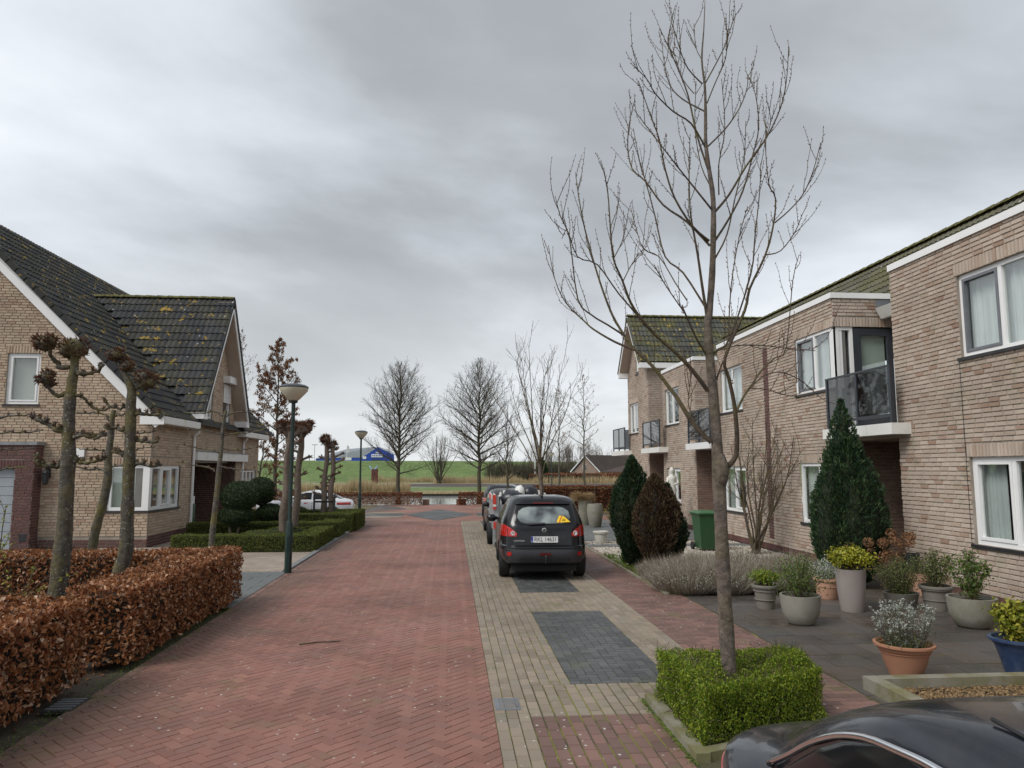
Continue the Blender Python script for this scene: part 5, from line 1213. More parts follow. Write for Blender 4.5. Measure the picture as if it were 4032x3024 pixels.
ball('two-tier dark cloud topiary on bare stems, in front of the porch', None, None, 'topiary_leaf', 7000, .05, 'topiary_tree', [[(-6.42, 22.6, 0), (-6.5, 22.6, .55)], [(-6.3, 22.6, 0), (-6.2, 22.6, .55)]],
     [((-6.22, 22.6, 1.33), (.55, .5, .46)), ((-6.3, 22.6, .78), (.50, .45, .33))])
ball('two-tier dark cloud topiary half hidden behind another one', None, None, 'topiary_leaf', 6000, .05, 'topiary_tree', [[(-6.0, 24.75, 0), (-6.0, 24.75, .55)]],
     [((-6.18, 24.8, 1.42), (.50, .5, .46)), ((-5.85, 24.8, .72), (.45, .38, .30))])
ball('low box mound at the foot of the pollard pair, front one', (-5.35, 21.9, .18), (.75, .42, .24), n=5000)
ball('low box mound at the foot of the pollard pair, rear one', (-4.85, 22.65, .2), (.7, .38, .28), n=5000)
ball('small clipped box ball behind the box hedge by the white car', (-5.55, 27.6, .58), (.40, .36, .22), n=3000)
hedge('beech_hedge', 'low thin beech hedge along the pond, left of the gap, by the tall lamp', [((-12, 44.2, .05), (-1.72, 44.65, .75))], 'beech_leaf_far', .075, 620, twigs=60, lump=.05, solid=False, depth=.2)
hedge('beech_hedge', 'low beech hedge along the pond, right of the gap', [((.45, 44.3, .05), (4.5, 44.75, .75))], 'beech_leaf_far', .075, 700, twigs=60, lump=.05, solid=False, depth=.2)
hedge('beech_hedge', 'tall brown beech hedge behind the two grey garden pots', [((3.2, 36.4, .05), (11.5, 37.0, 1.30))], 'beech_leaf_far', .075, 800, twigs=40, lump=.06, inset=.15, depth=.2)
hedge('beech_hedge', 'far reddish hedge between the field and the farmhouse', [((13.5, 127, -.3), (26, 128.2, 1.2))], 'beech_leaf_far', .25, 40, lump=.2, depth=.4)
for a, b, l in (((-1.70, 44.75), (-1.30, 45.3), 'left'), ((.32, 44.75), (.9, 45.3), 'right')):
    r = root('low_wall', 'low mossy brick block ending the hedge on the %s bank of the pond gap' % ('lamp' if l == 'left' else 'car'), 'wall', (a[0], a[1], 0))
    for k in range(4): part('brick_course', MB().box((a[0], a[1], .002+k*.07), (b[0], b[1], .066+k*.07)), 'brown_and_shade_brick', r)
    part('cap', MB().box((a[0]-.02, a[1]-.02, .284), (b[0]+.02, b[1]+.02, .32)), 'moss_concrete', r)
tag(part('bank_edging', MB().box((-30, 77.55, -.75), (30, 77.6, -.45)), 'hedge_core'), 'dark timber edging along the far side of the pond', 'edging')

# ------------------------------------------------------------------ planter with clipped hedge round the street tree
pr = root('tree_planter', 'mossy concrete kerb bed round the near street tree', 'planter', (2.45, 6.35, 0))
for a, b in (((1.82, 5.58, -.02), (1.93, 7.05, .06)), ((3.07, 6.18, -.02), (3.18, 7.05, .06)), ((1.931, 6.94, -.02), (3.069, 7.05, .06))):
    part('kerb_stone', MB().box(a, b), 'moss_concrete', pr)
part('kerb_stone', MB().prism([(1.931, 5.60, -.02), (3.18, 6.03, -.02), (3.18, 6.15, -.02), (1.931, 5.715, -.02)], (0, 0, .08)), 'moss_concrete', pr)
part('bed', MB().prism([(1.932, 5.716, -.02), (3.068, 6.12, -.02), (3.068, 6.939, -.02), (1.932, 6.939, -.02)], (0, 0, .06)), 'soil', pr)
hedge('clipped_hedge', 'bright green clipped small-leaved hedge round the near tree trunk', [((1.92, 5.74, .05), (3.17, 6.99, .47))], 'honeysuckle_leaf', .022, 16000, 'hedge_core_green', lump=.10, inset=.19, depth=.24, spread=1.0, twigs=260, warp=lambda x, y: y+.42*(x-1.95)/1.1*max(0, 7-y)/1.15)

# ------------------------------------------------------------------ yews
def yew(label, base, H, rmax, zmid, leaf, n, rb=.4, name='yew_tree', leaf2=None, sz=.07, cols=9, seed=1, hr=(.66, .93)):
    """fastigiate yew: a bundle of upright plumes round a core"""
    random.seed(seed); rt = root(name, label, 'conifer', base); b = np.array(base); Pn, Dn, Sel = [], [], []; K = MB()
    def rad(t): return rmax*np.where(t < zmid, rb+(1-rb)*np.sin(np.pi/2*t/zmid), np.cos(np.pi/2*(np.minimum(t, 1)-zmid)/(1-zmid))**.8)
    plumes = [(0., 0., 1., .62)]+[(6.283*k/cols+random.uniform(-.2, .2), .52*random.uniform(.85, 1.12), random.uniform(*hr), .50*random.uniform(.85, 1.15)) for k in range(cols)]
    for az0, off, hf, rr in plumes:
        m = int(n/(cols+1)); t = RNG.uniform(0, 1, m); a = RNG.uniform(0, 6.283, m); R = rad(t); cx, cy = np.cos(az0)*off*R, np.sin(az0)*off*R
        ns = np.array([mnoise.noise(Vector((math.cos(q)*1.6+az0*3, math.sin(q)*1.6, tt*H*3.2)))+.6*mnoise.noise(Vector((math.cos(q)*4, math.sin(q)*4+az0, tt*H*8))) for q, tt in zip(a, t)])
        r = R*rr*(1+ns*.40)+.012-RNG.uniform(0, .06, m)*RNG.uniform(0, 1, m)
        Pn.append(np.stack([b[0]+cx+np.cos(a)*r, b[1]+cy+np.sin(a)*r, b[2]+.05+t*H*hf], 1)); Dn.append(np.stack([np.cos(a)*.4+np.cos(az0)*off*.5, np.sin(a)*.4+np.sin(az0)*off*.5, np.full(m, .9)], 1)); Sel.append(ns+RNG.normal(0, .15, m) > .22)
        K.lathe([(float(rad(np.array(x)))*rr*.80+.002, .05+x*H*hf*.96) for x in np.linspace(0, .96, 10)], 9, (0, 0, 0)); k0 = len(K.v)-90
        for q in range(90):
            v = K.v[k0+q]; x = min(1, max(0, (v[2]-.05)/(H*hf*.96))); o = off*float(rad(np.array(x))); K.v[k0+q] = (v[0]+b[0]+math.cos(az0)*o, v[1]+b[1]+math.sin(az0)*o, v[2]+b[2])
    P, D_, sel = np.concatenate(Pn), np.concatenate(Dn), np.concatenate(Sel); V, F = sprigs(P, D_, sz, sz*.32, .3)
    me = np_mesh('foliage', [(V, F, 0)], [leaf, leaf2 or leaf]); me.polygons.foreach_set('material_index', np.concatenate([sel, sel, sel]).astype(np.int32) if leaf2 else np.zeros(len(F), np.int32))
    part('foliage', me, None, rt, kind='stuff'); part('dark_core', K, 'hedge_core_green' if leaf != 'yew_brown' else 'hedge_core', rt, kind='stuff')  # plume cores are solid and dark, inner shade put into their colour
    m = MB(); m.tube([(base[0], base[1], -.03), (base[0], base[1], H*.4)], [.06, .04], 8); part('trunk', m, 'bark_twig', rt); return rt
yew('tall dark green yew cone in front of the recessed porch', (7.45, 13.55, 0), 3.4, .63, .36, 'yew_leaf', 60000, .45, leaf2='yew_light', cols=11, seed=2)
yew('dark green columnar yew behind the browned one, by the footpath', (4.10, 16.55, 0), 2.2, .50, .55, 'yew_leaf', 34000, .32, leaf2='yew_warm', cols=7, seed=3, hr=(.85, 1.08))
yew('browned dying columnar yew at the footpath edge', (4.43, 15.9, 0), 1.9, .46, .55, 'yew_brown', 34000, .32, leaf2='yew_brown2', cols=7, seed=5, hr=(.82, 1.06))
yew('greenish columnar yew on the garden side of the browned one', (4.78, 16.15, 0), 1.75, .40, .45, 'yew_leaf', 18000, .3, leaf2='yew_warm', cols=6, seed=6)
yew('small far spruce beside the flagpole near the farmhouse', (16.8, 136, -.3), 4.2, 1.0, .12, 'yew_leaf', 3000, .8, sz=.5, name='spruce_tree')

# ------------------------------------------------------------------ lavender, grasses, twiggy shrubs
def tuft(name, label, base, n, H, R, mat, wid=.006, lean=.45, cat='plant', group=None, mats=None, jit=.12, top=None):
    rt = root(name, label, cat, base, group); a = RNG.uniform(0, 6.283, n); q = np.sqrt(RNG.uniform(0, 1, n)); P = np.stack([base[0]+np.cos(a)*q*R*.55, base[1]+np.sin(a)*q*R*.55, np.full(n, base[2]+.01)], 1)
    D_ = np.stack([np.cos(a)*q*lean*1.3, np.sin(a)*q*lean*1.3, np.ones(n)], 1); V, F = sprigs(P, D_, H*(1-.25*q), wid, jit)
    VF = [(V, F, 0)]; mm = [mat]
    if top:
        k = top[1]; i = RNG.integers(0, n, k); Pd = P[i]+D_[i]/np.linalg.norm(D_[i], axis=1)[:, None]*(H*(1-.25*q[i])*RNG.uniform(.35, .95, k))[:, None]+RNG.normal(0, .02, (k, 3)); VF.append((*leaves(Pd, D_[i], top[2]), 1)); mm.append(top[0])
    part('foliage', np_mesh('foliage', VF, mm), None, rt, kind='stuff'); return rt
LG = 'lavender bushes in the bed by the patio'
random.seed(12)
for i, (x, y, s) in enumerate(((4.15, 13.05, 1), (4.85, 13.0, 1.05), (5.5, 13.1, 1), (6.2, 13.2, 1), (4.5, 13.8, 1.05), (5.3, 13.9, 1.05), (6.1, 14.0, 1), (5.0, 14.7, .95), (5.9, 14.9, .95), (4.2, 14.2, .9), (6.8, 14.6, .9))):
    tuft('lavender_bush', 'grey-brown winter lavender bush in the bed between the patio and the yews', (x, y, 0), 2600, .56*s, .85*s, 'lavender_stem', .0065, .8, group=LG, jit=.22, top=('lavender_leaf', 2200, .03))
for i, (x, y) in enumerate(((7.75, 18.55),)):
    shrub_tree('bare reddish twiggy shrub against the brick wall beside the dark brick strip', (x, y, 0), 3.5, 15, .62, 91, mat='bark_twig', r=.032, tw=.9)
tuft('ornamental_grass', 'arching tawny ornamental grass clump behind the yews', (6.35, 24.8, 0), 2600, 1.25, .9, 'dry_grass', .008, .9, jit=.16)
tuft('ornamental_grass', 'yellowish spring shrub beside the tawny grass', (6.4, 26.3, 0), 500, 1.2, .8, 'dull_leaf', .008, .7, top=('gold_leaf', 900, .06))
tuft('ornamental_grass', 'pale dry grass tuft at the foot of the thick mossy lime', (-4.9, 10.2, 0), 2200, .62, .9, 'dry_grass', .006, 1.0, jit=.25)
tuft('ornamental_grass', 'pale dry grass tuft under the sprouting shrub', (-5.6, 9.5, 0), 2200, .60, 1.0, 'dry_grass', .006, 1.0, jit=.25)
# sprouting shrub, far left
random.seed(17)
rt = root('sprouting_shrub', 'shrub with yellow-green opening buds behind the near hedge', 'shrub', (-5.0, 8.1, 0)); C, Bd = MB(), MB(); LP, LN = [], []
for k in range(13):
    az = random.uniform(-.6, 1.3); an = random.uniform(.15, .95); w = wander((-5.3+random.uniform(-.3, .3), 8.1+random.uniform(-.3, .3), .05), (math.cos(az)*math.sin(an), math.sin(az)*math.sin(an)*.5, math.cos(an)), random.uniform(1.1, 1.75), 8, .03, .09); C.tube(w, tap(.012, .004, 9), 5, False)
    for j in range(6):
        p, d = along(w, random.uniform(.3, .98)); a = d.orthogonal(); a.rotate(Matrix.Rotation(random.uniform(0, 6.28), 3, d)); w2 = wander(p, d*.7+a*.7+Vector((0, 0, .2)), random.uniform(.1, .35), 4, .1, .1); C.tube(w2, tap(.004, .0025, 5), 4, False)
        for q in range(3):
            for e in range(3): LP.append((w2[-1-q]+Vector((random.gauss(0, .01), random.gauss(0, .01), random.gauss(0, .01))))[:]); LN.append((0, 0, 1))
part('stems', C, 'bark_twig', rt); part('buds', np_mesh('buds', [(*leaves(np.array(LP), np.array(LN), .04, 1.), 0)], ['bud_green']), None, rt, kind='stuff')
# dead hydrangea by the porch
random.seed(23); rt = root('hydrangea', 'hydrangea with dry brown flower heads beside the porch corner', 'shrub', (7.7, 12.75, 0)); C = MB(); LP, LN = [], []
for k in range(15):
    az = random.uniform(0, 6.28); an = random.uniform(.05, .6); w = wander((7.7, 12.8, .0), (math.cos(az)*math.sin(an), math.sin(az)*math.sin(an)*.6, math.cos(an)), random.uniform(.6, 1.15), 6, .04, .06); C.tube(w, tap(.008, .004, 7), 4, False)
    for e in range(110):
        d = Vector((random.gauss(0, 1), random.gauss(0, 1), random.gauss(0, .8))).normalized(); LP.append((w[-1]+d*.085)[:]); LN.append(d[:])
    for e in range(18): p, d = along(w, random.uniform(.2, .9)); LP.append((p+Vector((random.gauss(0, .06), random.gauss(0, .06), random.gauss(0, .04))))[:]); LN.append((0, 0, 1))
part('stems', C, 'bark_twig', rt); part('flower_heads', np_mesh('heads', [(*leaves(np.array(LP), np.array(LN), .042, .6), 0)], ['dry_leaf']), None, rt, kind='stuff')
# weeds in the bed edge and daffodil shoots
n = 2600; P = np.stack([3.78+np.abs(RNG.normal(0, .22, n)), RNG.uniform(12.7, 18.5, n), np.full(n, .0)], 1); P[:, 2] += RNG.uniform(-.03, .05, n)
w = part('weeds', np_mesh('weeds', [(*leaves(P, np.tile([0, 0, 1.], (n, 1)), .05, .5), 0)], ['weed_leaf']), None); w['kind'] = 'stuff'; w['label'] = 'low green weeds along the edge of the garden bed'; w['category'] = 'weeds'
n = 3600; P = np.concatenate([np.stack([RNG.uniform(-3.55, -3.30, n), RNG.uniform(5.0, 12.0, n), np.full(n, .0)], 1), np.stack([1.82-np.abs(RNG.normal(0, .035, 900)), RNG.uniform(5.5, 7.1, 900), np.full(900, .0)], 1)])
P[:, 2] += RNG.uniform(-.002, .008, len(P))
w = part('moss', np_mesh('moss', [(*leaves(P, np.tile([0, 0, 1.], (len(P), 1)), .015, .45), 0)], ['weed_leaf']), None); w['kind'] = 'stuff'; w['label'] = 'moss and weeds along the hedge foot and planter kerb'; w['category'] = 'moss'
n = 2600; P = np.stack([RNG.uniform(-8, -3.6, n), RNG.uniform(5, 13, n), RNG.uniform(.0, .03, n)-.05], 1)
w = part('fallen_leaves', np_mesh('fallen_leaves', [(*leaves(P, np.tile([0, 0, 1.], (n, 1)), .06, .4), 0)], ['dry_leaf']), None); w['kind'] = 'stuff'; w['label'] = 'dry brown leaves lying under the beech hedge'; w['category'] = 'leaves'
for i, (x, y) in enumerate(((3.98, 16.9), (4.12, 15.05), (4.0, 14.8))):
    tuft('daffodil_shoots', 'green daffodil shoots at the foot of the yews', (x, y, 0), 60, .34, .10, 'green_leaf', .016, .3, group='daffodil shoots by the yews')
# reeds on the far bank, pale rough grass
def reeds(label, x0, x1, y0, y1, n, H, z=-.4, name='reeds'):
    P = np.stack([RNG.uniform(x0, x1, n), RNG.uniform(y0, y1, n), np.full(n, z)], 1); k = np.array([.65+.5*mnoise.noise(Vector((p[0]*.35, p[1]*.2, 7)))+.15*RNG.normal() for p in P])
    V, F = sprigs(P, np.tile([.05, 0, 1.], (n, 1)), H*np.clip(k, .25, 1.3), .045, .07); o = part(name, np_mesh(name, [(V, F, 0)], ['reed']), None); o['kind'] = 'stuff'; o['label'] = label; o['category'] = 'reeds'
reeds('tall pale reeds on the pond bank below the totem sculpture', -11.0, -4.6, 79.5, 84, 4200, 1.45)
reeds('loose reeds on the pond bank left of the tall lamp', -16.5, -11.0, 79.5, 84, 1800, 1.3)
reeds('pale dry reed belt beyond the ploughed field', -3, 30, 124, 129, 5200, 1.5, -.3)
reeds('pale dry reeds in front of the dyke', -14, 4, 133, 137, 3000, 1.3, -.3)
reeds('short dry grass fringe at the pond edge', -30, 40, 77.9, 80.5, 5200, .35, -.45)

# ------------------------------------------------------------------ gravel garden
def pebbles(name, label, n, fx, fy, z, size, mat):
    base = np.array([(1, 0, 0), (-1, 0, 0), (0, 1, 0), (0, -1, 0), (0, 0, 1), (0, 0, -1)], float); Fb = np.array([(0, 2, 4), (2, 1, 4), (1, 3, 4), (3, 0, 4), (2, 0, 5), (1, 2, 5), (3, 1, 5), (0, 3, 5)])
    P = np.stack([RNG.uniform(*fx, n), RNG.uniform(*fy, n), np.full(n, z)+RNG.uniform(0, size*.6, n)], 1); S = size*RNG.uniform(.5, 1.2, (n, 1, 3))*np.array([1, 1, .6]); an = RNG.uniform(0, 6.28, n)
    B = base[None]*S*RNG.uniform(.75, 1.25, (n, 6, 1)); c, s = np.cos(an)[:, None], np.sin(an)[:, None]; V = np.stack([B[..., 0]*c-B[..., 1]*s, B[..., 0]*s+B[..., 1]*c, B[..., 2]], 2)+P[:, None]
    F = (np.arange(n)[:, None, None]*6+Fb[None]).reshape(-1, 3); o = part(name, np_mesh(name, [(V.reshape(-1, 3), F, 0)], [mat]), None, smooth=False); o['kind'] = 'stuff'; o['label'] = label; o['category'] = 'gravel'
t = NT('pebble'); t.bsdf(t.ramp(t.rand(), [(0, (.20, .16, .12)), (.4, (.36, .31, .24)), (.7, (.48, .44, .37)), (1, (.60, .57, .52))]), .7)
t = NT('brown_chip'); t.bsdf(t.ramp(t.rand(), [(0, (.09, .055, .025)), (.5, (.17, .105, .045)), (1, (.26, .175, .085))]), .85)
pebbles('gravel', 'pale gravel bed between the footpath and the terrace', 15000, (3.85, 8.4), (16.6, 20.4), -.02, .035, 'pebble')
pebbles('gravel', 'narrow pale gravel strip by the white urns', 3500, (3.9, 8.4), (21.1, 22.1), -.02, .035, 'pebble')
gp = sheet('garden_path', 3.75, 20.45, 8.45, 21.05, -.02, 'joint_sand'); pave(gp, running(3.75, 20.45, 8.45, 21.05, .3, .6, 'x'), 'drive_slab', 'slab', h=.025, z=.01)
gt = sheet('garden_terrace', 3.75, 22.2, 8.45, 31.0, -.02, 'joint_sand'); pave(gt, running(3.75, 22.2, 8.45, 31.0, .4, .6, 'x'), 'drive_slab', 'slab', h=.025, z=.01, nmax=120)
eb = root('bed_edging', 'mossy concrete edging along the garden bed beside the footpath', 'edging', (3.72, 13, 0))
y = 12.7
while y < 20.2: part('edge_stone', MB().box((3.68, y, -.03), (3.74, y+.985, .035)), 'moss_concrete', eb); y += 1.0
# raised concrete frame of brown chips near the parked black car
rb = root('raised_bed', 'low concrete edged bed of brown chips at the patio corner', 'planter', (5, 6, 0))
for k, (a, b) in enumerate((((4.05, 6.0), (4.19, 6.6)), ((4.05, 6.602), (4.19, 7.22)), ((4.192, 7.09), (5.0, 7.22)), ((5.002, 7.09), (5.9, 7.22)), ((5.902, 7.09), (6.8, 7.22)), ((4.05, 4.8), (4.19, 5.998)))):
    part('edge_stone', MB().box((a[0], a[1], -.02), (b[0], b[1], .125)), 'moss_concrete', rb)
part('bed', MB().box((4.191, 4.8, -.02), (6.8, 7.089, .03)), 'soil', rb)
pebbles('brown_gravel', 'brown bark chips filling the raised concrete bed', 9000, (4.2, 6.6), (5.2, 7.08), .03, .022, 'brown_chip')
# ------------------------------------------------------------------ pots and potted plants
def pot_mat(name, a, b, rough=.8, st=(.14, .14, .06), amt=.35):
    t = NT(name); c = t.mix(t.noise(5, 5), a, b); c = t.mix(t.math('MULTIPLY', t.ramp(t.noise(2.3, 5, .7), [(.48, (0, 0, 0)), (.66, (1, 1, 1))]), amt), c, st); t.bsdf(c, rough, t.bump(t.noise(70, 3), .3, .004))
pot_mat('pot_grey', (.16, .145, .125), (.21, .195, .17)); pot_mat('pot_bowl', (.20, .19, .16), (.29, .275, .235), amt=.55); pot_mat('pot_mauve', (.25, .215, .20), (.31, .27, .25), amt=.15)
pot_mat('pot_terra', (.33, .15, .085), (.42, .205, .125), amt=.3, st=(.26, .19, .08)); pot_mat('pot_pink', (.42, .23, .155), (.50, .29, .20), amt=.15); pot_mat('pot_blue', (.016, .034, .085), (.028, .055, .13), .4, (.16, .20, .25), .3)
def potted(label, pot_mat_, x, y, prof, n=28, foliage=(), stems=(), rings=(), soil=None, group=None, sx=1., z0=0.0, rim_mat=None):
    rt = root('potted_plant', label, 'potted plant', (x, y, z0), group); m = MB()
    R, H = prof[-1]; inn = [(R-.03, H), (R-.035, H-.06), (R-.06, H-.07)]
    m.lathe(list(prof)+inn, n, (x, y, z0), sx, 1.); p = part('pot', m, pot_mat_, rt, smooth=True, angle=40)
    for r, z, w in rings:
        g = MB(); g.lathe([(r-.01, z-w), (r+.010, z-w*.7), (r+.010, z+w*.7), (r-.01, z+w)], n, (x, y, z0), sx, 1., cap0=False); part('rim' if z > H*.8 else 'band', g, rim_mat or pot_mat_, p, smooth=True, angle=40)
    s = MB(); s.lathe([(.001, H-.06), (R-.034, H-.06)], n, (x, y, z0), sx, 1., cap0=False); part('soil', s, 'soil', p)
    for k, f in enumerate(foliage): part('foliage', np_mesh('foliage', f[0], f[1]), None, rt, kind='stuff')
    if stems: mb = MB(); [mb.tube(w, r, 4, False) for w, r in stems]; part('stems', mb, 'bark_twig', rt)
    return rt
def bush(x, y, z, R, H, n, mat, size, stems=14, seed=1, tall=1., dome=False, fill=.55):
    random.seed(seed); W, P, N = [], [], []
    for k in range(stems):
        az = k*2.4+random.uniform(-.3, .3); an = random.uniform(.05, 1.) ; tx, ty = math.cos(az)*R*an, math.sin(az)*R*an; h = H*random.uniform(.7, 1.05)*(1-.25*an)
        w = smooth_path([(x+tx*.15, y+ty*.15, z-.03), (x+tx*.6, y+ty*.6, z+h*.55), (x+tx, y+ty, z+h)], 3); W.append((w, [.006-.0005*i for i in range(len(w))]))
        for j in range(n//stems):
            p, d = along(w, random.uniform(1-fill, 1) if not dome else random.uniform(.55, 1)); q = Vector((random.gauss(0, 1), random.gauss(0, 1), random.gauss(0, .8)))*(R*.16); P.append((p+q)[:]); N.append((q.normalized()+Vector((0, 0, .6)))[:])
    return W, [(*leaves(np.array(P), np.array(N), size, .6), 0)]
random.seed(2)
# ribbed grey pot
W, f = bush(4.88, 11.38, .36, .26, .22, 2200, 'dull_leaf', .03, 30, 1, fill=.6)
potted('small ribbed grey pot with low yellow-green shrub, beside the lavender', 'pot_grey', 4.88, 11.38, [(.125, 0), (.13, .02), (.17, .30), (.19, .31), (.195, .36)], foliage=[(f, ['honeysuckle_leaf'])], stems=W, rings=[(.155, .14, .006), (.17, .27, .008), (.192, .34, .018)])
W, f = bush(4.88, 10.21, .36, .52, .62, 2600, 'green_leaf', .030, 34, 2, fill=.75)
potted('wide grey-green concrete bowl with a loose small-leaved shrub', 'pot_bowl', 4.88, 10.21, [(.15, 0), (.19, .03), (.245, .15), (.265, .28), (.275, .40)], foliage=[(f, ['green_leaf'])], stems=W)
W, f = bush(6.28, 12.15, .31, .26, .34, 1400, 'silver_leaf', .03, 26, 3, fill=.8)
potted('pinkish terracotta pot with a greyish shrub, beside the tall mauve pot', 'pot_pink', 6.28, 12.15, [(.155, 0), (.165, .02), (.185, .27), (.20, .28), (.205, .33)], foliage=[(f, ['silver_leaf'])], stems=W, rings=[(.20, .31, .02), (.178, .2, .006)])
W, f = bush(6.1, 11.06, .60, .34, .34, 3000, 'gold_leaf', .048, 44, 4, dome=True)
potted('tall mauve-grey pot with a dome of golden leaves', 'pot_mauve', 6.1, 11.06, [(.16, 0), (.165, .02), (.20, .30), (.22, .60), (.225, .63)], foliage=[(f, ['gold_leaf'])], stems=W)
W, f = bush(6.98, 11.2, .22, .42, .58, 5200, 'dull_leaf', .024, 60, 5, fill=.9)
potted('low oval pot overflowing with feathery green growth by the porch', 'pot_grey', 6.98, 11.2, [(.15, 0), (.17, .02), (.21, .22), (.22, .24)], foliage=[(f, ['dull_leaf'])], stems=W, sx=1.25)
W, f = bush(7.43, 11.02, .34, .36, .62, 1700, 'dull_leaf', .038, 30, 6, fill=.75)
potted('large ribbed dark grey pot with an open green shrub against the wall', 'pot_grey', 7.43, 11.02, [(.16, 0), (.165, .02), (.205, .30), (.23, .31), (.235, .37)], foliage=[(f, ['dull_leaf'])], stems=W, rings=[(.19, .16, .006), (.233, .35, .02)])
W, f = bush(7.14, 9.84, .36, .26, .72, 1500, 'green_leaf', .042, 20, 7, fill=.8)
potted('very wide grey concrete bowl with a glossy dark-leaved shrub', 'pot_bowl', 7.14, 9.84, [(.17, 0), (.22, .03), (.285, .16), (.305, .3), (.31, .40)], foliage=[(f, ['green_leaf'])], stems=W)
# silver curry plant in terracotta
random.seed(8); P, D_, LPp = [], [], []; W = []
for k in range(150):
    az = random.uniform(0, 6.28); q = math.sqrt(random.random()); h = random.uniform(.20, .46); bx, by = 4.71+math.cos(az)*q*.14, 7.56+math.sin(az)*q*.14; e = Vector((4.71+math.cos(az)*q*.31, 7.56+math.sin(az)*q*.27, .31+h))
    w = smooth_path([(bx, by, .29), ((bx+e.x)/2+random.gauss(0, .01), (by+e.y)/2, .29+h*.4), e], 3); W.append((w, .0022))
    for j in range(9): LPp.append((e+Vector((random.gauss(0, .012), random.gauss(0, .012), random.gauss(-.01, .012))))[:])
    for j in range(14): p, d = along(w, random.uniform(.25, .95)); P.append(p[:]); D_.append((d+Vector((random.gauss(0, .8), random.gauss(0, .8), 0)))[:])
fo = [(*leaves(np.array(LPp), np.tile([0, 0, 1.], (len(LPp), 1)), .026, .7), 0), (*sprigs(np.array(P), np.array(D_), .03, .005, .2), 0)]
n = 700; Pg = np.stack([4.71+RNG.normal(0, .11, n), 7.56+RNG.normal(0, .11, n), .31+np.abs(RNG.normal(0, .07, n))], 1); fo.append((*sprigs(Pg, np.tile([0, 0, 1.], (n, 1)), .06, .006, .5), 1))
potted('orange terracotta pot with a woolly silver-grey plant', 'pot_terra', 4.71, 7.56, [(.145, 0), (.15, .02), (.205, .16), (.235, .27), (.245, .325), (.285, .33), (.292, .35)], 36, foliage=[(fo, ['silver_leaf', 'dull_leaf'])], stems=W, rings=[(.232, .265, .006), (.285, .34, .016)])
W, f = bush(5.97, 7.6, .33, .27, .46, 900, 'lime_leaf', .062, 22, 9, fill=.85)
potted('blue glazed pot with a yellow-green leafy shrub on the patio', 'pot_blue', 5.97, 7.56, [(.13, 0), (.135, .02), (.20, .25), (.235, .34), (.265, .345), (.27, .38)], 32, foliage=[(f, ['lime_leaf'])], stems=W, rings=[(.265, .365, .018)])
tag(part('flower_pot', (lambda m: m.lathe([(.10, 0), (.15, .26), (.165, .26), (.165, .32), (.14, .32), (.13, .2)], 20, (8.05, 12.35, .0)))(MB()), 'pot_pink', smooth=True, angle=40), 'empty pinkish clay pot leaning by the porch corner', 'pot')
tag(part('bucket', (lambda m: m.lathe([(.12, 0), (.16, .3), (.15, .3), (.11, .02)], 18, (8.15, 12.75, .35)))(MB()), 'black_plastic', smooth=True, angle=40), 'black plastic tub standing beside the porch wall', 'tub')
tag(part('crate', MB().box((8.0, 12.6, 0), (8.35, 12.95, .35)), 'brown_and_shade_brick'), 'brown block under the black tub beside the porch wall', 'block')
# two tall grey garden pots with dry grass
for i, (x, y, l) in enumerate(((5.3, 27.2, 'squat grey garden pot with a bare stick, in front of the tall hedge'), (5.12, 28.3, 'slim grey garden pot topped with drooping straw-coloured grass'))):
    pr_ = [(.18, 0), (.22, .05), (.29, .45), (.30, .7), (.27, .86)] if i == 0 else [(.17, 0), (.19, .04), (.24, .5), (.26, .95)]
    fo = []
    n = 1800; a = RNG.uniform(0, 6.28, n); Pg = np.stack([x+np.cos(a)*.05, y+np.sin(a)*.05, np.full(n, pr_[-1][1])], 1)
    if i == 1:
        VF = []
        V, F = sprigs(np.stack([x-.1+np.cos(a)*RNG.uniform(0, .28, n), y+np.sin(a)*RNG.uniform(0, .28, n), .97+RNG.uniform(.0, .2, n)], 1), np.stack([np.cos(a), np.sin(a), RNG.uniform(-.5, .6, n)], 1), .3, .008, .2); fo = [([(V, F, 0)], ['dry_grass'])]
    potted(l, 'pot_bowl', x, y, pr_, 24, foliage=fo, stems=[([(x, y, .8), (x+.01, y, 1.5)], .012)] if i == 0 else ())
# ------------------------------------------------------------------ garden ornaments, bin
plain('white_stone', (.66, .64, .57), .8, .12, 6, .4, 60)
def urn(label, x, y, s=1.):
    r = root('garden_urn', label, 'urn', (x, y, 0), 'white basket urns on the gravel'); m = MB(); m.lathe([(.16*s, 0), (.17*s, .02), (.19*s, .28*s), (.23*s, .29*s), (.235*s, .35*s), (.19*s, .35*s), (.17*s, .30*s)], 4, (x, y, 0)); m2 = MB(); m2.lathe([(.15*s, 0), (.16*s, .02), (.185*s, .28*s), (.225*s, .29*s), (.23*s, .34*s), (.18*s, .35*s), (.16*s, .25*s)], 16, (x, y, 0)); part('bowl', m2, 'white_stone', r, smooth=True, angle=45)
    for k in range(16):
        a = 6.283*k/16; part('lattice_rib', MB().tube([(x+math.cos(a)*.155*s, y+math.sin(a)*.155*s, .02), (x+math.cos(a+.35)*.19*s, y+math.sin(a+.35)*.19*s, .28*s)], .008, 4), 'white_stone', r)
urn('white basket-weave garden urn on the gravel strip', 4.35, 21.5); urn('white basket-weave garden urn half hidden by the browned yew', 5.0, 21.55)
r = root('garden_statue', 'white stone statue of a robed figure on a pedestal by the window', 'statue', (7.75, 25.6, 0)); x, y = 7.75, 25.6
part('pedestal', MB().box((x-.2, y-.2, 0), (x+.2, y+.2, .12)).box((x-.15, y-.15, .121), (x+.15, y+.15, .85)).box((x-.2, y-.2, .851), (x+.2, y+.2, .95)), 'white_stone', r)
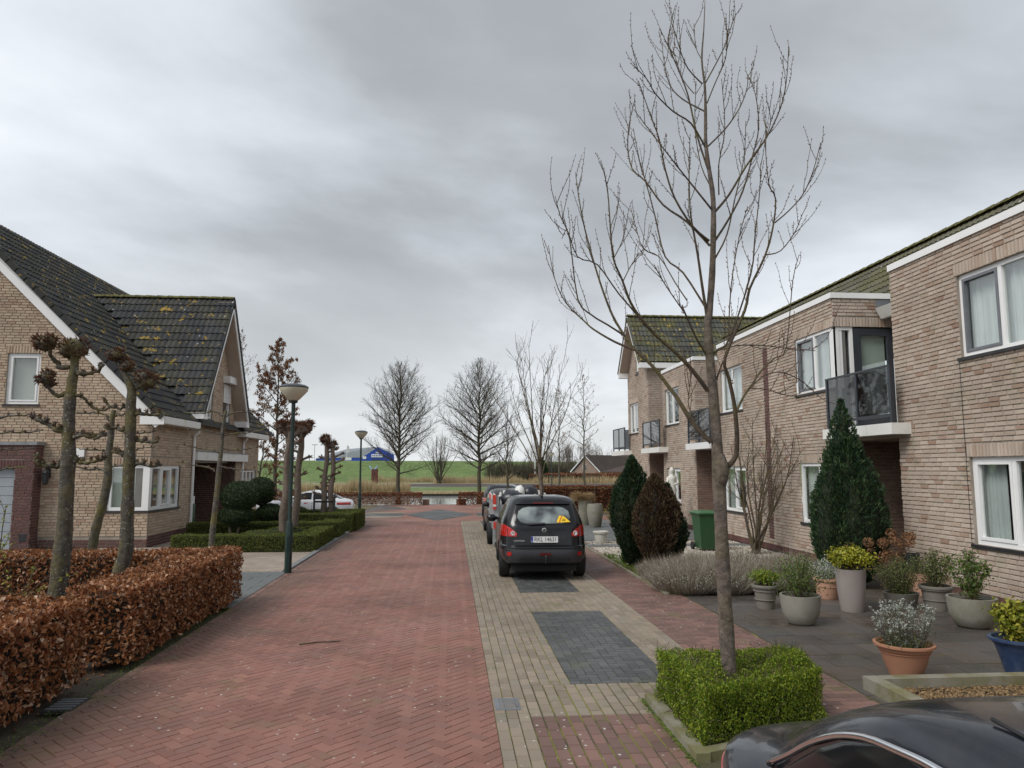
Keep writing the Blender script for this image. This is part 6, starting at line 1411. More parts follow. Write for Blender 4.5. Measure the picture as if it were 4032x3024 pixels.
random.seed(4); m = MB(); m.lathe([(.15, .95), (.17, 1.0), (.14, 1.25), (.16, 1.4), (.12, 1.55), (.15, 1.75), (.16, 1.86), (.06, 1.93), (.055, 1.97), (.085, 2.03), (.09, 2.1), (.06, 2.17), (.01, 2.2)], 12, (x, y, 0), 1, .8)
m.tube([(x-.14, y, 1.84), (x-.2, y-.05, 1.62), (x-.08, y-.13, 1.5)], [.05, .045, .035], 7); m.tube([(x+.14, y, 1.84), (x+.2, y-.06, 1.64), (x+.06, y-.14, 1.6)], [.05, .045, .035], 7); part('figure', m, 'white_stone', r, smooth=True)
r = root('stone_bench', 'white stone bench with a shell-shaped top beside the bin', 'bench', (6.7, 21.9, 0)); part('seat', MB().box((6.3, 21.8, .30), (7.0, 22.15, .36)), 'white_stone', r)
for x in (6.35, 6.85): part('leg', MB().box((x, 21.85, 0), (x+.1, 22.1, .30)), 'white_stone', r)
m = MB(); m.lathe([(.02, .362), (.2, .38), (.32, .46), (.3, .48), (.12, .42)], 16, (6.55, 21.97, 0), 1.1, .6); part('shell_bowl', m, 'white_stone', r, smooth=True)
plain('bin_green', (.028, .085, .032), .42, .12, 4); plain('bin_green_lid', (.04, .12, .045), .4, .12, 4)
r = root('wheelie_bin', 'green wheelie bin with closed lid in front of the terrace', 'wheelie bin', (6.75, 19.4, 0)); x, y = 6.75, 19.4
m = MB(); V = []
for z, hw, hd in ((.06, .21, .25), (.12, .215, .26), (.90, .265, .33), (.93, .285, .35), (.955, .285, .35)):
    V += [(x-hw, y-hd, z), (x+hw, y-hd, z), (x+hw, y+hd, z), (x-hw, y+hd, z)]
m.add(V, [(i*4+k, i*4+(k+1) % 4, i*4+4+(k+1) % 4, i*4+4+k) for i in range(4) for k in range(4)]+[(3, 2, 1, 0), (16, 17, 18, 19)]); part('body', m, 'bin_green', r)
m = MB(); V = []
for z, hw, hd in ((.957, .305, .37), (.99, .31, .375), (1.03, .24, .30), (1.045, .18, .24)): V += [(x-hw, y-hd, z), (x+hw, y-hd, z), (x+hw, y+hd, z), (x-hw, y+hd, z)]
m.add(V, [(i*4+k, i*4+(k+1) % 4, i*4+4+(k+1) % 4, i*4+4+k) for i in range(3) for k in range(4)]+[(3, 2, 1, 0), (12, 13, 14, 15)]); part('lid', m, 'bin_green_lid', r)
for s in (-1, 1):
    m = MB(); V = []; 
    for k in range(16): V.append((0, 0, 0))
    w = MB(); w.lathe([(.02, -.03), (.10, -.03), (.105, -.015), (.105, .015), (.10, .03), (.02, .03)], 18); w.v = [(x+s*.27+c, y+.28+a, .105+b) for a, b, c in w.v]; part('wheel', w, 'black_rubber', r, smooth=True, angle=40)
part('handle', MB().tube([(x-.2, y+.42, .98), (x+.2, y+.42, .98)], .016, 8), 'bin_green', r)
tag(part('garden_bin', MB().box((-8.75, 25.0, 0), (-8.4, 25.35, 1.0)), 'bin_green'), 'dark green bin standing in the porch recess', 'bin')
tag(part('milk_crate', MB().box((-8.73, 25.02, 1.005), (-8.42, 25.33, 1.25)), 'old_white'), 'white box on top of the dark green bin in the porch', 'box')
# drain grate
r = root('drain_grate', 'cast iron slotted drain grate in the pale paving by the road', 'drain', (.53, 7.03, 0)); x0, y0, x1, y1 = .415, 6.87, .645, 7.20
part('frame', MB().box((x0, y0, -.02), (x0+.045, y1, .004)).box((x1-.012, y0, -.02), (x1, y1, .004)).box((x0+.046, y0, -.02), (x1-.013, y0+.03, .004)).box((x0+.046, y1-.03, -.02), (x1-.013, y1, .004)), 'zinc', r)
for k in range(7):
    yy = y0+.035+k*.041; part('bar', MB().prism([(x0+.046, yy+.012, .002), (x1-.013, yy-.012, .002), (x1-.013, yy+.010, .002), (x0+.046, yy+.034, .002)], (0, 0, -.02)), 'zinc', r)
part('pit', MB().box((x0+.04, y0+.02, -.05), (x1-.01, y1-.02, -.021)), 'black_rubber', r)
r = root('drain_grate', 'half buried drain grate at the foot of the near beech hedge', 'drain', (-3.42, 7.35, 0)); part('frame', MB().box((-3.62, 7.15, -.02), (-3.36, 7.55, .006)), 'dark_sill', r)
for k in range(5): part('bar', MB().box((-3.60, 7.19+k*.07, .0062), (-3.38, 7.22+k*.07, .012)), 'zinc', r)
# street lamps
plain('lamp_green', (.006, .022, .017), .4, .1, 4); plain('lamp_bowl', (.58, .55, .42), .4, .05, 3)
def lamp(label, x, y, H=3.95, z0=0.):
    r = root('street_lamp', label, 'street lamp', (x, y, z0), 'post-top street lamps'); z = H-.42
    m = MB(); m.lathe([(.075, z0-.02), (.075, 1.0), (.06, 1.04), (.045, 1.10), (.042, z)], 14, (x, y, 0)); part('post', m, 'lamp_green', r, smooth=True, angle=30)
    m = MB(); m.lathe([(.045, z), (.085, z+.015), (.09, z+.05), (.06, z+.06)], 16, (x, y, 0)); part('collar', m, 'black_plastic', r, smooth=True, angle=40)
    m = MB(); m.lathe([(.075, z+.05), (.12, z+.08), (.285, z+.26), (.30, z+.33)], 28, (x, y, 0)); part('bowl', m, 'lamp_bowl', r, smooth=True, angle=50)
    m = MB(); m.lathe([(.302, z+.325), (.306, z+.335), (.304, z+.352), (.24, z+.39), (.12, z+.415), (.01, z+.42)], 28, (x, y, 0)); part('cap', m, 'anthracite', r, smooth=True, angle=50)
    part('door', MB().box((x-.025, y-.079, .45), (x+.025, y-.072, .75)), 'lamp_green', r); return r
lamp('dark green lamp post with cream bowl at the driveway edge', -3.36, 15.95); lamp('dark green lamp post with cream bowl between the hedge and the pond', -4.23, 35.1, 3.93, -.03); lamp('distant lamp post standing above the tall beech hedge', 11.15, 82, 3.95)
# ------------------------------------------------------------------ vehicles
def paint(name, col, rough=.25, dirt=.15, metallic=.0):
    t = NT(name); c = t.mix(t.math('MULTIPLY', t.ramp(t.noise(7, 5, .7), [(.45, (0, 0, 0)), (.75, (1, 1, 1))]), dirt), col, (.10, .095, .085))
    t.bsdf(c, t.n('ShaderNodeMapRange', {'Value': t.noise(22, 4), 'To Min': rough*.7, 'To Max': rough*1.5}).outputs[0], None, **{'Coat Weight': .35, 'Coat Roughness': .05, 'Metallic': metallic, 'Specular IOR Level': .3})
paint('paint_black', (.006, .0068, .009), .2, .04); paint('paint_brown', (.030, .020, .016), metallic=.3); paint('paint_dark', (.014, .015, .018)); paint('paint_white', (.72, .73, .75), .3, .05); paint('paint_navy', (.009, .011, .017), .22, .12)
plain('lamp_red', (.42, .012, .010), .18, .15, 8, coat=.6); plain('lamp_dark_red', (.10, .008, .008), .25, .1, 8); plain('plate_white', (.70, .71, .70), .5, .04, 4); plain('plate_black', (.012, .012, .014), .6); plain('eu_blue', (.01, .035, .30), .5); plain('sign_yellow', (.80, .52, .01), .5, .05, 6); plain('sign_red', (.55, .05, .02), .5); plain('lens_clear', (.55, .56, .56), .15, .1, 12); plain('seat_grey', (.05, .052, .055), .9)
plain('tint_glass', (.010, .011, .012), .12, .1, 3, spec=.3)
t = NT('painted_view_glass'); t.bsdf(t.ramp(t.noise(3.1, 2), [(.35, (.05, .055, .06)), (.55, (.17, .20, .205)), (.7, (.27, .31, .30))]), .08)  # opaque glass, light seen through the car put into its colour
class Car:
    """body = rings (z, half width, rear y, front y) with superelliptic plans; y=0 rear, grows to the front"""
    def __init__(s, rings, n=5.0): s.R = np.array(rings, float); s.n = n
    def at(s, z): return [np.interp(z, s.R[:, 0], s.R[:, k]) for k in (1, 2, 3)]
    def rear(s, x, z):
        w, r, f = s.at(z); L = (f-r)/2; return (f+r)/2-L*max(0, 1-min(1, abs(x)/w)**s.n)**(1/s.n)
    def side(s, y, z):
        w, r, f = s.at(z); L = (f-r)/2; return w*max(0, 1-min(1, abs(y-(f+r)/2)/L)**s.n)**(1/s.n)
    def body(s, m=180):
        mb = MB(); V = []
        for z, w, r, f in s.R:
            L, c = (f-r)/2, (f+r)/2
            for k in range(m):
                a = 2*math.pi*k/m; ca, sa = math.cos(a), math.sin(a)
                V.append((w*math.copysign(abs(ca)**(2/s.n), ca), c+L*math.copysign(abs(sa)**(2/s.n), sa), z))
        N = len(s.R); mb.add(V, [(i*m+k, i*m+(k+1) % m, (i+1)*m+(k+1) % m, (i+1)*m+k) for i in range(N-1) for k in range(m)]+[tuple(range(m-1, -1, -1)), tuple((N-1)*m+k for k in range(m))]); return mb
    def patch(s, rows, kind, off=.006, nx=14, nz=4, skirt=.012, sgn=1):
        """rows: (z, a, b); a..b is x on the rear or y on the side"""
        Z = [r[0] for r in rows]; zs = []
        for i in range(len(rows)-1): zs += list(np.linspace(Z[i], Z[i+1], nz+1))[:-1]
        zs.append(Z[-1]); V = []; W = nx+1
        for z in zs:
            a = np.interp(z, Z, [r[1] for r in rows]); b = np.interp(z, Z, [r[2] for r in rows])
            for i in range(W):
                u = a+(b-a)*i/nx; V.append((u, s.rear(u, z)-off, z) if kind == 'rear' else (sgn*(s.side(u, z)+off), u, z))
        n = len(zs); F = [(j*W+i, j*W+i+1, (j+1)*W+i+1, (j+1)*W+i) for j in range(n-1) for i in range(nx)]
        bd = [i for i in range(W)]+[j*W+nx for j in range(1, n)]+[(n-1)*W+i for i in range(nx-1, -1, -1)]+[j*W for j in range(n-2, 0, -1)]; k0 = len(V)
        for i in bd: p = V[i]; V.append((p[0], p[1]+skirt, p[2]) if kind == 'rear' else (p[0]-sgn*skirt, p[1], p[2]))
        F += [(bd[i], k0+i, k0+(i+1) % len(bd), bd[(i+1) % len(bd)]) for i in range(len(bd))]
        mb = MB(); mb.add(V, F); return mb
def cut(mb, cyls, mats, name):
    o = bpy.data.objects.new('tmp', mb.mesh('tmp', mats, True, 40)); COL.objects.link(o); cs = []
    for (x, y, z, r, w) in cyls:
        c = MB(); c.lathe([(r, -w), (r, w)], 28, cap0=True, cap1=True); c.v = [(x+q[2], y+q[0], z+q[1]) for q in c.v]; co = bpy.data.objects.new('tmpc', c.mesh('tmpc', [])); COL.objects.link(co); cs.append(co)
        md = o.modifiers.new('b', 'BOOLEAN'); md.operation = 'DIFFERENCE'; md.object = co; md.solver = 'EXACT'
    dg = bpy.context.evaluated_depsgraph_get(); me = bpy.data.meshes.new_from_object(o.evaluated_get(dg)); me.name = name
    me.shade_smooth(); me.set_sharp_from_angle(angle=math.radians(38))
    for c in cs: bpy.data.objects.remove(c)
    bpy.data.objects.remove(o); return me
def wheel(car, x, y, r, w, sgn, rimm='steel', sp=5):
    t = MB(); t.lathe([(r*.64, -w/2), (r*.9, -w/2), (r*.985, -w*.42), (r, -w*.3), (r, w*.3), (r*.985, w*.42), (r*.9, w/2), (r*.64, w/2)], 32, cap0=False); t.v = [(x+c, y+a, r+b) for a, b, c in t.v]; wh = part('wheel', t, 'black_rubber', car, local=True, smooth=True, angle=40)
    m = MB(); m.lathe([(r*.65, -w*.44), (r*.62, -w*.44), (r*.60, w*.05), (r*.12, w*.1), (.001, w*.1)], 30, cap0=False)
    for k in range(sp):
        a = 6.283*k/sp; d = Vector((math.cos(a), math.sin(a), 0)); p = d.cross(Vector((0, 0, 1))); m.prism([d*r*.1+p*r*.09+Vector((0, 0, -w*.36)), d*r*.63+p*r*.10+Vector((0, 0, -w*.42)), d*r*.63-p*r*.10+Vector((0, 0, -w*.42)), d*r*.1-p*r*.09+Vector((0, 0, -w*.36))], (0, 0, .03))
    m.v = [(x-sgn*c*(-1) if False else x+(-c if sgn > 0 else c), y+a, r+b) for a, b, c in m.v]; part('rim', m, rimm, wh, local=True); return wh
def text_mesh(s, size, mat, name='text'):
    cu = bpy.data.curves.new(name, 'FONT'); cu.body = s; cu.size = size; cu.extrude = .0015; cu.align_x = 'CENTER'; cu.align_y = 'CENTER'; cu.resolution_u = 3
    o = bpy.data.objects.new('tmpt', cu); COL.objects.link(o); dg = bpy.context.evaluated_depsgraph_get(); me = bpy.data.meshes.new_from_object(o.evaluated_get(dg)); bpy.data.objects.remove(o); me.name = name; me.materials.clear(); me.materials.append(MATS[mat]); return me
def put(name, me, parent, loc, rx=math.pi/2, rz=0., sx=1.):
    o = bpy.data.objects.new(name, me); _link(o, parent, True); o.location = loc; o.rotation_euler = (rx, 0, rz); o.scale = (sx, 1, 1); return o
def mirror(car, c, y, z, sgn, mat, x=None):
    x = (c.side(y, z) if x is None else x)*sgn; m = MB(); V = []
    for i, (dx, sc) in enumerate(((0, .35), (.05, .55), (.09, 1.), (.19, 1.), (.225, .7))):
        for k in range(12):
            a = 6.283*k/12; V.append((x+sgn*dx, y+math.cos(a)*.075*sc-(.02 if i < 2 else 0), z+math.sin(a)*.085*sc))
    m.add(V, [(i*12+k, i*12+(k+1) % 12, i*12+12+(k+1) % 12, i*12+12+k) for i in range(4) for k in range(12)]+[tuple(range(12)), tuple(48+k for k in range(12))]); part('mirror', m, mat, car, local=True, smooth=True, angle=50)
def finish_car(name, label, c, loc, rz, mat, wy, wr, ww=.2, track=None, floor=.2, group=None):
    car = root(name, label, 'car', loc, group, rz); w = c.R[:, 1].max(); tr = track or w-.12
    cyl = [(s*w, y, wr, wr+.055, .32) for s in (-1, 1) for y in wy]
    bd = cut(c.body(), cyl, [mat], 'body'); part('body', bd, None, car, local=True)
    for s in (-1, 1):
        for y in wy: wheel(car, s*tr, y, wr, ww, s)
    m = MB(); m.box((-w*.72, c.R[0, 2]+.12, .17), (w*.72, c.R[0, 3]-.2, c.R[0, 0]+.1)); part('underbody', m, 'black_rubber', car, local=True)
    return car

# --- black hatchback, seen from behind
Q = Car([(.30, .78, .14, 4.12), (.34, .83, .06, 4.2), (.45, .87, .015, 4.25), (.58, .885, .0, 4.26), (.66, .885, .03, 4.25), (.68, .882, .085, 4.24), (.80, .878, .105, 4.2), (.92, .868, .115, 4.1), (1.0, .855, .13, 3.9), (1.05, .84, .155, 3.3), (1.10, .825, .18, 3.05), (1.25, .765, .27, 2.75), (1.40, .70, .375, 2.45), (1.50, .655, .45, 2.2), (1.545, .61, .50, 2.05), (1.575, .54, .57, 1.9), (1.595, .42, .68, 1.7), (1.60, .28, .85, 1.5)], 6.0)
qc = finish_car('hatchback_car', 'black hatchback with Polish plate and yellow warning triangle in its rear window', Q, (1.80, 14.28, 0), -.042, 'paint_black', (.85, 3.48), .335, .215, .755)
def qp(name, rows, mat, kind='rear', off=.006, sgn=1, parent=None, **k): return part(name, Q.patch(rows, kind, off, sgn=sgn, **k), mat, parent or qc, local=True, smooth=True, angle=40)
rw = qp('rear_window', [(1.06, -.46, .46), (1.09, -.57, .57), (1.16, -.60, .60), (1.30, -.56, .56), (1.42, -.52, .52), (1.44, -.49, .49)], 'tint_glass', off=.006, nx=30)
qp('rear_window_painted_view', [(1.09, -.36, .36), (1.12, -.46, .46), (1.20, -.52, .52), (1.32, -.49, .49), (1.38, -.40, .40), (1.40, -.30, .30)], 'painted_view_glass', off=.010, nx=26, skirt=.001, parent=rw)  # pale patches painted on for daylight through the cabin
qp('spoiler', [(1.455, -.54, .54), (1.485, -.57, .57), (1.515, -.56, .56)], 'paint_black', off=.045, nx=24, skirt=.09)
qp('brake_light', [(1.462, -.20, .20), (1.482, -.21, .21)], 'lamp_dark_red', off=.052, nx=10)
sb = qp('bumper', [(.36, -.74, .74), (.40, -.80, .80), (.62, -.815, .815)], 'trim_plastic', off=.006, nx=30)
qp('bumper_lip', [(.63, -.80, .80), (.655, -.80, .80)], 'paint_black', off=.03, nx=30, skirt=.04)
qp('bumper_insert', [(.385, -.50, .50), (.48, -.47, .47), (.50, -.44, .44)], 'black_plastic', off=.016, nx=20)
for s in (-1, 1):
    o = qp('reflector', [(.485, s*.68-.03, s*.68+.03), (.51, s*.68-.043, s*.68+.043), (.535, s*.68-.043, s*.68+.043), (.56, s*.68-.03, s*.68+.03)], 'lamp_red', off=.016, nx=8, nz=2)
    a, b = sorted((s*.53, s*.825)); 
    if s > 0: R = [(.845, .54, .84), (.90, .525, .842), (.97, .60, .84), (1.03, .70, .832), (1.06, .765, .825)]
    else: R = [(.845, -.84, -.54), (.90, -.842, -.525), (.97, -.84, -.60), (1.03, -.832, -.70), (1.06, -.825, -.765)]
    tl = qp('tail_light', R, 'lamp_red', off=.014, nx=18)
    qp('lamp_divider', [(.85, s*.70-.007, s*.70+.007), (.995, s*.715-.007, s*.715+.007)], 'lamp_dark_red', off=.019, nx=2, parent=tl)
    cx, cz = s*.605, .905; m = MB(); m.lathe([(.001, 0), (.028, .004), (.03, .012), (.042, .012), (.046, 0)], 20, cap0=False); yy = Q.rear(cx, cz)-.016; m.v = [(cx+p[0], yy-p[2], cz+p[1]) for p in m.v]; part('reverse_lens', m, 'lens_clear', tl, local=True, smooth=True, angle=50)
    for k in range(2):
        y0, y1 = ((1.75, 2.72), (1.12, 1.66))[k]
        qp('side_window', [(1.06, y0-.1 if k else y0, y1+(.35 if not k else 0)), (1.25, y0+.02, y1+(.1 if not k else 0)), (1.40, y0+.2 if k else y0, y1-.15 if not k else y1)], 'tint_glass', 'side', .006, s, nx=10)
    mirror(qc, Q, 2.95, 1.02, s, 'paint_black'); wy = None
    m = MB()
    for yc in (.85, 3.48):
        pass
qp('plate_recess', [(.70, -.40, .40), (.72, -.43, .43), (.86, -.43, .43), (.88, -.40, .40)], 'paint_black', off=.008, nx=16)
pl = part('number_plate', MB().box((-.26, -.055+.105, .735), (.26, -.045+.105, .85)), 'plate_white', qc, local=True)
py_ = .05
part('plate_band', MB().box((-.259, py_-.002, .736), (-.222, py_-.0005, .849)), 'eu_blue', pl, local=True)
put('plate_text', text_mesh('RKL 14631', .118, 'plate_black'), pl, (.02, py_-.001, .792), sx=.82)
put('plate_text', text_mesh('PL', .03, 'plate_white'), pl, (-.241, py_-.003, .755))
# maker's badge: ring with a bar, and the model script
m = MB(); yb = Q.rear(0, .965)-.012
for k in range(28):
    a0, a1 = 6.283*k/28, 6.283*(k+1)/28
    m.add([(math.cos(a0)*.045, yb, .965+math.sin(a0)*.042), (math.cos(a1)*.045, yb, .965+math.sin(a1)*.042), (math.cos(a1)*.033, yb-.004, .965+math.sin(a1)*.031), (math.cos(a0)*.033, yb-.004, .965+math.sin(a0)*.031)], [(0, 1, 2, 3)])
m.box((-.056, yb-.006, .955), (.056, yb-.001, .975)); part('badge', m, 'chrome', qc, local=True)
tb = Q.rear(-.48, .755); put('model_script', text_mesh('QASHQAI', .042, 'lens_clear'), qc, (-.485, tb-.012, .765), rz=-.06, sx=1.15)
m = MB(); m.prism([(-.30, 0, 1.07), (.02, 0, 1.085), (.02, 0, 1.11), (-.27, 0, 1.10)], (0, -.02, 0)); m.v = [(a, Q.rear(a, c)-.03+b, c) for a, b, c in m.v]; part('wiper', m, 'black_plastic', qc, local=True)
# warning triangle sticker in the window
def tri(pts, mat, off, nm, par):
    m = MB(); m.add([(x, Q.rear(x, z)-off, z) for x, z in pts], [tuple(range(len(pts)))]); return part(nm, m, mat, par, local=True)
ws = tri([(.255, 1.105), (.52, 1.115), (.395, 1.225), (.30, 1.235), (.25, 1.13)], 'sign_yellow', .022, 'warning_triangle', qc)
tri([(.285, 1.105), (.303, 1.105), (.365, 1.225), (.35, 1.228)], 'sign_red', .0235, 'stripe', ws)
for k, p in enumerate(([(.36, 1.135), (.375, 1.135), (.385, 1.175), (.375, 1.178)], [(.39, 1.14), (.40, 1.14), (.42, 1.17), (.41, 1.172)], [(.38, 1.15), (.425, 1.145), (.426, 1.15), (.385, 1.157)])): tri(p, 'plate_black', .0238, 'pictogram', ws)
# interior behind the window, antenna, tow bar
for x in (-.36, .36): part('head_rest', MB().box((x-.13, 1.05, .9), (x+.13, 1.16, 1.24)), 'seat_grey', qc, local=True)
m = MB(); m.tube([(.0, .62, 1.59), (.0, .50, 1.72), (.0, .40, 1.86)], [.010, .006, .004], 6); m.box((-.02, .58, 1.585), (.02, .68, 1.61)); part('antenna', m, 'black_plastic', qc, local=True)
m = MB(); m.tube([(.02, .1, .36), (.02, -.03, .36), (.02, -.06, .42), (.02, -.06, .46)], .018, 8); m.lathe([(.001, -.03), (.026, -.015), (.03, 0), (.026, .015), (.001, .03)], 12, (.02, -.06, .48)); part('tow_bar', m, 'black_plastic', qc, local=True)
qp('fog_light', [(.50, -.10, .12), (.53, -.10, .12), (.545, -.095, .115)], 'lamp_dark_red', off=.030, nx=6)
m = MB(); m.tube([(-.55, .45, .16), (.55, .45, .16)], .03, 8); m.tube([(-.4, .2, .28), (-.4, 1.0, .24)], .03, 8); part('axle', m, 'black_rubber', qc, local=True)

# --- generic hatch profile reused for the other parked cars
def hatch_rings(L, H, w, hood=.95, bootlean=.3, rf=1.9):
    return [(.28, w*.9, .12, L-.14), (.34, w*.96, .03, L-.03), (.50, w, 0, L), (.66, w, .03, L-.03), (.80, w*.99, .07, L-.1), (hood-.03, w*.965, .09, L-.25), (hood+.02, w*.95, .11, L-1.05), (hood+.10, w*.93, .13, L-1.25), (hood+.25, w*.86, .13+bootlean*.45, L-1.55), (H-.10, w*.76, .13+bootlean, L-rf+.05), (H-.045, w*.69, .2+bootlean, L-rf-.1), (H-.01, w*.55, .35+bootlean, L-rf-.3), (H, w*.35, .6+bootlean, L-rf-.55)]
def dress(car, c, H, w, L, hood, s_rear=True, chrome=False):
    for s in (-1, 1):
        for y0, y1, t in ((L-2.95, L-2.05, 0), (L-2.05+.06, L-1.32, 1)):
            rows = [(hood+.07, y0-(.25 if t == 0 else 0), y1+(.12 if t else 0)), (hood+.25, y0-(.12 if t == 0 else 0), y1-(.12 if t else 0)), (H-.13, y0+(.1 if t == 0 else 0), y1-(.42 if t else 0))]
            o = part('side_window', c.patch(rows, 'side', .005, sgn=s, nx=10), 'tint_glass', car, local=True, smooth=True, angle=40)
        mirror(car, c, L-1.42, hood+.06, s, 'black_plastic')
        m = c.patch([(.66, w*.55 if s > 0 else -w*.94, w*.94 if s > 0 else -w*.55), (.86, w*.6 if s > 0 else -w*.94, w*.94 if s > 0 else -w*.6)], 'rear', .012); part('tail_light', m, 'lamp_red', car, local=True, smooth=True)
        m = MB(); part('door_handle', c.patch([(hood-.15, L-2.3, L-2.12), (hood-.125, L-2.3, L-2.12)], 'side', .018, sgn=s, nx=4), 'black_plastic', car, local=True)
    part('rear_window', c.patch([(hood+.08, -w*.72, w*.72), (hood+.25, -w*.74, w*.74), (H-.1, -w*.6, w*.6)], 'rear', .006, nx=16), 'car_glass', car, local=True, smooth=True)
    part('bumper', c.patch([(.38, -w*.86, w*.86), (.56, -w*.9, w*.9)], 'rear', .01, nx=16), 'trim_plastic', car, local=True, smooth=True)
    part('number_plate', c.patch([(.60, -.25, .25), (.70, -.25, .25)], 'rear', .012, nx=6), 'plate_white', car, local=True)
# brown car facing us behind the trailer
B = Car(hatch_rings(4.1, 1.46, .86), 5.); bc = finish_car('parked_car', 'dark brown car hidden behind the loaded trailer', B, (2.0, 26.9, 0), math.pi, 'paint_brown', (.75, 3.3), .31, .2, .76); dress(bc, B, 1.46, .86, 4.1, .95)
# dark estate with its tail to us
E_ = Car(hatch_rings(4.4, 1.43, .86, .93, .22), 5.); ec = finish_car('estate_car', 'dark estate car with red tail lights parked beyond the brown car', E_, (2.15, 32.6, 0), math.radians(-8), 'paint_dark', (.8, 3.4), .31, .2, .76); dress(ec, E_, 1.43, .86, 4.4, .93)
# white saloon side-on
SL = 4.7; Wc = Car([(.26, .80, .16, SL-.14), (.32, .86, .05, SL-.04), (.48, .90, .02, SL), (.64, .905, .0, SL-.02), (.76, .90, .02, SL-.12), (.86, .885, .06, SL-.3), (.92, .865, .12, SL-.7), (.96, .84, .20, SL-1.15), (.985, .82, .36, SL-1.4), (1.02, .80, .50, SL-1.55), (1.10, .77, .68, SL-1.72), (1.2, .72, .90, SL-1.95), (1.30, .67, 1.15, SL-2.2), (1.37, .62, 1.42, SL-2.45), (1.41, .55, 1.7, SL-2.65), (1.43, .40, 1.95, SL-2.85)], 4.4)
wc = finish_car('saloon_car', 'white saloon car parked side-on behind the box hedges', Wc, (-4.78, 37.3, -.33), math.radians(91), 'paint_white', (.95, 3.8), .33, .22, .80)
for s in (-1, 1):
    part('side_window', Wc.patch([(1.01, .95, 1.85), (1.15, 1.15, 1.85), (1.33, 1.6, 1.85)], 'side', .006, sgn=s), 'tint_glass', wc, local=True, smooth=True)
    part('side_window', Wc.patch([(1.01, 1.92, 2.95), (1.15, 1.92, 2.72), (1.33, 1.92, 2.4)], 'side', .006, sgn=s), 'tint_glass', wc, local=True, smooth=True)
    part('tail_light', Wc.patch([(.74, .55 if s > 0 else -.90, .90 if s > 0 else -.55), (.86, .5 if s > 0 else -.89, .89 if s > 0 else -.5)], 'rear', .012), 'lamp_red', wc, local=True, smooth=True)
    part('tail_light', Wc.patch([(.75, .14, .24), (.80, .12, .30), (.85, .14, .22)], 'side', .008, sgn=s), 'lamp_red', wc, local=True, smooth=True)
    for y in (1.75, 2.8): part('door_handle', Wc.patch([(.86, y, y+.18), (.885, y, y+.18)], 'side', .02, sgn=s, nx=4), 'paint_white', wc, local=True)
    part('door_seam', Wc.patch([(.34, 1.88, 1.892), (.98, 1.88, 1.892)], 'side', .003, sgn=s, nx=2), 'black_plastic', wc, local=True)
    mirror(wc, Wc, 2.85, 1.0, s, 'paint_white')
part('rear_window', Wc.patch([(1.03, -.6, .6), (1.15, -.56, .56), (1.36, -.45, .45)], 'rear', .006), 'tint_glass', wc, local=True, smooth=True)
part('boot_spoiler', Wc.patch([(.975, -.6, .6), (.99, -.6, .6)], 'rear', .05, skirt=.1), 'paint_white', wc, local=True)
# black car beside the camera, its tail towards the planter
Nc = Car([(.26, .80, .12, 4.4), (.34, .86, .03, 4.5), (.50, .895, 0, 4.54), (.66, .91, .02, 4.5), (.80, .91, .04, 4.4), (.88, .905, .06, 4.2), (.93, .88, .09, 3.7), (.96, .84, .14, 3.5), (.985, .78, .26, 3.4), (1.03, .765, .47, 3.3), (1.10, .755, .59, 3.2), (1.2, .745, .77, 3.0), (1.30, .725, .99, 2.8), (1.38, .70, 1.2, 2.65), (1.43, .66, 1.38, 2.5), (1.465, .60, 1.57, 2.4), (1.485, .50, 1.75, 2.3), (1.495, .33, 1.95, 2.2)], 4.6)
nc = finish_car('parked_car', 'black car with chrome window trim, its tail towards the tree planter', Nc, (1.98, 3.67, 0), math.pi, 'paint_navy', (.95, 3.6), .31, .2, .79)
for s in (-1, 1):
    arc = [(1.01, .78, 3.1), (1.10, .93, 2.95), (1.2, 1.10, 2.8), (1.28, 1.27, 2.65), (1.335, 1.45, 2.5), (1.36, 1.62, 2.4)]
    tr_o = part('window_trim', Nc.patch([(z-.02, a-.03, b+.03) for z, a, b in arc], 'side', .012, sgn=s, nx=24), 'chrome', nc, local=True, smooth=True, angle=50)
    tp_ = [(a-.035, z) for z, a, b in arc]+[(1.5+.1*k, 1.372+.006*math.sin(math.pi*(k-2)/6)) for k in range(2, 9)]+[(b+.035, z) for z, a, b in arc[::-1]]
    part('trim_strip', MB().tube(smooth_path([(s*(Nc.side(y, z)+.016), y, z) for y, z in tp_], 3), .0125, 8), 'chrome', tr_o, local=True, smooth=True)
    part('side_window', Nc.patch(arc, 'side', .019, sgn=s, nx=24), 'tint_glass', tr_o, local=True, smooth=True)
    part('tail_light', Nc.patch([(.72, .55 if s > 0 else -.86, .86 if s > 0 else -.55), (.88, .5 if s > 0 else -.85, .85 if s > 0 else -.5)], 'rear', .012), 'lamp_red', nc, local=True, smooth=True)
    mirror(nc, Nc, 3.0, 1.02, s, 'paint_navy')
part('rear_window', Nc.patch([(1.06, -.55, .55), (1.2, -.56, .56), (1.36, -.5, .5)], 'rear', .006, nx=16), 'tint_glass', nc, local=True, smooth=True)
part('bumper', Nc.patch([(.36, -.78, .78), (.56, -.8, .8)], 'rear', .01, nx=16), 'trim_plastic', nc, local=True, smooth=True)
for s in (-1, 1): part('roof_ditch', MB().tube([(s*.53, 1.72, 1.484), (s*.55, 1.95, 1.480), (s*.53, 2.2, 1.484)], .006, 5), 'black_rubber', nc, local=True)
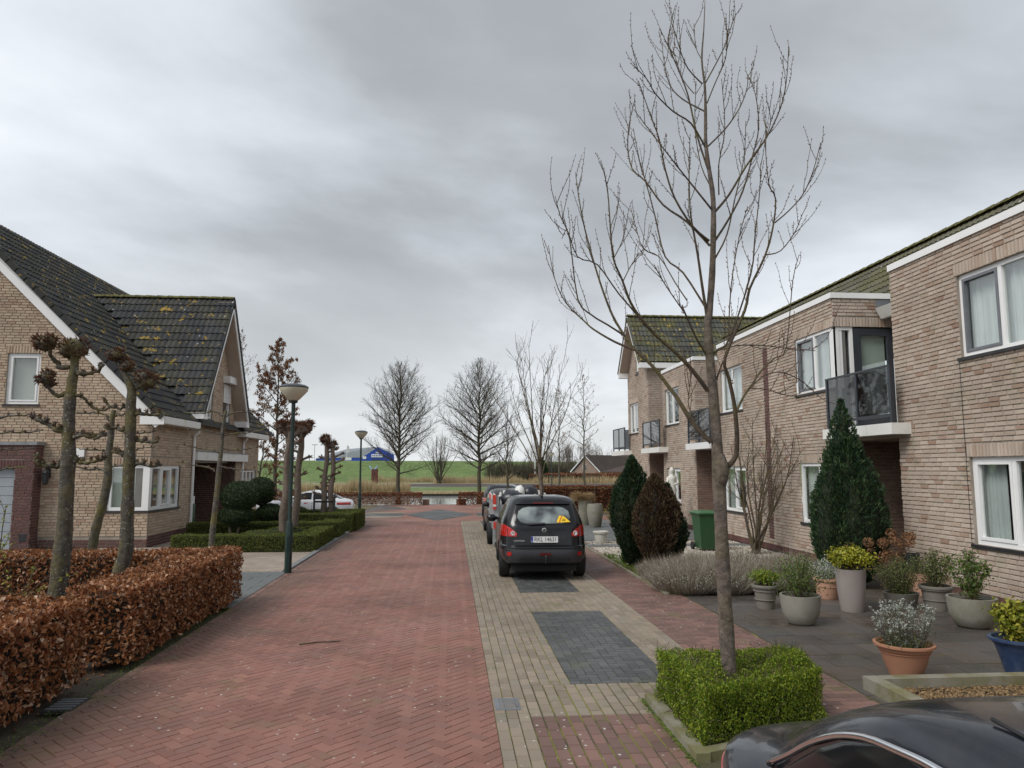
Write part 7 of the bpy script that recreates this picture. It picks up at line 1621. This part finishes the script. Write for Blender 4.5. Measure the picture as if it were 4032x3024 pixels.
# ------------------------------------------------------------------ loaded trailer
plain('tarp', (.012, .014, .02), .35, .3, 5, .4, 30); plain('board_white', (.66, .66, .63), .6, .1, 6); plain('stripe_red', (.55, .05, .035), .5, .1, 6)
tr = root('trailer', 'galvanised trailer with red and white marker board, piled with rubble', 'trailer', (2.0, 21.5, 0)); x0, x1, y0, y1 = 1.16, 2.95, 20.75, 22.5
part('bed', MB().box((x0, y0, .48), (x1, y1, .54)), 'galv', tr)
for a, b in (((x0, y0, .541), (x0+.03, y1, 1.28)), ((x1-.03, y0, .541), (x1, y1, 1.28)), ((x0+.031, y1-.03, .541), (x1-.031, y1, 1.28)), ((x0+.031, y0, .541), (x1-.031, y0+.03, 1.15))): part('side_board', MB().box(a, b), 'galv', tr)
for x in (x0, x1-.06): part('corner_post', MB().box((x, y0-.03, .05), (x+.06, y0-.002, 1.42)), 'galv', tr)
part('tail_ramp', MB().box((x0+.07, y0-.06, .16), (x0+.16, y0-.031, 1.40)), 'galv', tr)
mbd = part('marker_board', MB().box((x0-.04, y0-.05, 1.30), (x0-.01, y0+1.3, 1.44)), 'board_white', tr)
for k in range(4): part('marker_stripe', MB().box((x0-.046, y0+.02+k*.33, 1.305), (x0-.0405, y0+.18+k*.33, 1.435)), 'stripe_red', mbd)
pn = part('marker_panel', MB().box((x0+.0, y0-.10, 1.02), (x0+.09, y0-.065, 1.42)), 'stripe_red', tr); part('marker_band', MB().box((x0-.002, y0-.105, 1.10), (x0+.092, y0-.1005, 1.16)), 'board_white', pn)
part('marker_panel', MB().box((x0+.02, y0-.10, .5), (x0+.11, y0-.065, .68)), 'stripe_red', tr)
for x in (x0-.02, x1+.02):
    t_ = MB(); t_.lathe([(.18, -.09), (.29, -.09), (.30, -.05), (.30, .05), (.29, .09), (.18, .09)], 24, cap0=False); t_.v = [(x+c, 21.6+a, .30+b) for a, b, c in t_.v]; part('wheel', t_, 'black_rubber', tr, smooth=True, angle=40)
random.seed(9)
for k in range(13):
    x = x0+.10+k*.05 if k < 7 else x1-.45+(k-7)*.06; h = random.uniform(1.32, 1.56); m = MB(); a = random.uniform(-.12, .12); m.prism([(x, y0+.1+random.uniform(0, .2), .6), (x+.018, y0+.1, .6), (x+.018+a, y0+.2, h), (x+a, y0+.2, h)], (0, random.uniform(.3, .9), 0)); tag(part('white_panel', m, 'board_white'), 'white board standing upright in the loaded trailer', 'board', 'white boards in the trailer')
def lump(name, label, c, s, mat, seed, cat):
    random.seed(seed); m = MB(); n = 14; V = []
    for i in range(8):
        th = math.pi*(i+.3)/7.8
        for k in range(n):
            an = 6.283*k/n; d = Vector((math.cos(an)*math.sin(th), math.sin(an)*math.sin(th), math.cos(th))); q = 1+.22*mnoise.noise(d*2.3+Vector((seed, 0, 0)))+.1*mnoise.noise(d*6); V.append((c[0]+d.x*s[0]*q, c[1]+d.y*s[1]*q, c[2]+d.z*s[2]*q))
    m.add(V, [(i*n+k, (i+1)*n+k, (i+1)*n+(k+1) % n, i*n+(k+1) % n) for i in range(7) for k in range(n)]+[tuple(range(n)), tuple(7*n+k for k in range(n-1, -1, -1))]); tag(part(name, m, mat, smooth=True), label, cat)
lump('rubbish_bag', 'crumpled black tarpaulin bag at the near end of the trailer load', (1.72, 21.1, 1.28), (.36, .4, .26), 'tarp', 1, 'bag'); lump('rubbish_bag', 'black sack on top of the trailer load, behind the tree', (2.28, 21.7, 1.42), (.3, .35, .24), 'tarp', 2, 'bag'); lump('rubbish_bag', 'white plastic sack beside the black sack on the trailer', (2.0, 21.6, 1.46), (.16, .3, .2), 'board_white', 3, 'bag')
lump('rubble_heap', 'pale rubble and crates filling the trailer', (2.05, 21.65, 1.12), (.8, .78, .26), 'white_stone', 4, 'rubble')
for k in range(3): m = MB(); m.box((1.55+k*.22, 22.0, 1.38), (1.74+k*.22, 22.3, 1.5)); tag(part('plastic_crate', m, 'board_white'), 'white plastic crate at the far end of the trailer load', 'crate', 'crates on the trailer')
# ------------------------------------------------------------------ far buildings and small things
plain('blue_cladding', (.012, .06, .36), .5, .1, .6); plain('grey_roof', (.20, .22, .24), .6, .1, .5); plain('far_brick', (.34, .25, .20), .9, .1, .8); plain('far_roof', (.075, .058, .052), .9, .15, .6); plain('rust', (.12, .04, .03), .9, .3, 3); plain('pale_blue', (.25, .36, .55), .5)
r = root('blue_hall', 'bright blue steel hall with grey roof and white signs behind the dyke', 'building', (-28, 220, 3)); Y = 220
gx0, gx1, ax, az, ez, bz = -26.2, -16.8, -21.6, 8.5, 6.0, 2.2
part('gable_wall', MB().add([(gx0, Y, bz), (gx1, Y, bz), (gx1, Y, ez+.15), (ax, Y, az), (gx0, Y, ez-.6)], [(0, 1, 2, 3, 4)]), 'blue_cladding', r)
part('side_wall', MB().add([(-39.8, Y+2, bz), (gx0, Y, bz), (gx0, Y, 5.4), (-39.8, Y+2, 5.1)], [(0, 1, 2, 3)]), 'blue_cladding', r)
part('roof', MB().add([(-39.9, Y+1.8, 5.15), (gx0-.1, Y-.1, 5.35), (ax, Y-.1, az+.06), (-32.5, Y+14, 8.2)], [(0, 1, 2, 3)]), 'grey_roof', r); part('roof', MB().add([(ax, Y-.1, az+.06), (gx1+.2, Y-.1, ez+.1), (gx1+.2, Y+16, ez+.1), (ax, Y+16, az+.06)], [(0, 1, 2, 3)]), 'grey_roof', r)
sg = part('sign', MB().box((-23.4, Y-.2, 5.45), (-20.2, Y-.05, 6.35)), 'plate_white', r)
for k in range(6): part('sign_mark', MB().box((-23.1+k*.48, Y-.24, 5.75), (-22.82+k*.48, Y-.205, 6.1)), 'blue_cladding', sg)
part('sign_top', MB().box((-22.2, Y-.2, 6.56), (-21.4, Y-.05, 7.0)), 'plate_white', sg)
part('door', MB().box((-23.4, Y-.1, bz), (-20.2, Y-.02, 4.75)), 'anthracite', r); part('window', MB().box((-25.9, Y-.15, 4.95), (-24.9, Y-.02, 5.7)), 'plate_white', r)
tag(part('sign_board', MB().box((-29.8, 205, 4.4), (-27.2, 205.1, 5.15)), 'plate_white'), 'long white sign board standing before the blue hall', 'sign')
r = root('flagpole', 'white flag on a pole before the blue hall', 'flagpole', (-28.3, 204, 3)); part('pole', MB().tube([(-28.3, 204, 2.5), (-28.3, 204, 8.6)], .06, 6), 'white_paint', r); part('flag', MB().add([(-28.3, 204, 8.4), (-27.75, 204.1, 8.2), (-27.7, 204, 6.3), (-28.2, 204, 6.5)], [(0, 1, 2, 3)]), 'grey_white', r)
r = root('light_mast', 'thin floodlight mast left of the blue hall', 'mast', (-39.5, 218, 3)); part('pole', MB().tube([(-39.5, 218, 2.5), (-39.5, 218, 9.0)], .08, 6), 'galv', r); part('head', MB().box((-40.3, 217.8, 8.9), (-38.7, 218.2, 9.1)), 'galv', r)
tag(part('flagpole', MB().tube([(15.4, 136, -.3), (15.4, 136, 4.6)], .07, 6), 'white_paint'), 'slim white pole beside the far spruce', 'flagpole')
# farmhouse
Y = 137.; k = Y/190
r = root('farmhouse', 'far brick farmhouse with white-edged gable and brown roof across the field', 'house', (36*k, Y, -.4)); zz = lambda z: 2.15+(z-2.15)*k
a0, a1, ap = 30.8*k, 38.2*k, 34.4*k; z0, z1, z2 = -.4, zz(1.5), zz(5.5)
part('gable_wall', MB().add([(a0, Y, z0), (a1, Y, z0), (a1, Y, z1), (ap, Y, z2), (a0, Y, z1)], [(0, 1, 2, 3, 4)]), 'far_brick', r); part('side_wall', MB().add([(a1, Y, z0), (a1+14, Y+1, z0), (a1+14, Y+1, z1), (a1, Y, z1)], [(0, 1, 2, 3)]), 'far_brick', r)
part('roof', MB().add([(a1+.25, Y-.2, z1-.15), (a1+15, Y+.8, z1-.15), (a1+13, Y+4, z2+.1), (ap, Y-.2, z2+.1)], [(0, 1, 2, 3)]), 'far_roof', r); part('roof', MB().add([(a0-.25, Y-.2, z1-.15), (ap, Y-.2, z2+.1), (a1+13, Y+4, z2+.1), (a1+9, Y+7, z1-.15)], [(0, 1, 2, 3)]), 'far_roof', r)
for e in (a0-.2, a1+.2): part('barge_board', MB().prism([(e, Y-.25, z1-.1), (ap, Y-.25, z2+.12), (ap, Y-.25, z2-.10), (e+(.15 if e < ap else -.15), Y-.25, z1-.25)], (0, .08, 0)), 'white_paint', r)
w = part('window', MB().box((ap-.35, Y-.08, zz(1.9)), (ap+.35, Y-.02, zz(3.1))), 'white_paint', r)
for i in range(2):
    for j in range(2): part('pane', MB().box((ap-.30+i*.32, Y-.11, zz(1.9)+.06+j*.42), (ap-.03+i*.32, Y-.085, zz(1.9)+.40+j*.42)), 'dark_sill', w)
# totem sculpture beyond the water
r = root('totem_sculpture', 'rusty wooden totem with pale blue horns beyond the pond', 'sculpture', (-9.8, 95, -.3))
for x in (-10.05, -9.62): part('post', MB().box((x, 94.8, -.4), (x+.36, 95.2, 2.1)), 'rust', r)
for s in (-1, 1): part('horn', MB().tube([(-9.82+s*.08, 95, 1.3), (-9.82+s*.12, 95, 1.95), (-9.82+s*.3, 95, 2.2), (-9.82+s*.55, 95, 2.55)], [.1, .12, .10, .03], 7), 'pale_blue', r, smooth=True)
# scrub mass at the foot of the far dyke, right
n = 9000; P = np.stack([RNG.uniform(7, 34, n), RNG.uniform(139, 145, n), RNG.uniform(0, 1, n)**1.5*2.6-.3], 1); V, F = sprigs(P, np.tile([0, 0, 1.], (n, 1)), 1.5, .06, .35)
o = part('far_scrub', np_mesh('far_scrub', [(V, F, 0)], ['bark_far']), None); o['kind'] = 'stuff'; o['label'] = 'mass of bare scrub in front of the poplars'; o['category'] = 'scrub'
n = 3000; P = np.stack([RNG.uniform(17, 33, n), RNG.uniform(131, 134, n), RNG.uniform(-.3, 1.3, n)], 1); V, F = leaves(P, np.tile([0, -1, .3], (n, 1)), .45, .8)
o = part('far_hedge', np_mesh('far_hedge', [(V, F, 0)], ['beech_leaf_far']), None); o['kind'] = 'stuff'; o['label'] = 'reddish brown hedge in front of the far farmhouse'; o['category'] = 'hedge'
tag(part('fallen_branch', MB().tube([at_z(1178, 2537, .01), at_z(1250, 2528, .012), at_z(1340, 2524, .01)], .008, 5), 'bark_twig'), 'thin fallen twig lying on the red road', 'twig')
